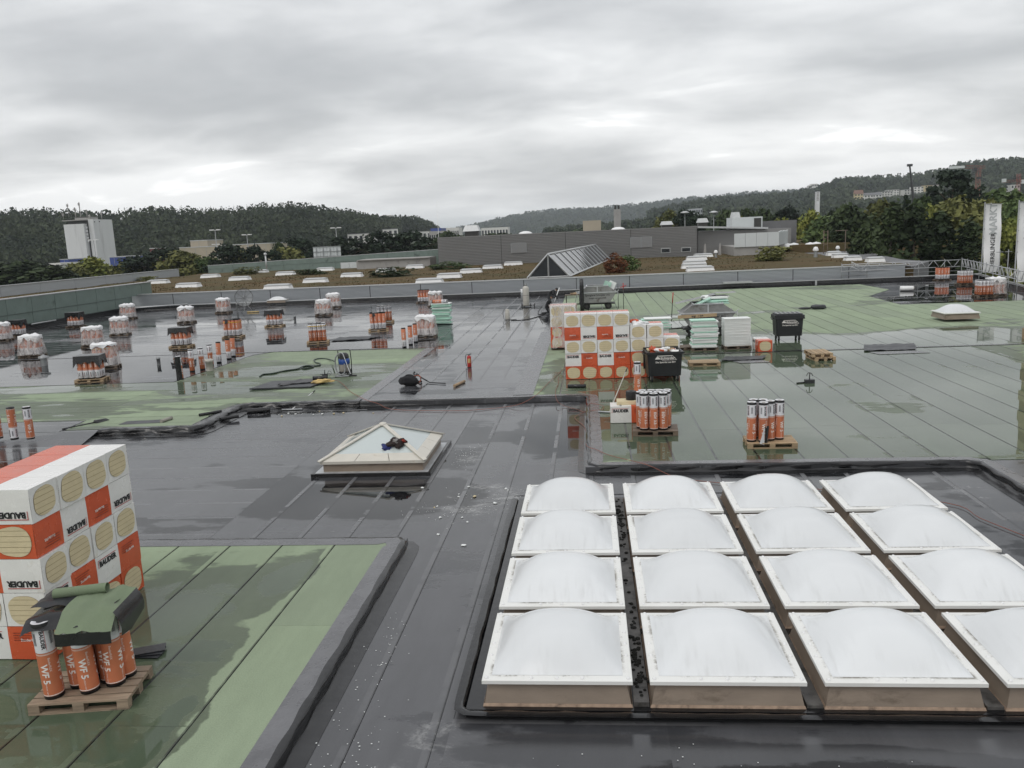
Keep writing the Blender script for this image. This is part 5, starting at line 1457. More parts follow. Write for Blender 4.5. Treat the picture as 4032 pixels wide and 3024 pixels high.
# folded dark sheets
for (pp, sx, sy, lab, a) in (((-13.33, 45.79, 0), 2.4, 1.5, 'dark folded sheet lying in the pond at centre left', .1), ((12.63, 36.24, 0), 2.1, 1.7, 'dark tarpaulin lying over the joint strip at right', 0.0), ((6.23, 34.42, 0), 1.7, .9, 'dark curled sheet in the water before the single pack', .05)):
    b = MB(); b.grid(lambda u, v: ((u-.5)*sx+.25*(v-.5)*sx, (v-.5)*sy, .03+.07*abs(noise.noise(Vector((u*3+pp[0], v*3, 1))))+.05*abs(noise.noise(Vector((u*8+pp[0], v*8, 1))))), 14, 10, 0, True)
    solo('tarpaulin', b, 'tarp', lab, 'tarpaulin', (pp[0], pp[1], 0), (0, 0, a))
q = (12.54, 34.96, 0)
band('flat_sheet', [(q[0]-.9, q[1]-.45), (q[0]+1.1, q[1]-.4), (q[0]+.8, q[1]+.3), (q[0]-1.1, q[1]+.25)], .012, 'flash', 'flat grey sheet under the tarpaulin at right')
q = (6.39, 33.86, 0)
band('flat_sheet', [(q[0]-.5, q[1]-.5), (q[0]+.7, q[1]-.5), (q[0]+.4, q[1]+.5), (q[0]-.8, q[1]+.5)], .012, 'flash', 'flat grey sheet lying in water before the single pack')
q = (13.96, 53.3, 0)
t = thing('heat_gun', 'black shoulder bag lying on the dry green strips behind the closed bin', 'bag', (q[0], q[1], 0))
b = MB(); crumple(b, (.25, 0, .14), (.5, .35, .16), 17, rough=.25); part('bag_body', b, 'tarp', t)
b = MB(); crumple(b, (-.55, .05, .08), (.42, .12, .07), 19, rough=.25); part('strap', b, 'tarp', t)
t.name = 'shoulder_bag'
q = (7.44, 28.84, 0)
t = thing('roof_anchor', 'small black roof anchor with curved hooks in the right pond', 'anchor', (q[0], q[1], 0))
b = MB(); rbox(b, (0, 0, .06), (.32, .22, .12), .03); part('base', b, 'darkplastic', t)
b = MB(); b.tube([(0, 0, .1), (0, 0, .34)], .018, 8); b.tube(smooth_path([(-.10, 0, .24), (-.07, 0, .32), (0, 0, .35), (.07, 0, .32), (.10, 0, .24)]), .012, 6); part('hook', b, 'darksteel', t)
b = MB(); b.tube([(-.45, -.1, .02), (-.1, 0, .02)], .025, 6); part('cable', b, 'rubber', t)
q = (23.39, 63.77, 0)
t = thing('white_drum', 'white plastic drum lying in the right black pond', 'drum', (q[0], q[1]+.3, .19), -.25); t.scale = (.64, .64, .64)
b = MB(); b.tube([(-.72, 0, 0), (-.68, 0, 0), (.68, 0, 0), (.72, 0, 0)], [.25, .29, .29, .25], 20); part('barrel', b, 'white', t)
b = MB(); b.tube([(.72, 0, 0), (.80, 0, 0)], .22, 18); part('lid', b, 'core', t)
q = (23.42, 60.65, 0)
# vent pipes standing in the ponds
for (pp, r_, hh, lab, m_) in (((-20.8, 37.98, 0), .085, .36, 'short grey pipe stub in the pond left of the single rolls', 'pole'), ((-17.16, 35.67, 0), .16, .52, 'beige pipe stub among the single standing rolls', 'cyl'), ((-20.9, 57.37, 0), .085, .42, 'grey pipe stub in the middle of the left pond', 'pole'), ((-29.37, 67.21, 0), .07, .8, 'thin grey pipe left of the satellite dish', 'pole'), ((24.35, 62.86, 0), .10, .5, 'grey pipe stub in the right black pond', 'pole')):
    b = MB(); b.lathe([(r_, 0), (r_, hh*.75), (r_*1.12, hh*.76), (r_*1.12, hh), (r_*.9, hh), (r_*.9, hh*.6)], 14); solo('vent_pipe', b, m_, lab, 'pipe', (pp[0], pp[1], 0))
q = (-27.33, 38.95, 0)
t = thing('roof_vent', 'grey capped roof vent right of the bulging bag', 'vent', (q[0], q[1], 0))
b = MB(); b.lathe([(.15, 0), (.15, .38)], 16); part('pipe', b, 'pole', t)
b = MB(); b.lathe([(.24, .38), (.24, .47), (.12, .50), (.001, .58)], 16); part('cap', b, 'pole', t)

# ------------------------------------------------------------------ satellite dish
q = (-28.37, 66.64, 0)
t = thing('satellite_dish', 'grey mesh satellite dish on a tripod before the silver wall', 'satellite dish', (q[0], q[1], 0))
R0 = .78
mt = Matrix.Translation((-.1, .05, 1.25)) @ Matrix.Rotation(rad(20), 4, 'Z') @ Matrix.Rotation(rad(72), 4, 'X')
b = MB(); b.grid(lambda u, v: (R0*v*math.cos(2*PI*u)*.92, R0*v*math.sin(2*PI*u)*1.0, .30*v*v-.30), 28, 6, mat=mt); part('reflector', b, 'dishmesh', t)
b = MB()
for k in range(10):
    a = 2*PI*k/10; b.tube([mt @ Vector((R0*v*math.cos(a)*.92, R0*v*math.sin(a), .30*v*v-.27)) for v in (.05, .4, .7, 1)], .009, 5)
b.tube([mt @ Vector((R0*math.cos(a/10*PI)*.92, R0*math.sin(a/10*PI), .02)) for a in range(21)], .02, 5); part('ribs', b, 'darksteel', t)
b = MB(); b.tube([mt @ Vector((0, 0, -.25)), mt @ Vector((0, 0, .40))], .014, 5); b.tube([mt @ Vector((0, 0, .36)), mt @ Vector((0, 0, .46))], .05, 8); part('feed_horn', b, 'pole', t)
b = MB(); b.tube([(0, .2, .9), (0, .1, .55)], .04, 8)
for k in range(3):
    a = 2*PI*k/3+.5; b.tube([(0, .1, .75), (.6*math.cos(a), .5*math.sin(a), 0)], .022, 6)
part('tripod', b, 'pole', t)
b = MB(); b.tube([(.2, -.3, .06), (1.2, -.25, .06)], .05, 6); part('ballast_bar', b, 'yellowrag', t)

# ------------------------------------------------------------------ gas bottles
q = (-4.74, 62.43, 0)
t = thing('gas_trolley', 'tall cream gas bottle on a trolley at the far end of the lane', 'gas bottle', (q[0], q[1], 0))
b = MB(); b.lathe([(.001, .1), (.23, .1), (.24, .14), (.24, 1.35), (.21, 1.47), (.12, 1.56), (.06, 1.58)], 20); part('bottle', b, 'cyl', t)
b = MB(); b.lathe([(.06, 1.58), (.09, 1.6), (.085, 1.72), (.001, 1.73)], 10); b.tube([(0, 0, 1.7), (.1, 0, 1.78)], .02, 6); part('valve_cap', b, 'pole', t)
b = MB(); b.lathe([(.243, .85), (.245, .87), (.243, .9)], 20); part('band', b, 'core', t)
b = MB(); b.b2(-.3, .3, -.2, .25, .06, .10); b.tube([(-.2, .25, .1), (-.2, .3, 1.1)], .015, 6); b.tube([(.2, .25, .1), (.2, .3, 1.1)], .015, 6); part('trolley_frame', b, 'darksteel', t)
for (x, y) in ((-.33, .1), (.33, .1), (.62, -.1)):
    b = MB(); b.tube([(x-.03, y, .13), (x+.03, y, .13)], .13, 14); part('wheel', b, 'rubber', t)
b = MB(); b.tube([(.3, 0, .1), (.62, -.1, .13)], .02, 6); part('axle_bar', b, 'darksteel', t)
q = (-5.31, 53.48, 0)
t = thing('gas_bottle', 'short white gas bottle standing on the lane with a hose', 'gas bottle', (q[0], q[1], 0))
b = MB(); b.lathe([(.14, 0), (.15, .04), (.15, .46), (.13, .53), (.05, .57)], 18); part('bottle', b, 'cyl', t)
b = MB(); b.lathe([(.12, .54), (.125, .68), (.115, .68), (.11, .56)], 14); b.tube([(0, 0, .56), (0, 0, .66)], .03, 8); part('valve_guard', b, 'cyl', t)
b = MB(); b.tube(smooth_path([(0, 0, .62), (-.22, -.05, .64), (-.28, -.05, .4), (-.2, -.1, .05), (.1, -.2, .02), (.6, -.15, .02)]), .016, 6); part('hose', b, 'rubber', t)
hz = [(-5.02, 52.78, 0.02), (-4.36, 52.77, 0.02), (-3.81, 53.4, 0.03), (-3.3, 54.93, 0.02), (-2.98, 56.1, 0.03), (-3.37, 56.1, 0.02), (-3.51, 56.69, 0.1), (-3.16, 55.62, 0.6)]
b = MB(); b.tube(smooth_path(hz), .022, 6); solo('gas_hose', b, 'rubber', 'black gas hose running from the white bottle to the kneeling worker', 'hose')
q = (-5.55, 69.08, 0)
t = thing('propane_bottle', 'small grey bottle left of the tall gas trolley', 'gas bottle', (q[0], q[1], 0))
b = MB(); b.lathe([(.11, 0), (.12, .05), (.12, .55), (.08, .65), (.001, .67)], 14); part('bottle', b, 'pole', t)
b = MB(); b.lathe([(.10, .62), (.13, .9), (.11, .9), (.05, .7)], 12); part('collar', b, 'white', t)

# ------------------------------------------------------------------ two workers in dark clothing
def person(name, label, loc, rz, joints, edges, mats, hoodr):
    """one continuous skinned body; joints: name -> (x, y, z, r)"""
    me = bpy.data.meshes.new('body')
    names = list(joints)
    me.from_pydata([joints[n][:3] for n in names], [(names.index(a), names.index(b_)) for a, b_ in edges], [])
    me.materials.append(MT[mats[0]])
    o = ob(name, me, None, loc, (0, 0, rz))
    sk = o.modifiers.new('skin', 'SKIN'); sk.use_smooth_shade = True
    for i, n in enumerate(names):
        r_ = joints[n][3]
        me.skin_vertices[0].data[i].radius = (r_, r_) if not isinstance(r_, tuple) else r_
    for dd in me.skin_vertices[0].data: dd.use_root = False
    me.skin_vertices[0].data[names.index('pelvis')].use_root = True
    ss_ = o.modifiers.new('sub', 'SUBSURF'); ss_.levels = ss_.render_levels = 2
    return tag(o, label, 'person')
def hand(parent, c, dirv, side, mat='ink'):
    dirv = Vector(dirv).normalized(); sd = dirv.cross(Vector((0, 0, 1)))
    sd = sd.normalized() if sd.length > .1 else Vector((1, 0, 0)); nn = sd.cross(dirv)
    b = MB(); c = Vector(c)
    b.tube([c, c+dirv*.05, c+dirv*.09], [.028, .042, .036], 8)
    for k, L in enumerate((.065, .078, .072, .055)):
        s_ = c+dirv*.08+sd*(.033-.022*k); b.tube([s_, s_+dirv*L*.5-nn*.008, s_+dirv*L*.85-nn*.035], [.0095, .009, .007], 6)
    s_ = c+dirv*.03+sd*.04*side; b.tube([s_, s_+dirv*.03+sd*.03*side, s_+dirv*.065+sd*.032*side-nn*.012], [.012, .011, .008], 6)
    part('glove', b, mat, parent)
def head(parent, c, look, mat_hair='clothes'):
    look = Vector(look).normalized(); up = Vector((0, 0, 1)); rt = look.cross(up).normalized(); up = rt.cross(look)
    c = Vector(c); m4 = Matrix.Identity(4)
    for i in range(3): m4[i][0], m4[i][1], m4[i][2], m4[i][3] = rt[i], look[i], up[i], c[i]
    b = MB()
    def f(u, v):
        th, ph = 2*PI*u, PI*v
        x, y, z = math.sin(ph)*math.cos(th), math.sin(ph)*math.sin(th), math.cos(ph)
        k = 1-.18*max(0, -z)*(1 if y > -.2 else .7)
        return (.075*x*k, .092*y*k, .115*z)
    b.grid(f, 20, 12, 0, True, m4)
    b.add([(-.012, .088, .015), (.012, .088, .015), (.016, .092, -.022), (-.016, .092, -.022), (0, .113, -.018)], [(0, 1, 4), (1, 2, 4), (2, 3, 4), (3, 0, 4)], 0, False, m4)
    for sx in (-1, 1):
        b.tube([m4 @ Vector((sx*.074, -.005, .02)), m4 @ Vector((sx*.082, -.012, 0)), m4 @ Vector((sx*.074, 0, -.03))], .012, 6)
    hd = part('head', b, 'skin', parent)
    b = MB()
    for sx in (-1, 1): b.lathe([(.001, .004), (.011, 0)], 8, mat=m4 @ Matrix.Translation((sx*.028, .083, .012)) @ Matrix.Rotation(-PI/2, 4, 'X'))
    b.add([(-.024, .086, -.050), (.024, .086, -.050), (.020, .084, -.058), (-.020, .084, -.058)], [(0, 1, 2, 3)], 0, False, m4)
    part('eyes_and_mouth', b, 'ink', hd)
    b = MB()
    def h(u, v):
        th, ph = 2*PI*u, PI*.56*v
        x, y, z = math.sin(ph)*math.cos(th), math.sin(ph)*math.sin(th), math.cos(ph)
        return (.083*x, .099*y-.008, .124*z+.006)
    b.grid(h, 18, 7, 0, True, m4); part('cap', b, mat_hair, hd)
ED = [('pelvis', 'spine'), ('spine', 'chest'), ('chest', 'neck'), ('chest', 'sl'), ('sl', 'el'), ('el', 'wl'), ('chest', 'sr'), ('sr', 'er'), ('er', 'wr'), ('pelvis', 'hl'), ('hl', 'kl'), ('kl', 'al'), ('al', 'tl'), ('pelvis', 'hr'), ('hr', 'kr'), ('kr', 'ar'), ('ar', 'tr')]
q = (-2.82, 56.11, 0)
J = {'pelvis': (0, 0, .50, .15), 'spine': (.10, -.02, .68, .145), 'chest': (.22, -.05, .88, .16), 'neck': (.31, -.07, 1.02, .065), 'sl': (.22, .14, .92, .075), 'el': (.36, .22, .68, .055), 'wl': (.58, .14, .52, .04), 'sr': (.22, -.22, .92, .075), 'er': (.38, -.28, .66, .055), 'wr': (.60, -.18, .50, .04),
     'hl': (0, .11, .46, .095), 'kl': (.30, .16, .42, .075), 'al': (.22, .16, .08, .055), 'tl': (.36, .18, .045, .045), 'hr': (-.02, -.11, .46, .095), 'kr': (.14, -.14, .09, .075), 'ar': (-.26, -.14, .09, .05), 'tr': (-.36, -.14, .05, .045)}
o = person('person', 'crouching worker in black clothes holding a torch at the lane edge', (q[0]-.1, q[1]+.3, 0), .1, J, ED, ('clothes',), 0)
head(o, (.38, -.08, 1.14), (.9, 0, -.55)); hand(o, (.58, .14, .52), (.8, -.2, -.4), 1); hand(o, (.60, -.18, .50), (.8, .2, -.4), -1)
q2 = (-2.77, 60.5, 0)
J = {'pelvis': (-.02, 0, .92, .15), 'spine': (.06, 0, 1.12, .145), 'chest': (.28, 0, 1.28, .165), 'neck': (.46, 0, 1.31, .065), 'sl': (.30, .19, 1.27, .075), 'el': (.42, .24, 1.0, .055), 'wl': (.58, .16, .80, .04), 'sr': (.30, -.19, 1.27, .075), 'er': (.40, -.24, 1.0, .055), 'wr': (.56, -.16, .80, .04),
     'hl': (-.02, .11, .86, .10), 'kl': (.05, .13, .47, .075), 'al': (-.02, .14, .09, .055), 'tl': (.14, .16, .045, .045), 'hr': (-.02, -.11, .86, .10), 'kr': (.03, -.13, .47, .075), 'ar': (-.04, -.14, .09, .055), 'tr': (.12, -.16, .045, .045)}
o = person('person', 'worker in dark grey bending forward behind the crouching worker', (q2[0]-.15, q2[1], 0), -.1, J, ED, ('clothes2',), 0)
head(o, (.58, 0, 1.36), (.8, 0, -.6), 'clothes2'); hand(o, (.58, .16, .80), (.3, -.1, -.9), 1); hand(o, (.56, -.16, .80), (.3, .1, -.9), -1)
q3 = (-2.75, 65.1, 0)
b = MB(); b.tube([(q3[0], q3[1]+.5, .05), (q3[0]+.42, q3[1]+1.0, 1.1)], .03, 8); solo('white_pipe', b, 'white', 'white pipe leaning beside the bending worker', 'pipe')

# ------------------------------------------------------------------ orange cord over the roof
CORD = [(-10.51, 32.03, 0.02), (-10.15, 31.92, 0.02), (-9.56, 30.88, 0.02), (-8.86, 29.39, 0.02), (-7.85, 27.73, 0.03), (-7.25, 27.12, 0), (-6.8, 26.84, -0.13), (-5.94, 26.51, -0.14), (-4.37, 26.28, -0.14), (-3.84, 26.33, -0.14), (-2.86, 26.69, -0.14), (-2.33, 26.75, -0.05), (-1.89, 27.75, 0.03), (-1.56, 30.09, 0.03), (-1.06, 33.38, 0.03), (-0.81, 32.85, 0.25)]
b = MB(); b.tube(smooth_path([(x, y, z+.012) for x, y, z in CORD], 5), .009, 6)
solo('extension_cord', b, 'cord', 'long orange cord crossing the step from vacuum to middle stack', 'cord')
CORD2 = [(-1.25, 31.32, 0.02), (-1.21, 29.63, 0.02), (-1.26, 28.33, 0.02), (-1.15, 26.83, 0), (-0.92, 26.6, -0.13), (-0.5, 26.06, -0.14), (-0.25, 25.61, -0.14), (0.01, 25.01, 0.04), (0.31, 25.23, 0.02), (0.33, 25.74, 0.02), (0.08, 26.07, 0.02), (-0.12, 25.96, 0.04), (-0.19, 25.59, -0.1), (-0.49, 25.14, -0.14), (-0.52, 24.67, -0.14), (-0.24, 23.59, -0.14), (-0.19, 22.24, -0.14), (-0.17, 20.75, 0.04), (0.09, 20.41, 0.02), (0.42, 19.84, 0.02), (1.24, 18.93, 0.03), (1.83, 18.49, -0.13), (2.74, 18, -0.14), (4.68, 17.45, -0.14), (6.91, 16.45, -0.14), (7.17, 15.52, -0.14), (7.53, 14.52, -0.14)]
b = MB(); b.tube(smooth_path([(x, y, z+.012) for x, y, z in CORD2], 5), .007, 6)
solo('extension_cord', b, 'cord', 'thin red orange cord running from the green roof past the back domes', 'cord')

# ------------------------------------------------------------------ foam crumbs and sandy residue on the basin
for k in range(26):
    if k < 16: x, y = RND.gauss(-2.9, .8), RND.gauss(17.0, 1.1)
    else: x, y = RND.uniform(-11.5, -6.5), RND.uniform(26.2, 26.9)
    s_ = RND.uniform(.018, .045)
    b = MB(); m4 = Matrix.Translation((x, y, -.16+s_*.4)) @ Matrix.Rotation(RND.uniform(0, 6), 4, 'Z')
    crumple(b, (0, 0, 0), (s_*1.3, s_*.9, s_*.5), k*3.1, n=4, rough=.5)
    b.v = [tuple(m4 @ Vector(p)) for p in b.v]
    solo('foam_crumb', b, RND.choice(['xps', 'xps', 'pir']), 'small foam crumb scattered on the black basin between pyramid and domes' if k < 16 else 'small white crumb scattered below the step near the squeegee', 'crumb', group='foam crumbs by the domes' if k < 16 else 'crumbs below the step')
b = MB()
for k in range(420):
    c = RND.choice([(-2.2, 17.2, 1.1, .9), (-3.1, 16.3, .8, .6), (-2.9, 8.4, .6, .9), (-2.4, 7.6, 1.0, .35), (-9.5, 26.7, 2.2, .25), (-3.3, 20.8, .35, 1.1), (1.0, 7.9, 2.5, .5), (-3.0, 10.5, .25, 1.6)])
    x, y = RND.gauss(c[0], c[2]*.5), RND.gauss(c[1], c[3]*.5); s_ = RND.uniform(.003, .010)
    if x < -3.35 and y < 14.6: continue
    b.add([(x-s_, y-s_*.6, -.149), (x+s_, y-s_*.8, -.149), (x+s_*.8, y+s_, -.149), (x-s_, y+s_*.7, -.149), (x, y, -.143)], [(0, 1, 4), (1, 2, 4), (2, 3, 4), (3, 0, 4)])
solo('foam_dust', b, 'xps', 'fine white foam crumbs scattered over the black basin', 'crumbs', kind='stuff')

# ------------------------------------------------------------------ roof kerbs
def kerb(name, a, b_, hgt, w_, label, trim=True):
    a, b_ = Vector((*a, 0)), Vector((*b_, 0)); dv = (b_-a); L = dv.length; ang = math.atan2(dv.y, dv.x)
    t = thing(name, label, 'kerb', tuple(a), ang)
    k = MB(); k.b2(0, L, 0, w_, -.5, hgt); k.add([(0, -.28, .004), (L, -.28, .004), (L, -.02, .10), (0, -.02, .10), (0, -.001, hgt-.03), (L, -.001, hgt-.03)], [(0, 1, 2, 3), (3, 2, 5, 4)]); part('black_flashing', k, 'foil', t)
    if trim:
        k = MB(); k.b2(0, L, .02, w_+.03, hgt+.002, hgt+.05); part('metal_coping', k, 'coping', t)
    return t
kerb('roof_kerb', (-42.1, 73.0), (33.0, 73.9), .34, .4, 'black kerb with metal coping along the far end of the roof')
kerb('roof_kerb', (33.0, 73.8), (RX(3)+.4, 3), .34, .3, 'black kerb along the right side of the roof under the scaffold rail', False) if False else None
t = thing('roof_kerb', 'black kerb along the right side of the roof under the scaffold rail', 'kerb')
k = MB(); k.prism([(RX(3), 3), (RX(3)+.35, 3), (RX(74)+.35, 74), (RX(74), 74)], -.5, .34); part('black_flashing', k, 'foil', t)
t = thing('roof_kerb', 'black kerb at the foot of the green wall on the left', 'kerb')
k = MB(); k.b2(-42.2, -41.75, 20, 73, -.4, .42); k.b2(-41.75, -41.45, 20, 73, -.2, .08); part('black_flashing', k, 'foil', t)
b = MB(); b.tube([(-41.6, 58.5, .40), (-41.6, 61.4, .40)], .05, 6); solo('drain_pipe', b, 'coping', 'silver pipe lying on the kerb below the green wall', 'pipe')
b = MB(); b.tube([(-41.4, 70.5, .42), (-36.5, 72.9, .46)], .06, 6); solo('drain_pipe', b, 'coping', 'silver pipe on the kerb at the far left wall corner', 'pipe')
q = (11.9, 72.6, 0.63)
b = MB(); b.b2(-.4, 2.1, -.2, .2, 0, .16); solo('coping_sheet', b, 'coping', 'white metal sheet lying on the far kerb before the silver wall', 'metal sheet', (q[0], 73.5, .40), (0, 0, .02))
q = (19.26, 73.4, 0.16)
b = MB(); b.b2(-.07, .07, -.05, .05, 0, .40); solo('overflow_spout', b, 'coping', 'small metal overflow spout in the far kerb at right', 'spout', (q[0], 73.2, .0))

# ------------------------------------------------------------------ ribbed metal walls
def ribbed(name, x0, x1, y, z0, z1, rib, panel, mat, label, cat='wall', depth=.05, rot=None):
    t = thing(name, label, cat, (0, 0, 0))
    n = max(1, round((x1-x0)/panel)); w_ = (x1-x0)/n
    prof = []
    k = int((z1-z0)/rib)
    for i in range(k):
        z = z0+(z1-z0)*i/k; h = (z1-z0)/k
        prof += [(0, z), (0, z+h*.42), (-depth, z+h*.55), (-depth, z+h*.87)]
    prof.append((0, z1))
    m_ = MB()
    vs = [(x, dy, z) for x in (.035, w_-.035) for dy, z in prof]; n2 = len(prof)
    m_.add(vs, [(i, n2+i, n2+i+1, i+1) for i in range(n2-1)])
    me = m_.mesh('ribbed_panel', mat)
    for i in range(n): ob('ribbed_panel', me, t, (x0+i*w_, y, 0))
    b = MB(); b.b2(x0, x1, y+.02, y+.25, z0-.5, z1-.02); part('backing', b, 'cladjoint', t)
    b = MB(); b.b2(x0-.05, x1+.05, y-.10, y+.35, z1, z1+.09); part('coping', b, 'coping' if mat == 'cladding' else 'cladgrey', t)
    return t
ribbed('metal_wall', -43.6, 27.2, 75.0, .0, 1.32, .105, 4.77, 'cladding', 'long silver ribbed metal wall behind the far kerb')
# sedum roof
b = MB()
nx, ny = 60, 30
def sed(u, v):
    x = -62+90*u; y = 75.3+55*v
    return (x, y, 1.30+.10*noise.noise(Vector((x*.25, y*.25, 0)))+.05*noise.noise(Vector((x, y, 3))))
b.grid(sed, nx*2, ny*2); b.b2(-62, 28, 75.3, 130, -9, 1.0)
struct('sedum_roof', b, 'sedum')
b = MB()
for k in range(9000):
    x, y = RND.uniform(-61, 27), RND.uniform(75.6, 117)
    if noise.noise(Vector((x*.12, y*.12, 4))) < -.05+RND.uniform(-.15, .25): continue
    s_ = RND.uniform(.03, .09); a = RND.uniform(0, 6)
    for q in range(2):
        dx, dy = math.cos(a+q*1.4)*s_, math.sin(a+q*1.4)*s_
        z = 1.30+.10*noise.noise(Vector((x*.25, y*.25, 0)))
        b.add([(x-dx, y-dy, z-.02), (x+dx, y+dy, z-.02), (x+dx*.3+.04, y, z+s_*1.5)], [(0, 1, 2)])
solo('sedum_tufts', b, 'sedum', 'low brown sedum tufts covering the far planted roof', 'sedum', kind='stuff')
# rooflights on the sedum
def rl_mesh(w_, d_, h):
    c = MB(); c.add([(-w_/2, -d_/2, 0), (w_/2, -d_/2, 0), (w_/2, d_/2, 0), (-w_/2, d_/2, 0), (-w_/2+.12, -d_/2+.12, h), (w_/2-.12, -d_/2+.12, h), (w_/2-.12, d_/2-.12, h), (-w_/2+.12, d_/2-.12, h)], [(0, 1, 5, 4), (1, 2, 6, 5), (2, 3, 7, 6), (3, 0, 4, 7), (4, 5, 6, 7)])
    l = MB(); rbox(l, (0, 0, h+.04), (w_-.16, d_-.16, .07), .03); l.add([(-w_/2+.12, -d_/2+.12, h+.076), (w_/2-.12, -d_/2+.12, h+.076), (w_/2-.12, d_/2-.12, h+.076), (-w_/2+.12, d_/2-.12, h+.076), (-w_/2+.3, 0, h+.17), (w_/2-.3, 0, h+.17)], [(0, 1, 5, 4), (1, 2, 5), (2, 3, 4, 5), (3, 0, 4)])
    return c.mesh('curb', 'white'), l.mesh('lid', 'coping')
RL = rl_mesh(2.55, 1.3, .36)
RLQ = {'front-left of the far planted roof': [(-29.17, 75.81, 1.3), (-28.74, 85.53, 1.3), (-27.66, 95.58, 1.3), (-26.02, 105.52, 1.3), (-24.18, 115.24, 1.3), (-40.77, 109.37, 1.3), (-42.66, 98.73, 1.3), (-38.64, 120.07, 1.3), (-49.65, 122.48, 1.3), (-52.29, 111.45, 1.3), (-43.29, 86.59, 1.3), (-53.33, 99.07, 1.3)],
       'diagonal row left of the glass gable': [(-14.63, 75.52, 1.3), (-14.28, 84.56, 1.3), (-13.24, 93.41, 1.3), (-11.8, 102.54, 1.3), (-10.03, 111.66, 1.3)],
       'tight stepped row right of the glass gable': [(10.23, 77.87, 1.3), (10.47, 84.14, 1.3), (11.35, 91.17, 1.3), (13.11, 103.36, 1.3), (15.04, 111.71, 1.3)],
       'far right end of the planted roof': [(28.61, 100.76, 1.3), (27.28, 93.71, 1.3), (26.28, 85.97, 1.3), (27.09, 81.83, 1.3)]}
ORDL = ['first', 'second', 'third', 'fourth', 'fifth', 'sixth', 'seventh', 'eighth', 'ninth', 'tenth', 'eleventh', 'twelfth']
for wh, ps in RLQ.items():
    for k_, p in enumerate(sorted(ps)):
        t = thing('rooflight', f'{ORDL[k_]} from left of the low white rooflights, {wh}', 'rooflight', (p[0], p[1]+.6, 1.27), RND.uniform(-.02, .02), f'rooflights, {wh}')
        ob('curb', RL[0], t); ob('lid', RL[1], t)
        if 'far right' in wh: t.scale = (.62, .9, 1)
# glazed gable
t = thing('glass_gable', 'long triangular glazed rooflight with white frame on the planted roof', 'glass roof', (0, 0, 0))
G0 = [Vector((-5.65, 77.5, 1.36)), Vector((-1.75, 77.5, 1.36)), Vector((-3.70, 77.5, 3.44))]; sh = Vector((4.72, 39.0, 0))
G1 = [p+sh for p in G0]
b = MB(); b.add([G0[0]+Vector((.12, .05, .10)), G0[1]+Vector((-.12, .05, .10)), G0[2]+Vector((0, .05, -.12))], [(0, 1, 2)]); part('front_glass', b, 'darkglass', t)
b = MB(); b.tube([G0[0], G0[2], G0[1]], .10, 4, smooth=False); b.tube([G0[0], G0[1]], .08, 4, smooth=False); b.tube([G0[2], (G0[0]+G0[1])/2], .07, 4, smooth=False); part('front_frame', b, 'coping', t)
b = MB(); b.tube([G0[2], G1[2]], .12, 6); part('ridge', b, 'coping', t)
for s_ in (0, 1):
    b = MB(); b.tube([G0[s_], G1[s_]], .10, 4, smooth=False); part('eave', b, 'coping', t)
    for k in range(11):
        u0, u1 = k/11+.004, (k+1)/11-.004
        b = MB(); b.add([G0[s_]+sh*u0, G0[s_]+sh*u1, G0[2]+sh*u1, G0[2]+sh*u0], [(0, 1, 2, 3)]); part('glass_pane', b, 'darkglass', t)
    for k in range(12):
        b = MB(); b.tube([G0[s_]+sh*(k/11)+Vector((0, 0, .05)), G0[2]+sh*(k/11)+Vector((0, 0, .05))], .055, 4, smooth=False); part('glazing_bar', b, 'steel', t)
# low green clad walls
def panel_wall(name, pts, z0, z1a, z1b, n, mat, label, two=True):
    a, b_ = Vector((*pts[0], 0)), Vector((*pts[1], 0)); dv = b_-a; L = dv.length
    t = thing(name, label, 'wall', (a.x, a.y, 0), math.atan2(dv.y, dv.x))
    for k in range(n):
        x0, x1 = L*k/n+.02, L*(k+1)/n-.02
        ta, tb = z1a+(z1b-z1a)*k/n, z1a+(z1b-z1a)*(k+1)/n
        rows_ = ((0, .55), (.56, 1)) if two else ((0, 1),)
        for (f0, f1) in rows_:
            m_ = MB(); yy = 0 if f0 == 0 else -.05
            cr_ = ((x0, ta, f0), (x1, tb, f0), (x1, tb, f1), (x0, ta, f1)); vs = [(xx, y, z0+(t_-z0)*ff) for y in (yy, yy+.2) for (xx, t_, ff) in cr_]
            m_.add(vs, [(0, 1, 2, 3), (7, 6, 5, 4), (0, 4, 5, 1), (1, 5, 6, 2), (2, 6, 7, 3), (3, 7, 4, 0)]); part('panel', m_, mat, t)
    m_ = MB(); m_.add([(0, .03, z0), (L, .03, z0), (L, .03, z1b-.02), (0, .03, z1a-.02), (0, .18, z0), (L, .18, z0), (L, .18, z1b-.02), (0, .18, z1a-.02)], [(0, 1, 2, 3), (7, 6, 5, 4), (1, 5, 6, 2), (3, 2, 6, 7), (0, 3, 7, 4)]); part('frame', m_, 'cladjoint', t)
    m_ = MB(); m_.add([(0, -.08, z1a+.003), (L, -.08, z1b+.003), (L, .45, z1b+.003), (0, .45, z1a+.003), (0, -.08, z1a+.07), (L, -.08, z1b+.07), (L, .45, z1b+.07), (0, .45, z1a+.07)], [(4, 5, 6, 7), (0, 1, 5, 4), (1, 2, 6, 5), (2, 3, 7, 6), (3, 0, 4, 7)]); part('coping', m_, 'coping', t)
    return t
panel_wall('green_wall', [(-42.3, 40), (-42.3, 73.9)], -.2, 2.38, 2.38, 12, 'greenpanel', 'long green panelled wall along the left side of the roof')
panel_wall('green_wall', [(-42.3, 73.95), (-42.3, 77.6)], 1.28, 2.38, 2.38, 2, 'greenpanel', 'short green wall end overhanging the planted roof at left', False)
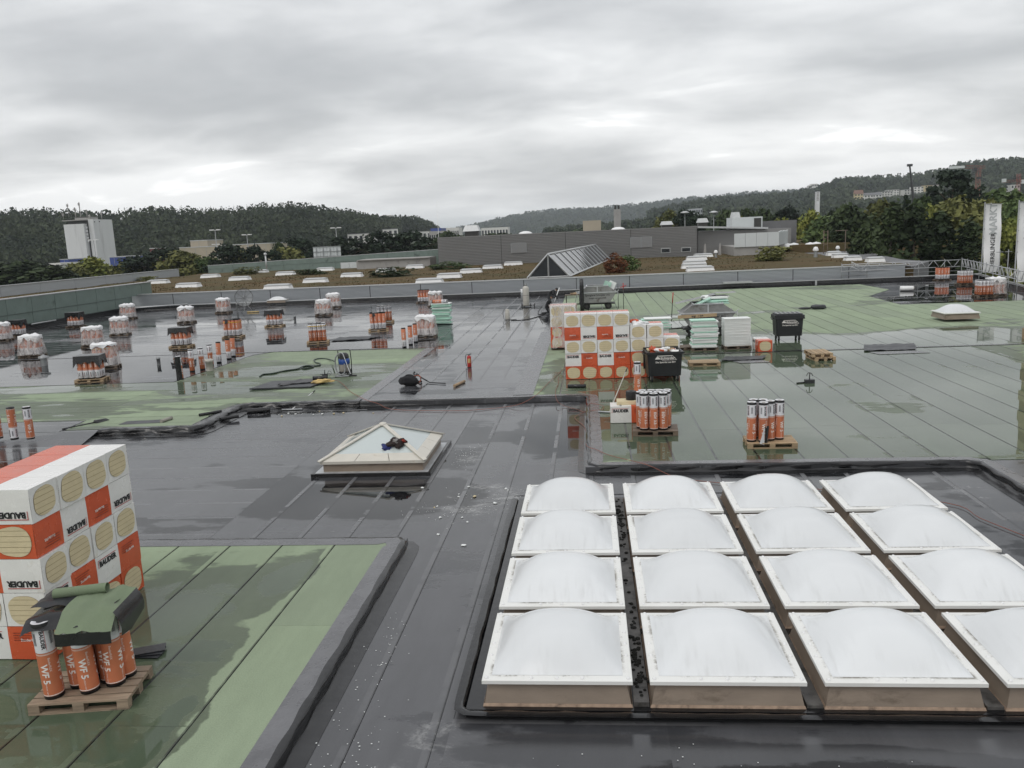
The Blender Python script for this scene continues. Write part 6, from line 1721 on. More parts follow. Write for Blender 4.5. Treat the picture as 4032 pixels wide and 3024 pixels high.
panel_wall('grey_parapet', [(-62, 70), (-62, 122.3)], 1.2, 2.36, 2.36, 8, 'cladding', 'pale grey parapet along the left edge of the planted roof', False)
panel_wall('green_wall', [(-61, 130), (-22.5, 128)], 1.3, 2.5, 3.55, 9, 'greenpanel', 'distant green panelled wall behind the planted roof')
t = thing('glass_strip', 'low pale glazed strip before the distant green wall', 'glazing')
a, c = (-38.09, 127, 1.44), (-31.48, 127, 1.26)
for k in range(5):
    x0, x1 = a[0]+(c[0]-a[0])*k/5+.03, a[0]+(c[0]-a[0])*(k+1)/5-.03
    m_ = MB(); m_.b2(x0, x1, 126.8, 126.9, 1.3, 2.1); part('pane', m_, 'whitepanel', t)
m_ = MB(); m_.b2(a[0]-.1, c[0]+.1, 126.9, 127, 1.2, 2.2); part('frame', m_, 'coping', t)
b = MB(); b.b2(-34, -23, 121, 126, 1.2, 2.5); b.b2(-33.8, -23.1, 120.7, 126.1, 2.5, 2.62); solo('roof_structure', b, 'concrete', 'low flat concrete roof hut left of the grey building', 'roof hut')
q = (-49.87, 126, 3.11)
b = MB(); b.tube([(q[0], 126.5, 1.2), (q[0], 126.5, 4.0)], .12, 10); b.lathe([(.22, 3.9), (.26, 4.1), (.001, 4.25)], 12, c=(q[0], 126.5, 0)); solo('flue_pipe', b, 'coping', 'grey flue pipe before the distant green wall', 'flue')

# grey ribbed building
t = ribbed('grey_building', -21.2, 15.0, 118.0, 1.0, 5.28, .21, 9.05, 'cladgrey', 'long low grey ribbed building across the planted roof', 'building', .10)
b = MB(); b.b2(-21.1, 14.9, 118.3, 134, -9, 5.1); part('block', b, 'cladgrey', t)
m_ = MB(); k = 20
pr = []
for i in range(k):
    z = 1.0+4.28*i/k; h = 4.28/k; pr += [(0, z), (0, z+h*.42), (.10, z+h*.55), (.10, z+h*.87)]
pr.append((0, 5.28))
m_.add([(15.03+dx, y, z) for y in (118.0, 126) for dx, z in pr], [(i, len(pr)+i, len(pr)+i+1, i+1) for i in range(len(pr)-1)]); part('side_wall', m_, 'cladgrey', t)
for (a, c, n) in (((-10.77, 118, 2.74), (-8.52, 118, 4.08), 1), ((5.87, 118, 2.75), (8.89, 118, 4.19), 2)):
    for i in range(n):
        x0, x1 = a[0]+(c[0]-a[0])*i/n, a[0]+(c[0]-a[0])*(i+1)/n-.06
        m_ = MB(); m_.b2(x0, x1, 117.82, 117.9, a[2], c[2]); g_ = part('louvre_panel', m_, 'cladding', t)
        for q in range(9):
            m_ = MB(); z = a[2]+(c[2]-a[2])*(q+.5)/9; m_.b2(x0+.05, x1-.05, 117.77, 117.82, z-.05, z+.05); part('slat', m_, 'cladgrey', g_)
for (a, c) in (((10.15, 118, 1.97), (11.24, 118, 2.45)), ((12.93, 118, 1.99), (14.03, 118, 2.44))):
    m_ = MB(); m_.b2(a[0]-.1, c[0]+.1, 117.8, 117.88, a[2]-.1, c[2]+.1); w_ = part('window', m_, 'coping', t)
    m_ = MB(); m_.b2(a[0], c[0], 117.76, 117.8, a[2], c[2]); part('pane', m_, 'darkglass', w_)
b = MB(); b.b2(-20, 14, 118.4, 133, 5.11, 5.2); part('roof', b, 'roofG', t)
# roof furniture of the grey building
def hood(px, w_, h, lab, base='darksteel'):
    t = thing('roof_ventilator', lab, 'ventilator', (px[0], px[1], 5.2))
    b = MB(); b.b2(-w_*.4, w_*.4, -w_*.4, w_*.4, 0, h*.55); part('base', b, base, t)
    b = MB(); b.add([(-w_/2, -w_/2, h*.5), (w_/2, -w_/2, h*.5), (w_/2, w_/2, h*.5), (-w_/2, w_/2, h*.5), (-w_*.36, -w_*.36, h), (w_*.36, -w_*.36, h), (w_*.36, w_*.36, h), (-w_*.36, w_*.36, h)], [(0, 1, 5, 4), (1, 2, 6, 5), (2, 3, 7, 6), (3, 0, 4, 7), (4, 5, 6, 7)]); part('hood', b, 'coping', t)
hood(((-16.74, 121, 5.29)[0], 122), 2.4, 1.7, 'large silver hooded ventilator at the left end of the grey building')
hood(((11.23, 121, 5.67)[0], 122), 1.8, 1.0, 'flat silver hood left on the grey building roof')
hood(((16.52, 121, 5.58)[0], 124), 1.6, 1.2, 'silver hood at the right corner of the grey building')
hood(((21.84, 128, 5.69)[0], 128), 1.4, 1.9, 'tall hooded vent behind the white box walls')
b = MB(); x0, x1 = (-0.65, 126, 5.47)[0], (2.01, 126, 5.35)[0]; b.b2(x0, x1, 126, 130, 5, (0.78, 126, 6.83)[2]); solo('stair_tower', b, 'beige', 'grey brown box rising from the grey building roof', 'roof hut')
for (p, r_, lab) in (((-8.9, 121, 5.32), 1.1, 'flat white dome on the grey building near the tower box'), ((4.37, 121, 5.44), 1.1, 'flat white dome on the grey building right of the roof box')):
    b = MB(); b.lathe([(r_, 0), (r_, .1), (r_*.7, .38), (r_*.3, .5), (.001, .52)], 18); solo('roof_dome', b, 'white', lab, 'skylight', (p[0], 121.5, 5.2))
q = (4.92, 140, 5.77)
t = thing('chimney', 'concrete chimney with two dark pots behind the grey building', 'chimney', (q[0], 140, 4))
b = MB(); b.b2(-.55, .55, -.5, .5, -13, 4.6); part('stack', b, 'concrete', t)
for sx in (-.25, .25):
    b = MB(); b.lathe([(.16, 4.6), (.16, 5.2)], 10, c=(sx, 0, 0)); part('pot', b, 'darksteel', t)
# annex at the right end
t = thing('annex_building', 'grey annex with white panel terrace at the right end of the grey building', 'building')
a, c = (17.39, 124, 3.8), (21.02, 124, 3.64)
b = MB(); b.b2(15.1, c[0]+8, 124, 136, -9, 4.5); part('wall', b, 'cladgrey', t)
b = MB(); b.add([(15.05, 122.5, 5.35), (25.5, 122.5, 4.75), (25.5, 134, 4.75), (15.05, 134, 5.35), (15.05, 122.5, 5.1), (25.5, 122.5, 4.5), (25.5, 134, 4.5), (15.05, 134, 5.1)], [(0, 1, 2, 3), (4, 5, 1, 0), (5, 6, 2, 1)]); part('roof', b, 'coping', t)
for k in range(4):
    x0, x1 = 19.0+k*1.425+.02, 19.0+(k+1)*1.425-.02
    b = MB(); b.b2(x0, x1, 112, 112.15, 2.40, 4.16); part('panel', b, 'whitepanel', t)
for k in range(3):
    y0, y1 = 112.1+k*3.3+.03, 112.1+(k+1)*3.3-.03; xx = 24.7+k*1.15
    b = MB(); b.add([(xx, y0, 2.42), (xx+1.14, y1, 2.48), (xx+1.14, y1, 4.27), (xx, y0, 4.12), (xx-.2, y0, 2.42), (xx+.94, y1, 2.48), (xx+.94, y1, 4.27), (xx-.2, y0, 4.12)], [(0, 1, 2, 3), (7, 6, 5, 4), (3, 2, 6, 7), (0, 3, 7, 4), (0, 4, 5, 1), (1, 5, 6, 2)]); part('panel', b, 'whitepanel', t)
b = MB(); b.prism([(19.05, 112.2), (24.6, 112.2), (28.0, 122), (28.0, 124), (19.05, 124)], 1.0, 2.45); part('terrace', b, 'concrete', t)
b = MB(); b.b2(20.9, 25.2, 125, 130, 4.4, 6.3); part('penthouse', b, 'whitepanel', t)
b = MB(); b.b2(24.0, 25.0, 124.9, 124.98, 4.6, 6.1); part('door', b, 'darksteel', t)
b = MB(); b.b2(25.4, 30.5, 127, 133, 2, 5.6); part('rear_block', b, 'roofG', t)
for (x, y) in ((15.9, 117), (17.9, 117)):
    b = MB(); b.add([(x-.2, y, 1.2), (x+.25, y, 1.2), (x+.15, y, 2.9), (x, y, 2.9), (x-.2, y+.25, 1.2), (x+.25, y+.25, 1.2), (x+.15, y+.25, 2.9), (x, y+.25, 2.9)], [(0, 1, 2, 3), (7, 6, 5, 4), (0, 4, 5, 1), (1, 5, 6, 2), (2, 6, 7, 3), (3, 7, 4, 0)]); part('buttress', b, 'concrete', t)
# further flat roof on the right with skylights
b = MB(); b.b2(27.5, 48, 118, 150, -9, 2.2); solo('flat_roof_building', b, 'sedum', 'flat planted roof beyond the white panel terrace', 'building')
b = MB(); b.prism([(28.2, 76)]+[(p[0], p[1]) for p in ((32.35, 83.24, 1.1), (31.97, 89.24, 1.1), (33.54, 98.73, 1.1), (35.98, 110.6, 1.1), (38.68, 123.59, 1.1), (37.79, 125.27, 1.1))]+[(28.2, 118)], -9, 1.1); solo('lower_roof_building', b, 'roofG', 'sweeping grey lower roof beyond the far right corner', 'building')
for (p, lab) in (((28, 119, 1.97), 'pale round skylight pair left on the far flat roof'), ((31.04, 119, 1.91), 'pale round skylight pair right on the far flat roof')):
    t = thing('barrel_skylight', lab, 'skylight', (p[0], 119, (28, 119, 1.83)[2]-.1))
    for k in range(2):
        b = MB(); b.lathe([(.9, 0), (.9, .2), (.6, .6), (.001, .75)], 14, c=(-.6+k*1.1, k*1.2, 0)); part('dome', b, 'white', t)
for (p, s_, lab) in (((25.49, 97.27, 1.35), .62, 'white capped vent on the planted roof at right'), ((30.08, 104.91, 1.35), .5, 'small capped vent among the right rooflights'), ((16.1, 108.35, 1.35), .5, 'tiny capped vent beside the stepped rooflights')):
    t = thing('roof_vent', lab, 'vent', (p[0], p[1], 1.3))
    b = MB(); b.lathe([(.35*s_, 0), (.3*s_, 1.2*s_)], 12); part('pipe', b, 'pole', t)
    b = MB(); b.lathe([(.5*s_, 1.2*s_), (.52*s_, 1.45*s_), (.3*s_, 1.9*s_), (.001, 1.95*s_)], 12); part('cap', b, 'white', t)

# ------------------------------------------------------------------ scaffold rail along the far right corner
def truss(label, a, b_, ztop, zbot, step=.55):
    t = thing('scaffold_rail', label, 'scaffold rail')
    a, b_ = Vector(a), Vector(b_); L = (b_-a).length; n = int(L/step)
    for z, nm in ((ztop, 'top_chord'), (zbot, 'bottom_chord')):
        m_ = MB(); m_.tube([a+Vector((0, 0, z)), b_+Vector((0, 0, z))], .032, 6); part(nm, m_, 'steel', t)
    m_ = MB()
    for k in range(n):
        p0, p1 = a.lerp(b_, k/n), a.lerp(b_, (k+.8)/n)
        m_ = MB(); m_.tube([p0+Vector((0, 0, zbot if k % 2 else ztop)), p1+Vector((0, 0, ztop if k % 2 else zbot))], .024, 5); part('brace', m_, 'steel', t)
    m_ = MB(); m_.tube([a+Vector((0, .1, .62)), b_+Vector((0, .1, .62))], .026, 6); part('toe_rail', m_, 'pole', t)
    for k in range(int(L/2.2)+1):
        p = a.lerp(b_, min(1, k*2.2/L)); m_ = MB(); m_.tube([p+Vector((0, .08, -.8)), p+Vector((0, .08, ztop+.12))], .028, 6); part('post', m_, 'pole', t)
truss('lattice scaffold rail along the far edge at right', (21.8, 74.7, 0), (31.9, 75.4, 0), 1.55, .98)
truss('lattice scaffold rail running towards the camera at right', (32.0, 75.3, 0), (27.4, 54, 0), 1.60, 1.0)
t = thing('lattice_beam', 'short loose lattice beam hanging below the far scaffold rail', 'scaffold beam')
a, c = Vector((22.46, 74.3, 1.41)), Vector((23.62, 74.3, 0.81))
m_ = MB(); m_.tube([a, c], .03, 6); part('chord', m_, 'steel', t); m_ = MB(); m_.tube([a+Vector((0, 0, .38)), c+Vector((0, 0, .38))], .03, 6); part('chord', m_, 'steel', t)
for k in range(5):
    m_ = MB(); p = a.lerp(c, k/4); m_.tube([p, p+Vector((.1, 0, .38))], .022, 5); part('brace', m_, 'steel', t)
for k, q in enumerate(((36.77, 79, 0.46), (37.5, 79, 0.68))):
    m_ = MB(); m_.tube([(q[0], 79, -3), (q[0], 79, 2.1)], .04, 6); m_.tube([(q[0]-.3, 79, 1.9), (q[0]+.3, 79, 1.9)], .03, 6); solo('scaffold_post', m_, 'pole', f'{("left", "right")[k]} scaffold post between the two banners', 'scaffold post')
m_ = MB(); q0, q1 = (32.2, 68, 0.23), (32.96, 68, 0.91); m_.tube([q0, q1], .04, 6); solo('scaffold_brace', m_, 'cyl', 'slanting pale pole leaning on the right scaffold rail', 'pole')
# banners
def banner(x, y, w_, zt, zb, label, lean=0.0):
    t = thing('banner_flag', label, 'banner', (x, y, 0), 0)
    b = MB(); b.tube([(0, 0, -9), (0, 0, zt+.15)], .055, 8); part('pole', b, 'pole', t)
    b = MB(); b.tube([(0, 0, zt), (w_, 0, zt-.05)], .03, 6); part('top_bar', b, 'pole', t)
    def f(u, v): return (.08+(w_-.1)*u, .12*math.sin(v*5+u*2)+.05*math.sin(v*13), zt-.03+(zb-zt)*v)
    b = MB(); b.grid(f, 6, 24); part('cloth', b, 'bannerw', t)
    def word(s, size, x0, zc, mi, bold):
        vs, fs = text2d(s, size, bold); m_ = MB()
        o = []
        for (px, py) in vs:
            z = zc+px; xx = x0-py; v_ = (z-zt)/(zb-zt)
            o.append((xx, .12*math.sin(v_*5+2*(xx-.08)/(w_-.1))+.05*math.sin(v_*13)-.03, z))
        m_.add(o, fs); part('lettering', m_, ('ink', 'bannerg')[mi], t)
    word('HERBLINGER', .52, w_*.56, zb+2.0, 0, .006)
    word('MARKT', .86, w_*.56, zb+4.75, 1, .02)
    for k in range(7):
        b = MB(); b.tube([(-.06, 0, zt-.5-k*.85), (.12, 0, zt-.5-k*.85)], .02, 5); part('clip', b, 'pole', t)
banner(35.70, 80, 1.50, 6.2, .1, 'tall white banner with grey lettering left of the picture edge')
banner(33.80, 70, 1.5, 6.15, -.1, 'tall white banner cut off by the right picture edge')

# ------------------------------------------------------------------ trees
rng = np.random.default_rng(5)
def cards(centres, size, outward, jitter=.9):
    """leaf-sized quads: centres (n,3), size (n,), outward (n,3) preferred normals"""
    n = len(centres)
    nr = outward+rng.normal(0, jitter, (n, 3)); nr /= np.linalg.norm(nr, axis=1, keepdims=True)+1e-9
    rf = rng.normal(0, 1, (n, 3)); u = np.cross(nr, rf); u /= np.linalg.norm(u, axis=1, keepdims=True)+1e-9
    v = np.cross(nr, u)
    s = size[:, None]*1.3
    a = rng.uniform(.6, 1.0, (n, 1))
    vs = np.stack([centres-u*s-v*s*a*.3, centres+u*s*.2-v*s*a, centres+u*s+v*s*a*.3, centres-u*s*.2+v*s*a], 1).reshape(-1, 3)
    return vs
def quads_mesh(name, vs, mat):
    n = len(vs)//4
    me = bpy.data.meshes.new(name)
    me.vertices.add(len(vs)); me.vertices.foreach_set('co', vs.astype(np.float32).ravel())
    me.loops.add(n*4); me.loops.foreach_set('vertex_index', np.arange(n*4, dtype=np.int32))
    me.polygons.add(n); me.polygons.foreach_set('loop_start', np.arange(0, n*4, 4, dtype=np.int32)); me.polygons.foreach_set('loop_total', np.full(n, 4, np.int32))
    me.materials.append(MT[mat]); me.update(); me.validate()
    return me
def crown(kind):
    """unit tree of height 10 with its foot at the origin"""
    C, S_, O = [], [], []
    def clump(c, r, n, s0, s1, flat=1.0):
        d_ = rng.normal(0, 1, (n, 3)); d_ /= np.linalg.norm(d_, axis=1, keepdims=True)
        rr = r*rng.uniform(.45, 1.0, (n, 1))
        C.append(c+d_*rr*np.array([1, 1, flat])); S_.append(rng.uniform(s0, s1, n)); O.append(d_+np.array([0, 0, .4]))
    if kind == 'round':
        for k in range(84):
            d_ = rng.normal(0, 1, 3); d_ /= np.linalg.norm(d_); d_[2] = abs(d_[2])*1.25-.42
            rad_ = rng.uniform(.45, .95)
            c = np.array([d_[0]*3.3, d_[1]*3.3, 5.6+d_[2]*4.1])*np.array([rad_, rad_, 1])
            clump(c, rng.uniform(.55, 1.15), 46, .10, .24)
    elif kind == 'column':
        for k in range(60):
            z = rng.uniform(1.2, 9.6); w_ = 1.15*math.sin(min(1, (10-z)/5)*PI/2)*(.8+.2*min(1, z/3)); a = rng.uniform(0, 6.28); q = rng.uniform(.3, 1)
            clump(np.array([math.cos(a)*w_*q, math.sin(a)*w_*q, z]), rng.uniform(.35, .6), 46, .07, .17, 1.5)
    elif kind == 'spruce':
        for k in range(90):
            z = rng.uniform(.8, 9.7); w_ = 1.9*(1-z/10)**.9+.08; a = rng.uniform(0, 6.28); q = rng.uniform(.35, 1)
            clump(np.array([math.cos(a)*w_*q, math.sin(a)*w_*q, z-.25*q]), .32+.25*(1-z/10), 30, .06, .15, .5)
    elif kind == 'pine':
        for k in range(110):
            z = rng.uniform(3.4, 9.7); w_ = 2.3*math.sqrt(max(.03, 1-((z-6.0)/4.0)**2)); a = rng.uniform(0, 6.28); q = rng.uniform(.3, 1)
            clump(np.array([math.cos(a)*w_*q, math.sin(a)*w_*q, z]), rng.uniform(.4, .85), 40, .07, .16, .6)
    else:   # bush
        for k in range(26):
            d_ = rng.normal(0, 1, 3); d_ /= np.linalg.norm(d_)
            clump(np.array([d_[0]*3.4, d_[1]*3.4, 4.5+d_[2]*3.6])*rng.uniform(.5, 1), rng.uniform(1.0, 2.0), 44, .14, .40)
    return cards(np.concatenate(C), np.concatenate(S_), np.concatenate(O))
CR = {}
for k in ('round', 'column', 'spruce', 'pine', 'bush'):
    for i in range(3 if k in ('round', 'pine', 'column') else 2):
        CR[(k, i)] = crown(k)
CM = {}
def trunk_mesh(kind):
    b = MB(); top = {'round': 6.5, 'column': 7.5, 'spruce': 9.3, 'pine': 8.6, 'bush': 3.0}[kind]; r_ = {'round': .26, 'column': .20, 'spruce': .20, 'pine': .22, 'bush': .15}[kind]
    b.tube([(0, 0, -.2), (.03, .02, top*.35), (-.04, .03, top*.7), (0, 0, top)], [r_*1.3, r_, r_*.7, r_*.2], 8)
    for k in range(7 if kind in ('round', 'pine') else 3):
        a = k*2.4; z = top*(.42+.07*k); L = (2.0 if kind != 'column' else .7)
        b.tube([(0, 0, z), (math.cos(a)*L*.5, math.sin(a)*L*.5, z+L*.35), (math.cos(a)*L, math.sin(a)*L, z+L*.55)], [r_*.5, r_*.3, r_*.1], 5)
    return b.mesh('trunk', 'bark')
TM = {k: trunk_mesh(k) for k in ('round', 'column', 'spruce', 'pine', 'bush')}
def tree(kind, mat, top, width, label, group=None, base=-9.0, name=None):
    """top: world point of the tree top; width in metres"""
    i = RND.randrange(3 if kind in ('round', 'pine', 'column') else 2)
    key = (kind, i, mat)
    if key not in CM: CM[key] = quads_mesh('crown', CR[(kind, i)], mat)
    hgt = top[2]-base
    native = {'round': 7.8, 'column': 3.0, 'spruce': 3.8, 'pine': 5.6, 'bush': 8.5}[kind]
    t = thing(name or {'round': 'broadleaf_tree', 'column': 'columnar_tree', 'spruce': 'spruce_tree', 'pine': 'pine_tree', 'bush': 'shrub'}[kind], label, 'tree' if kind != 'bush' else 'shrub', (top[0], top[1], base), RND.uniform(0, 6.28), group)
    s_ = width/native*1.2
    t.scale = (s_, s_, hgt/10)
    ob('crown', CM[key], t); ob('trunk', TM[kind], t)
    return t
# right-hand belt of trees
for (kind, mat, top, w_, lab) in (
    ('column', 'leafdark', (34.57, 100, 6.96), 5.0, 'left one of three dark columnar trees behind the scaffold rail'),
    ('column', 'leafdark', (37.09, 100, 6.69), 5.0, 'middle one of three dark columnar trees behind the scaffold rail'),
    ('column', 'leafdark', (39.72, 100, 5.95), 5.2, 'right one of three dark columnar trees behind the scaffold rail'),
    ('column', 'leafdark', (42.2, 98, 4.64), 4.6, 'dark leafy tree just left of the white banner'),
    ('pine', 'needle', (55.48, 135, 12.09), 9.5, 'tall dark pine rising above the right tree belt'),
    ('pine', 'needle', (59.47, 140, 9.42), 6.0, 'small dark pine leaning against the tall right pine'),
    ('spruce', 'needle', (46.05, 128, 9.17), 3.0, 'thin dark spruce left of the crane boom'),
    ('round', 'leafdark', (37.48, 124, 7.69), 11.0, 'dark green round tree at the left of the right belt'),
    ('round', 'leafgreen', (35.2, 128, 6.87), 9.0, 'green tree at the left end of the right belt'),
    ('round', 'leafolive', (44.41, 132, 8.29), 10.0, 'olive tree behind the dark columnar trees'),
    ('round', 'leafgreen', (50.31, 134, 8.49), 9.0, 'green tree in front of the crane boom foot'),
    ('round', 'leafyellow', (47.43, 122, 7.15), 5.5, 'yellow green tree between two dark columnar trees'),
    ('round', 'leafolive', (50.66, 122, 8.11), 11.0, 'large olive brown tree below the tall pine'),
    ('round', 'leafolive', (56.04, 126, 8.4), 9.0, 'olive tree behind the white banner top'),
    ('round', 'leafgreen', (64.93, 140, 10.14), 13.0, 'large green tree between the two red cranes'),
    ('round', 'leafgreen', (58.11, 120, 7.55), 8.0, 'green tree at the right picture edge behind the banners'),
    ('round', 'leafyellow', (49.48, 104, 5.01), 6.5, 'light green tree low between the two banners'),
    ('round', 'leafdark', (35.02, 108, 4.85), 8.0, 'low dark tree below the left columnar tree'),
    ('bush', 'leafyellow', (34.97, 93, 1.94), 3.2, 'bright green bush low behind the scaffold rail'),
    ('bush', 'leafyellow', (34.82, 97, 1.35), 2.0, 'small bright green bush low behind the scaffold rail'),
    ('round', 'leafgreen', (44.51, 150, 6.95), 12.0, 'green tree right of the church tower foot'),
    ('round', 'leafyellow', (38.31, 150, 7.5), 7.5, 'yellow green tree just left of the church tower'),
    ('round', 'leafdark', (47.42, 165, 8.31), 10.0, 'dark tree right of the church tower'),
    ('round', 'leafyellow', (36.81, 165, 7.18), 6.0, 'yellow tree behind the annex building'),
    ('pine', 'needle', (42.54, 185, 8.51), 8.0, 'dark pine left of the yellow green tree'),
    ('round', 'leafdark', (38.62, 190, 8.72), 11.0, 'dark tree at the middle of the central belt'),
    ('round', 'leafdark', (34.85, 190, 8.9), 10.0, 'dark tree behind the tall hooded vent'),
    ('round', 'leafdark', (30.41, 190, 8.99), 9.0, 'dark tree right of the park lamp in the centre'),
    ('round', 'leafyellow', (28.04, 160, 7.86), 3.2, 'small yellowing tree behind the roof vents'),
    ('round', 'leafolive', (18.56, 200, 9.57), 9.0, 'brownish tree behind the right part of the grey building'),
    ('pine', 'needle', (22.25, 195, 9.04), 8.0, 'dark pine beside the park lamp in the centre'),
    ('pine', 'needle', (25.24, 195, 7.99), 7.0, 'lower dark pine right of the park lamp in the centre')):
    tree(kind, mat, top, w_, lab, 'trees of the right-hand belt')
for (kind, mat, top, w_, lab) in (
    ('round', 'leafdark', (-105.91, 150, 4.67), 22.0, 'big round dark tree at the far left'),
    ('round', 'leafdark', (-105.79, 155, 3.19), 11.0, 'dark tree right of the big round left tree'),
    ('round', 'leafyellow', (-103.06, 165, 4.77), 13.0, 'pale flowering tree in front of the white tower'),
    ('round', 'leafolive', (-102.51, 160, 3.67), 9.0, 'olive tree at the foot of the white tower'),
    ('round', 'leafolive', (-94.88, 165, 3.8), 11.0, 'olive tree right of the white tower'),
    ('pine', 'needle', (-91.22, 165, 4.49), 13.0, 'dark pine right of the blue building'),
    ('pine', 'needle', (-86.17, 165, 5.74), 14.0, 'dark pine before the beige building'),
    ('round', 'leafolive', (-80.19, 160, 5.29), 14.0, 'yellowish tree before the beige building'),
    ('round', 'leafgreen', (-75.17, 160, 4.47), 10.0, 'green tree left of the second lamp'),
    ('pine', 'needle', (-69.69, 158, 5.89), 9.0, 'dark pine below the tall twin lamp'),
    ('round', 'leafolive', (-68.3, 160, 5.24), 8.0, 'olive tree before the long beige hall'),
    ('pine', 'needle', (-64.42, 158, 5.4), 6.5, 'small dark pine before the long beige hall'),
    ('pine', 'needle', (-61.07, 158, 4.42), 6.0, 'low dark pine at the right end of the beige hall'),
    ('round', 'leafolive', (-59.43, 162, 5.72), 11.0, 'olive tree left of the billboard'),
    ('pine', 'needle', (-57.84, 165, 6.52), 9.0, 'dark tree directly left of the billboard'),
    ('round', 'leafdark', (-67.67, 180, 6.39), 5.0, 'dark tree behind the olive tree left of the billboard'),
    ('pine', 'needle', (-47.92, 165, 6.42), 11.0, 'dark pine right of the billboard'),
    ('pine', 'needle', (-41.31, 165, 7.03), 9.0, 'tall dark pine midway between billboard and grey building'),
    ('pine', 'needle', (-35.29, 165, 6.77), 13.0, 'broad dark pine near the grey building'),
    ('round', 'leafdark', (-32.67, 170, 4.91), 8.0, 'dark tree touching the left end of the grey building'),
    ('round', 'leafdark', (-47.23, 175, 4.64), 7.0, 'low dark tree before the white houses'),
    ('round', 'leafdark', (-42.87, 260, 7.28), 16.0, 'dark tree behind the silver ventilator'),
    ('round', 'leafdark', (-32.49, 300, 6.8), 22.0, 'dark distant tree row piece right of the silver ventilator'),
    ('round', 'leafdark', (-1.09, 320, 6.68), 22.0, 'dark distant tree beside the roof box')):
    tree(kind, mat, top, w_, lab, 'trees of the left-hand belt')
# plants on the sedum roof
for (mat, q, w_, h, lab) in (('leafred', (2.58, 81.57, 1.3), 2.6, 2.2, 'rust red bush on the planted roof by the glass gable'), ('leafgreen', (3.85, 85.14, 1.3), 2.6, 2.2, 'green bush right beside the rust red bush'),
    ('leafgreen', (8.42, 125.7, 1.3), 2.2, 3.2, 'young sapling before the grey building louvres'), ('leafolive', (19.64, 94.16, 1.3), 4.2, 2.3, 'wide olive bush on the planted roof before the annex'),
    ('leafdark', (-22.2, 93.56, 1.3), 5.0, 1.2, 'dark low plant patch before the distant green wall'), ('leafdark', (-36.28, 108.01, 1.3), 4.0, 1.1, 'dark low plant patch behind the left rooflights'), ('leafolive', (-50.66, 120.59, 1.3), 4.0, 1.2, 'dry grass clump by the end of the distant green wall'),
    ('leafolive', (-60.73, 110.1, 1.3), 3.0, .9, 'dry grass tuft behind the left green wall end'), ('leafgreen', (-18.18, 108.52, 1.3), 6.0, 1.1, 'low weeds at the foot of the grey building left end')):
    tree('bush', mat, (q[0], q[1], 1.3+h), w_, lab, 'plants on the planted roof', 1.15)

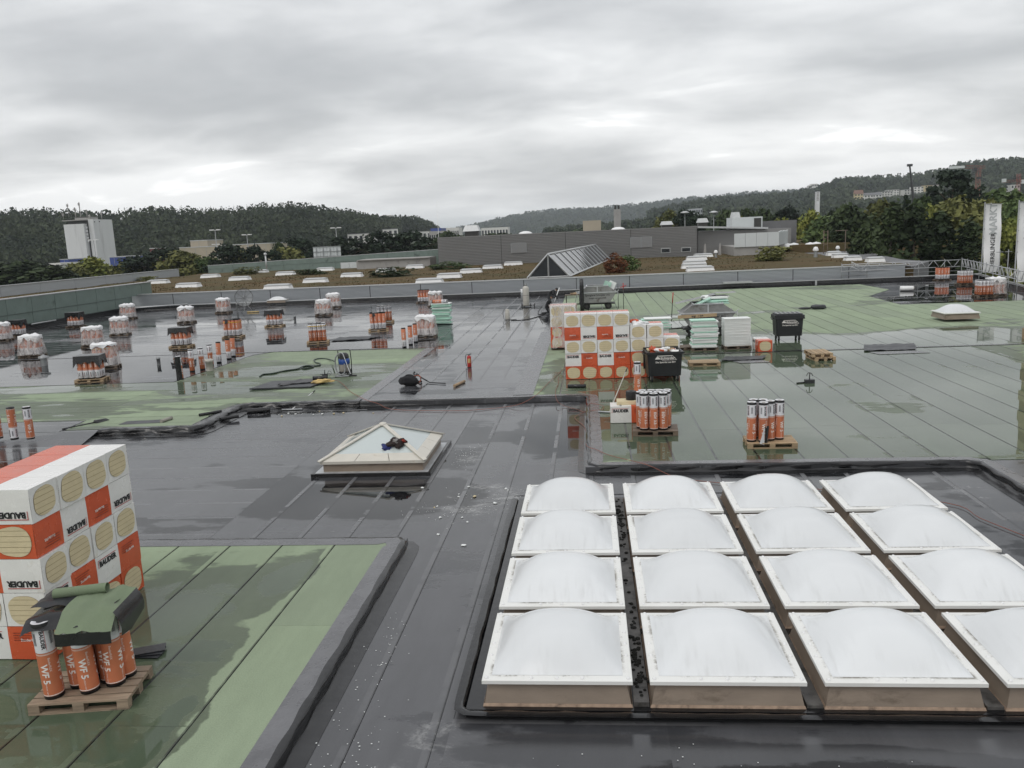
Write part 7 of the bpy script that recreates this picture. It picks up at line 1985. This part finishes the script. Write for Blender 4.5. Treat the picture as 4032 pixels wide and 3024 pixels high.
# ------------------------------------------------------------------ forested hills
from mathutils.bvhtree import BVHTree
def hill(name, ridge, depth, ntree, th, tw, mat, label, ncard=34, kinds=.5, foot=-9.0, houses=()):
    """ridge: tree-top skyline points; slope falls towards the camera over depth metres"""
    P = np.array(ridge, float); P[:, 2] -= th*.75
    d_ = np.r_[0, np.cumsum(np.linalg.norm(np.diff(P[:, :2], axis=0), axis=1))]
    def rp(t): return np.stack([np.interp(t*d_[-1], d_, P[:, k]) for k in range(3)], -1)
    def surf(t, s):
        r = rp(t); dirv = r[:, :2]/np.linalg.norm(r[:, :2], axis=1, keepdims=True)
        z = r[:, 2]+(foot-r[:, 2])*(np.clip(s, 0, None)**1.25)
        xy = r[:, :2]-dirv*(s*depth)[:, None]
        return np.c_[xy, np.where(s < 0, r[:, 2]+s*60, z)]
    b = MB(); nu, nv = 60, 10
    T, S2 = np.meshgrid(np.linspace(0, 1, nu+1), np.linspace(-.6, 1, nv+1)); pts = surf(T.ravel(), S2.ravel())
    b.add([tuple(p) for p in pts], [(j*(nu+1)+i, j*(nu+1)+i+1, (j+1)*(nu+1)+i+1, (j+1)*(nu+1)+i) for j in range(nv) for i in range(nu)], 0, True)
    struct(name, b, mat)
    bvh = BVHTree.FromPolygons(b.v, b.f); eye = Vector((0, 0, CAM_H)); clear = []
    for (p, hw, hd, hh, rh, wl, rf, wn, lab) in houses:
        hit = bvh.ray_cast(eye, (Vector(p)-eye).normalized())[0]
        if hit is None: continue
        k = (hit-eye).length/(Vector(p)-eye).length*.72
        house(hit.x, hit.y, hit.z-.2*hh*k, hw*k, hd*k, hh*k*1.1, rh*k*1.1, lab, wl, rf, RND.uniform(-.3, .3), wn, 'houses in the distance', flat=rh < 2.5)
        clear.append((hit.x, hit.y, hw*k*.75+3))
    t = rng.uniform(0, 1, ntree); s = rng.uniform(-.06, 1, ntree)**1.0
    base = surf(t, s)
    for (hx, hy, hr) in clear:   # no trees on the plots and just below the houses
        dn = math.hypot(hx, hy); ux, uy = hx/dn, hy/dn
        al = (base[:, 0]-hx)*ux+(base[:, 1]-hy)*uy; ac = np.abs(-(base[:, 0]-hx)*uy+(base[:, 1]-hy)*ux)
        keep = ~((ac < hr*.9+2) & (al < hr) & (al > -260)); base = base[keep]
    ntree = len(base)
    h = th*rng.uniform(.7, 1.25, ntree); w_ = tw*rng.uniform(.7, 1.3, ntree); con = rng.uniform(0, 1, ntree) < kinds
    n = ntree*ncard
    idx = np.repeat(np.arange(ntree), ncard)
    u = rng.uniform(0, 1, n)
    a = rng.uniform(0, 2*PI, n)
    rr_c = (1-u)*.55+.04; rr_r = .55*np.sqrt(np.clip(1-((u-.55)/.5)**2, .02, 1))
    rr = np.where(con[idx], rr_c, rr_r)*w_[idx]*rng.uniform(.6, 1, n)
    c = np.c_[base[idx, 0]+np.cos(a)*rr, base[idx, 1]+np.sin(a)*rr, base[idx, 2]+(.1+.9*u)*h[idx]]
    sz = w_[idx]*np.where(con[idx], .10, .15)*rng.uniform(.7, 1.3, n)*(1-.45*u*con[idx])
    vs = cards(c, sz, np.c_[np.cos(a), np.sin(a), np.full(n, .6)], .6)
    o = ob('forest', quads_mesh('forest', vs, mat))
    tag(o, label, 'forest', kind='stuff')
def house(x, y, z, w_, d_, h, rh, label, wall='houseW', roof='roofR', rz=0.0, wins=(3, 2), group=None, cat='house', flat=False):
    t = thing('house' if cat == 'house' else 'apartment_block', label, cat, (x, y, z), rz, group)
    b = MB(); b.b2(-w_/2, w_/2, -d_/2, d_/2, -4, h)
    if not flat: b.add([(-w_/2, -d_/2, h), (-w_/2, d_/2, h), (-w_/2, 0, h+rh)], [(0, 1, 2)]); b.add([(w_/2, -d_/2, h), (w_/2, d_/2, h), (w_/2, 0, h+rh)], [(2, 1, 0)])
    part('wall', b, wall, t)
    b = MB(); e = .5
    if flat: b.b2(-w_/2-.2, w_/2+.2, -d_/2-.2, d_/2+.2, h, h+.4)
    else: b.add([(-w_/2-e, -d_/2-e, h-.3), (w_/2+e, -d_/2-e, h-.3), (w_/2+e, 0, h+rh+.15), (-w_/2-e, 0, h+rh+.15), (-w_/2-e, d_/2+e, h-.3), (w_/2+e, d_/2+e, h-.3)], [(0, 1, 2, 3), (3, 2, 5, 4)])
    part('roof', b, roof, t)
    for i in range(wins[0]):
        for j in range(wins[1]):
            b = MB(); cx = -w_/2+w_*(i+.5)/wins[0]; cz = h*(j+.55)/wins[1]
            ww, wh = w_/wins[0]*.26, h/wins[1]*.24
            b.b2(cx-ww, cx+ww, -d_/2-.06, -d_/2-.02, cz-wh, cz+wh); part('window', b, 'darkglass', t)
    return t
HS = [((307.78, 1000, 24.43), 13, 10, 12, 5, 'houseY', 'roofR', (3, 3), 'tall yellow gabled house at the left of the hillside row'),
      ((317.37, 1000, 25), 18, 10, 8, 3, 'houseW', 'roofG', (4, 2), 'grey roofed house second in the hillside row'),
      ((325.43, 1000, 25.12), 20, 10, 8, 3, 'houseW', 'roofG', (4, 2), 'long pale house third in the hillside row'),
      ((336.44, 1000, 27.15), 22, 10, 9, 2, 'houseW', 'roofG', (5, 3), 'pale terrace fourth in the hillside row'),
      ((344.42, 1000, 28.81), 20, 10, 9, 2, 'houseW', 'roofG', (5, 3), 'pale terrace at the right of the hillside row'),
      ((353.28, 980, 27.08), 14, 10, 10, 2, 'houseW', 'roofG', (3, 3), 'white block left of the dark crane boom'),
      ((365.91, 980, 29.46), 24, 10, 10, 2, 'houseW', 'roofG', (5, 3), 'white block right of the dark crane boom'),
      ((374.65, 980, 30.53), 12, 10, 10, 2, 'houseY', 'roofR', (3, 3), 'cream house right of the white hillside blocks'),
      ((414.84, 1050, 35.38), 16, 10, 6, 2, 'houseW', 'roofR', (3, 2), 'low house above the hillside blocks near the pine'),
      ((294.68, 620, 17.92), 9, 8, 8, 2, 'houseW', 'roofG', (3, 2), 'white block below the second red crane'),
      ((166.7, 620, 11.68), 9, 8, 7, 3, 'houseW', 'roofR', (2, 2), 'small white house near the church tower right side'),
      ((215.49, 760, 16.86), 9, 8, 7, 3, 'houseW', 'roofG', (2, 2), 'small white house below the yellow hillside house'),
      ((220.49, 900, 17.94), 22, 10, 7, 3, 'houseW', 'roofG', (4, 2), 'white house row left of the church tower'),
      ((245.11, 980, 22.23), 10, 10, 6, 3, 'houseW', 'roofR', (2, 2), 'white gabled house above the row left of the church'),
      ((198.62, 900, 18.44), 24, 10, 7, 2, 'houseW', 'roofG', (5, 2), 'long white block left of the house row by the church'),
      ((184, 880, 18.12), 16, 10, 5, 2, 'houseW', 'roofG', (4, 1), 'low white block at the centre right hill foot'),
      ((164.28, 950, 22.95), 14, 10, 9, 2, 'houseY', 'roofR', (3, 2), 'cream block on the hill foot right of centre'),
      ((128.04, 800, 18.33), 16, 10, 5, 1.5, 'houseW', 'roofG', (4, 1), 'low white block left of the cream block'),
      ((-27.55, 500, 5.15), 24, 14, 8, 1, 'houseW', 'roofG', (6, 2), 'white flat office block behind the grey building'),
      ((-46.75, 620, 7.71), 14, 10, 7, 2, 'houseW', 'roofG', (4, 2), 'white block left of the flat office'),
      ((20.49, 650, 7.31), 12, 10, 9, 2, 'houseW', 'roofG', (3, 3), 'white block left of the twin pot chimney'),
      ((31.09, 760, 8.3), 14, 10, 6, 3, 'houseW', 'roofR', (3, 2), 'white house right of the twin pot chimney'),
      ((45.31, 900, 12.6), 10, 9, 7, 4, 'houseW', 'roofR', (2, 2), 'white gabled house high on the central slope'),
      ((46.3, 760, 8.12), 11, 9, 7, 3, 'houseW', 'roofG', (3, 2), 'pale house lower on the central slope'),
      ((17.72, 850, 9.96), 10, 9, 6, 4, 'houseW', 'roofR', (2, 2), 'white gabled house left of the central chimney'),
      ((-34.09, 800, 9.85), 8, 9, 9, 3, 'houseW', 'roofG', (2, 2), 'small white block by the bright roof fan'),
      ((-89.44, 330, 2.09), 13, 10, 9, 1, 'houseW', 'roofG', (4, 2), 'white flat house between the dark left pines'),
      ((-85.06, 360, 1.74), 9, 10, 12, 2, 'houseW', 'roofG', (3, 3), 'narrow white house between the left pines'),
      ((-83.33, 420, 4.44), 16, 10, 6, 1, 'houseW', 'roofG', (5, 1), 'low white block left of the mast')]
LR = [(-506.6, 560, 32.49), (-446.61, 570, 32.01), (-424.5, 580, 33.83), (-405.95, 590, 33.68), (-378.98, 600, 31.68), (-359.16, 610, 30.35), (-330.14, 620, 32.02), (-296.45, 640, 30.44), (-272.57, 650, 30.9), (-259.76, 660, 32.1), (-241.67, 680, 32.72), (-229.05, 700, 31.13), (-215.51, 720, 28.12), (-203.32, 760, 24.61), (-197.57, 800, 21.75), (-188.38, 860, 22.14), (-183.22, 900, 22.55), (-179.09, 950, 17.74), (-176.62, 1000, 11.26)]
hill('forest_hill_left', LR, 260, 14000, 14, 5.2, 'forestL', 'dark forest covering the left hillside', 26, .6, houses=HS[26:])
MR = [(-511.52, 3300, 28.26), (-419.8, 3300, 42.85), (-348.76, 3300, 57.28), (-296.79, 3350, 66.36), (-207.27, 3400, 82), (-115.33, 3400, 86.72), (22.32, 3400, 83.3), (158.13, 3400, 89.84), (289.83, 3400, 98.42), (380.29, 3300, 101.47), (557.04, 3200, 106.09), (754.87, 3100, 107.57), (856.31, 3000, 104.11), (1023.5, 3000, 104.4)]
hill('forest_hill_far', MR, 900, 5200, 26, 20, 'forestR', 'bluish forest on the far central hill', 22, .35)
RR_ = [(110.06, 1500, 28.19), (146.12, 1500, 34.78), (208.45, 1500, 43.98), (279.63, 1500, 44.47), (347.96, 1500, 48.05), (377.58, 1500, 52.59), (407, 1500, 59.65), (434.11, 1500, 68.46), (483.9, 1500, 66.42), (534.95, 1500, 66.82), (567.53, 1450, 69.13), (568.54, 1400, 68.62), (588.59, 1400, 79.22), (623.2, 1400, 77.45), (679.2, 1400, 79.96), (778.63, 1400, 84.74), (925.16, 1400, 80.86)]
hill('forest_hill_right', RR_, 700, 7000, 18, 12, 'forestR', 'forest covering the right hillside', 26, .35, houses=HS[:10])
VR = [(-53.68, 1100, 7.89), (-10.75, 1100, 8.9), (34.46, 1080, 10.31), (77.66, 1060, 13.51), (126.07, 1050, 16.68), (180.75, 1050, 17.81), (240.82, 1050, 19.84), (300.12, 1050, 23.64), (358.78, 1050, 24.43), (445.63, 1050, 23.24)]
hill('village_slope', VR, 560, 2600, 10, 9, 'forestR', 'scattered trees among the village houses on the valley slope', 22, .2, houses=HS[10:26])

# ------------------------------------------------------------------ buildings in the distance
def block(p0, p1, y, z0, d_, cols, rows_, label, wall, inset=.05):
    x0, x1, zt = p0[0], p1[0], p0[2]
    t = thing('apartment_block', label, 'building', ((x0+x1)/2, y, 0))
    w_ = x1-x0
    b = MB(); b.b2(-w_/2, w_/2, 0, d_, z0, zt); part('wall', b, wall, t)
    for i in range(cols):
        for j in range(rows_):
            cx = -w_/2+w_*(i+.5)/cols; cz = zt-(zt-z0)*(j+.5)/rows_
            b = MB(); b.b2(cx-w_/cols*.3, cx+w_/cols*.3, -.06, -.02, cz-(zt-z0)/rows_*.25, cz+(zt-z0)/rows_*.25); part('window', b, 'darkglass', t)
    return t
block((-321.08, 1300, 40), (-312.36, 1300, 41.71), 1300, 0, 12, 3, 9, 'left slab of the pale high rise on the left ridge', 'houseW')
block((-317.7, 1310, 42.13), (-305.58, 1310, 41.57), 1310, 0, 12, 4, 9, 'taller slab of the pale high rise on the left ridge', 'houseW')
block((359, 1420, 60.23), (363.89, 1420, 59.99), 1420, 20, 12, 2, 7, 'narrow left wing of the high rise on the right ridge', 'houseW')
block((364.46, 1425, 62.84), (374.59, 1425, 62.34), 1425, 20, 12, 4, 8, 'main block of the high rise on the right ridge', 'houseW')
block((-97.31, 520, 10.64), (-90.94, 520, 10.36), 520, -9, 20, 6, 2, 'low block with blue top beside the thin mast', 'bluepanel')
block((-94.51, 500, 8.79), (-84.63, 500, 8.35), 500, -9, 20, 8, 2, 'grey office hall below the blue topped block', 'concrete')
block((-122.13, 700, 12.31), (-107.09, 700, 11.64), 700, -9, 20, 9, 2, 'pale hall behind the silver ventilator', 'houseW')
block((-113.46, 900, 12.31), (-84.39, 900, 11.49), 900, -9, 20, 9, 2, 'long pale hall at the foot of the far hill', 'houseW')
block((83.19, 700, 18.48), (88.15, 700, 18.25), 700, -9, 14, 3, 6, 'blue grey office tower left part behind the tree belt', 'cladding')
block((88.78, 705, 18.76), (93.93, 705, 18.1), 705, -9, 14, 3, 6, 'blue grey office tower right part behind the tree belt', 'cladding')
# church tower
a, c = (182.77, 700, 27.36), (185.82, 700, 27.21)
t = thing('church_tower', 'slender white church tower with louvred top on the right', 'tower', ((a[0]+c[0])/2, 700, 0))
w_ = c[0]-a[0]
b = MB(); b.b2(-w_/2, w_/2, 0, w_, -9, a[2]); part('shaft', b, 'render', t)
for k in range(6):
    b = MB(); b.b2(-w_*.30, w_*.22, -.10, -.03, a[2]-1.2-k*1.15, a[2]-.45-k*1.15); part('louvre', b, 'concrete', t)
b = MB(); b.lathe([(w_*.3, 0), (w_*.3, .08)], 18, mat=Matrix.Translation((0, -.05, a[2]-8.9)) @ Matrix.Rotation(PI/2, 4, 'X')); b.lathe([(.001, .08), (w_*.3, .08)], 18, mat=Matrix.Translation((0, -.05, a[2]-8.9)) @ Matrix.Rotation(PI/2, 4, 'X')); part('clock_face', b, 'paper', t)
# white concrete tower on the left
t = thing('concrete_tower', 'tall white windowless tower with antennas before the left forest', 'tower', (0, 0, 0))
A, B_, C_ = (-214.39, 330, 17.43), (-204.32, 330, 17.18), (-205.06, 345, 19.07)
A0, ZT = A[0], (-204.08, 330, 18.84)[2]
LX0, LX1, RX1 = A[0], (-205.24, 330, 10.75)[0], (-202.64, 340, 10.52)[0]
b = MB(); b.b2(LX0, LX1-.5, 330, 342, -9, ZT-1.7); part('front_slab', b, 'render', t)
b = MB(); b.b2(LX1+.4, RX1, 332, 346, -9, ZT); part('side_slab', b, 'render', t)
b = MB(); b.b2(LX0+.5, RX1-.3, 332.5, 344, -9, ZT-.6); part('core', b, 'darksteel', t)
b = MB(); b.b2(LX0-.2, LX1+.2, 329.7, 345, ZT-.35, ZT); part('roof_slab', b, 'concrete', t)
for k in range(5):
    b = MB(); b.b2(LX1-.45, LX1+.35, 331, 331.2, ZT-3.6-k*1.4, ZT-2.9-k*1.4); part('landing', b, 'render', t)
for q in ((-201.99, 331.8, 17.72), (-199.88, 331.8, 17.71)):
    b = MB(); b.b2(q[0]-.2, q[0]+.2, 331.9, 331.98, q[2]-.2, q[2]+.25); part('window', b, 'darkglass', t)
b = MB(); x0 = (-212.32, 335, 19.91)[0]; x1 = (-205.19, 335, 19.58)[0]; b.b2(x0, x1, 335, 340, ZT, ZT+.9); b.b2(x0, x1, 335, 340, ZT+1.1, ZT+1.2); part('roof_hut', b, 'concrete', t)
for (q0, q1, r_) in (((-211.74, 335, 19.88), (-211.35, 335, 24.08), .26), ((-209.61, 335, 19.79), (-209.47, 335, 26.09), .24), ((-214.71, 335, 20.44), (-214.73, 335, 25.83), .12), ((-206.77, 335, 19.66), (-206.56, 335, 22.68), .20), ((-202.23, 338, 19.06), (-201.92, 338, 21.94), .24), ((-217.23, 335, 19.71), (-216.95, 335, 22.23), .12), ((-205.64, 335, 19.6), (-205.54, 335, 20.95), .25)):
    b = MB(); b.tube([q0, (q0[0], q0[1], q1[2])], r_, 6)
    if r_ > .09:
        for k in range(3): b.box((q0[0]+(k-1)*.28, q0[1]-.2, q1[2]-.8-.3*(k == 1)), (.2, .2, 1.0))
    part('antenna', b, 'concrete', t)
for (p0, p1, y, z0, d_, m_, lab) in (((-178.51, 300, 3.24), (-171.38, 300, 3.21), 300, -9, 15, 'bluepanel', 'low blue hall right of the white tower'), ((-198.23, 300, 3.17), (-194.83, 300, 3.26), 300, -9, 15, 'bluepanel', 'blue block left of the white tower foot'),
    ((-130.79, 260, 5.5), (-116.44, 260, 5.55), 260, -9, 15, 'beige', 'beige hall before the left forest'), ((-113.69, 262, 5.7), (-101.26, 262, 5.71), 262, -9, 15, 'beige', 'long beige hall with vertical grooves before the forest'), ((-129.35, 265, 7.57), (-123.55, 265, 7.52), 265, -9, 12, 'beige', 'brown roof hut above the beige hall'), ((-141.78, 262, 5.7), (-139.32, 262, 5.66), 262, -9, 6, 'brickred', 'dark red hall end left of the beige hall')):
    b = MB(); t = thing('hall_building', lab, 'building', (0, 0, 0)); b.b2(p0[0], p1[0], y, y+d_, z0, p0[2]); part('wall', b, m_, t)
    b = MB(); b.b2(p0[0]-.1, p1[0]+.1, y-.1, y+d_, p0[2], p0[2]+.25); part('roof_edge', b, 'coping', t)
    n = int((p1[0]-p0[0])/3)
    for k in range(n):
        b = MB(); x = p0[0]+(k+.5)*(p1[0]-p0[0])/max(1, n); b.b2(x-.06, x+.06, y-.06, y-.02, z0, p0[2]-.1); part('groove', b, 'concrete', t)
p0, p1 = (-169.12, 250, 2.62), (-165.18, 250, 2.46)
block(p0, p1, 250, -3, 10, 2, 3, 'white block with square windows left of the tower foot', 'houseW')
# billboard
a, c, e = (-50.05, 150, 4.56), (-44.88, 150, 4.64), (-45.02, 150, 2.89)
t = thing('billboard', 'back of a pale billboard of eight panels behind the green wall', 'billboard', (a[0], 150, 0))
w_ = c[0]-a[0]
for k in range(8):
    b = MB(); b.b2(w_*k/8+.03, w_*(k+1)/8-.03, 0, .1, e[2]-.3, c[2]); part('panel', b, 'whitepanel', t)
for k in range(3):
    b = MB(); z = e[2]+(c[2]-e[2])*k/2; b.b2(0, w_, -.12, -.02, z-.08, z); part('crossbar', b, 'pole', t)
for k in range(4):
    b = MB(); x = w_*(k+.5)/4; b.tube([(x, .2, -9), (x, .2, c[2])], .12, 6); b.tube([(x, -1.8, -2), (x, -.1, c[2]-.3)], .06, 6); part('post', b, 'pole', t)
# lamps
for (q, lab) in (((-122.61, 200, 8.4), 'twin headed lamp in front of the white tower'), ((-90.99, 200, 9.43), 'tall twin headed lamp before the beige hall'), ((-118.44, 260, 6.12), 'small twin headed lamp below the tall one'), ((-89.26, 215, 8.12), 'twin headed lamp above the long beige hall'), ((-62.14, 205, 8.67), 'twin headed lamp behind the billboard')):
    t = thing('lamp_post', lab, 'lamp', (q[0], q[1], 0))
    b = MB(); b.tube([(0, 0, -9), (0, 0, q[2])], [.16, .09], 8); part('pole', b, 'pole', t)
    for sx in (-1, 1):
        b = MB(); b.box((sx*.85, 0, q[2]+.1), (.95, .45, .22)); b.tube([(0, 0, q[2]), (sx*.5, 0, q[2]+.08)], .06, 5); part('lamp_head', b, 'white', t)
for (q, lab) in (((15.86, 140, 7.59), 'mushroom lamp left above the grey building'), ((20.47, 140, 7.42), 'mushroom lamp right above the grey building')):
    t = thing('lamp_post', lab, 'lamp', (q[0], q[1], 0))
    b = MB(); b.tube([(0, 0, -9), (0, 0, q[2])], .06, 6); part('pole', b, 'pole', t)
    b = MB(); b.lathe([(.10, -.2), (.7, -.1), (.7, 0), (.3, .18), (.001, .22)], 14, c=(0, 0, q[2])); part('lamp_head', b, 'coping', t)
q0, q1 = (-28.45, 160, 5.17), (-28.19, 160, 11.95)
t = thing('thin_mast', 'very thin white mast rising left of the grey building', 'mast', (q0[0], 160, 0)); b = MB(); b.tube([(0, 0, -9), (0, 0, q1[2])], [.05, .03], 6); part('pole', b, 'white', t); b = MB(); b.lathe([(.001, .12), (.06, 0), (.001, -.1)], 8, c=(0, 0, q1[2])); part('finial', b, 'white', t)
# small mast arms right
q0, q1 = (33.04, 112, 1.76), (32.98, 112, 3.96)
b = MB(); b.tube([(q0[0], 112, -9), (q0[0], 112, q1[2])], .05, 6); b.tube([(q0[0]-1.3, 112, q1[2]), (q0[0]+.3, 112, q1[2])], .05, 6); solo('signal_mast', b, 'oldwood', 'thin rusty mast with cross arm before the right trees', 'mast')
q0, q1 = (30.58, 112, 1.86), (30.57, 112, 4.07)
b = MB(); b.tube([(q0[0]-.25, 112, 0), (q0[0]-.25, 112, q1[2])], .05, 6); b.tube([(q0[0]+.25, 112, 0), (q0[0]+.25, 112, q1[2])], .05, 6)
for k in range(8): b.tube([(q0[0]-.25, 112, q1[2]-.2-k*.8), (q0[0]+.25, 112, q1[2]-.2-k*.8)], .03, 5)
solo('ladder', b, 'oldwood', 'rusty ladder at the end of the far flat roof', 'ladder')

# ------------------------------------------------------------------ cranes
def lattice(parent, a, b_, s_, mat, name='mast', n=None):
    a, b_ = Vector(a), Vector(b_); dv = (b_-a); L = dv.length; dv.normalize()
    u = dv.cross(Vector((0, 1, 0))); u = u.normalized() if u.length > .1 else Vector((1, 0, 0)); v_ = dv.cross(u)
    n = n or max(2, int(L/(s_*1.6)))
    m_ = MB(); cs4 = [u*sx*s_/2+v_*sy*s_/2 for sx, sy in ((-1, -1), (1, -1), (1, 1), (-1, 1))]
    for c in cs4: m_.tube([a+c, b_+c], s_*.065, 4)
    for k in range(n):
        for q in range(4):
            m_.tube([a+cs4[q]+dv*L*k/n, a+cs4[(q+1) % 4]+dv*L*(k+1)/n], s_*.04, 4)
    part(name, m_, mat, parent)
base, l, r_ = (183.68, 420, 15.32), (171.7, 420, 27.3), (186.62, 420, 25.78)
top = (183.1, 420, 26.3)
t = thing('tower_crane', 'large red tower crane with pale jib above the right trees', 'crane')
lattice(t, (base[0], 420, -9), (base[0], 420, top[2]), 1.5, 'crane'); lattice(t, (base[0], 420, top[2]), (l[0]+6, 420, top[2]+.4), 1.2, 'crane', 'jib'); 
b = MB(); b.b2(l[0]-1, l[0]+5.5, 419.5, 420.5, top[2]-.1, top[2]+1.0); part('counterweight', b, 'whitepanel', t)
lattice(t, (base[0], 420, top[2]), (r_[0], 420, top[2]-.1), 1.1, 'crane', 'counter_jib')
b = MB(); b.b2(base[0]-2.4, base[0]-.9, 419, 421, top[2]-2.0, top[2]-.2); part('cabin', b, 'darkplastic', t)
b = MB(); z = (183.36, 420, 21.33)[2]; b.b2(base[0]-1.1, base[0]+1.1, 418.5, 418.9, z-.5, z+.5); part('sign', b, 'boom', t)
b = MB(); put_text(b, 'WOLFF', .55, face_mat((base[0], 418.45, z), (1, 0, 0), (0, 0, 1)), 0, .01); part('lettering', b, 'whiteink', t) if False else None
base, l = (158.59, 330, 15.17), (153.38, 330, 16.25)
top = (158.37, 330, 18.8)
t = thing('tower_crane', 'smaller red crane at the right picture edge', 'crane')
lattice(t, (base[0], 330, -9), (base[0], 330, top[2]), 1.0, 'crane'); lattice(t, (base[0], 330, l[2]), (l[0], 330, l[2]), .7, 'crane', 'jib'); lattice(t, (base[0], 330, l[2]), (base[0]+9, 330, l[2]), .7, 'crane', 'counter_jib')
b = MB(); b.b2(l[0]-.5, l[0]+.7, 329.5, 330.5, l[2]-.3, l[2]+1.0); part('counterweight', b, 'whitepanel', t); b = MB(); b.b2(base[0]+1, base[0]+2.2, 329.5, 330.5, l[2]-1.1, l[2]+.3); part('cabin', b, 'whitepanel', t)
q0, q1 = (110.53, 300, 11.08), (108.9, 300, 21.92)
t = thing('mobile_crane', 'dark telescopic crane boom rising above the right trees', 'crane')
b = MB(); b.tube([(q0[0]+1.2, 300, -9), q0, (q0[0]+(q1[0]-q0[0])*.5, 300, (q0[2]+q1[2])/2)], [.55, .48, .42], 4, smooth=False); part('lower_boom', b, 'boom', t)
b = MB(); b.tube([(q0[0]+(q1[0]-q0[0])*.5, 300, (q0[2]+q1[2])/2), q1], [.34, .28], 4, smooth=False); part('upper_boom', b, 'boom', t)
b = MB(); b.box((q1[0], 300, q1[2]+.2), (1.6, .8, .8)); part('boom_head', b, 'boom', t)
b = MB(); b.b2(-4+q0[0], 4+q0[0], 298.5, 301.5, -9, -6.5); part('chassis', b, 'crane', t)

# tall beige stack just beyond the right picture edge: only its mirror image shows in the pond
pp = (18.76, 36.8, 0)
t = thing('block_stack', 'tall stack of beige blocks beyond the right edge, mirrored in the pond', 'stack', (pp[0], pp[1], 0))
for k in range(12):
    for i in range(2):
        b = MB(); j_ = .0 if (k, i) == (0, 0) else RND.uniform(.0, .12); b.b2(i*1.22+j_, i*1.22+1.2+j_, 0, 1.1, k*.46, k*.46+.45); part('block', b, 'pir' if k % 3 else 'cardboard', t)

# ------------------------------------------------------------------ air
m, N = newmat('misty_air')
pv = N.n('VolumePrincipled', {'Color': (.88, .94, 1.0, 1), 'Density': 1.35e-4, 'Anisotropy': .35})
outp(N, None, pv.outputs[0])
MT['air'] = m
b = MB(); b.b2(-9300, 9300, -800, 12300, -11, 130)
o = part('haze', b, 'air', None)
tag(o, 'thin mist in the damp air over the valley', 'haze', kind='stuff')
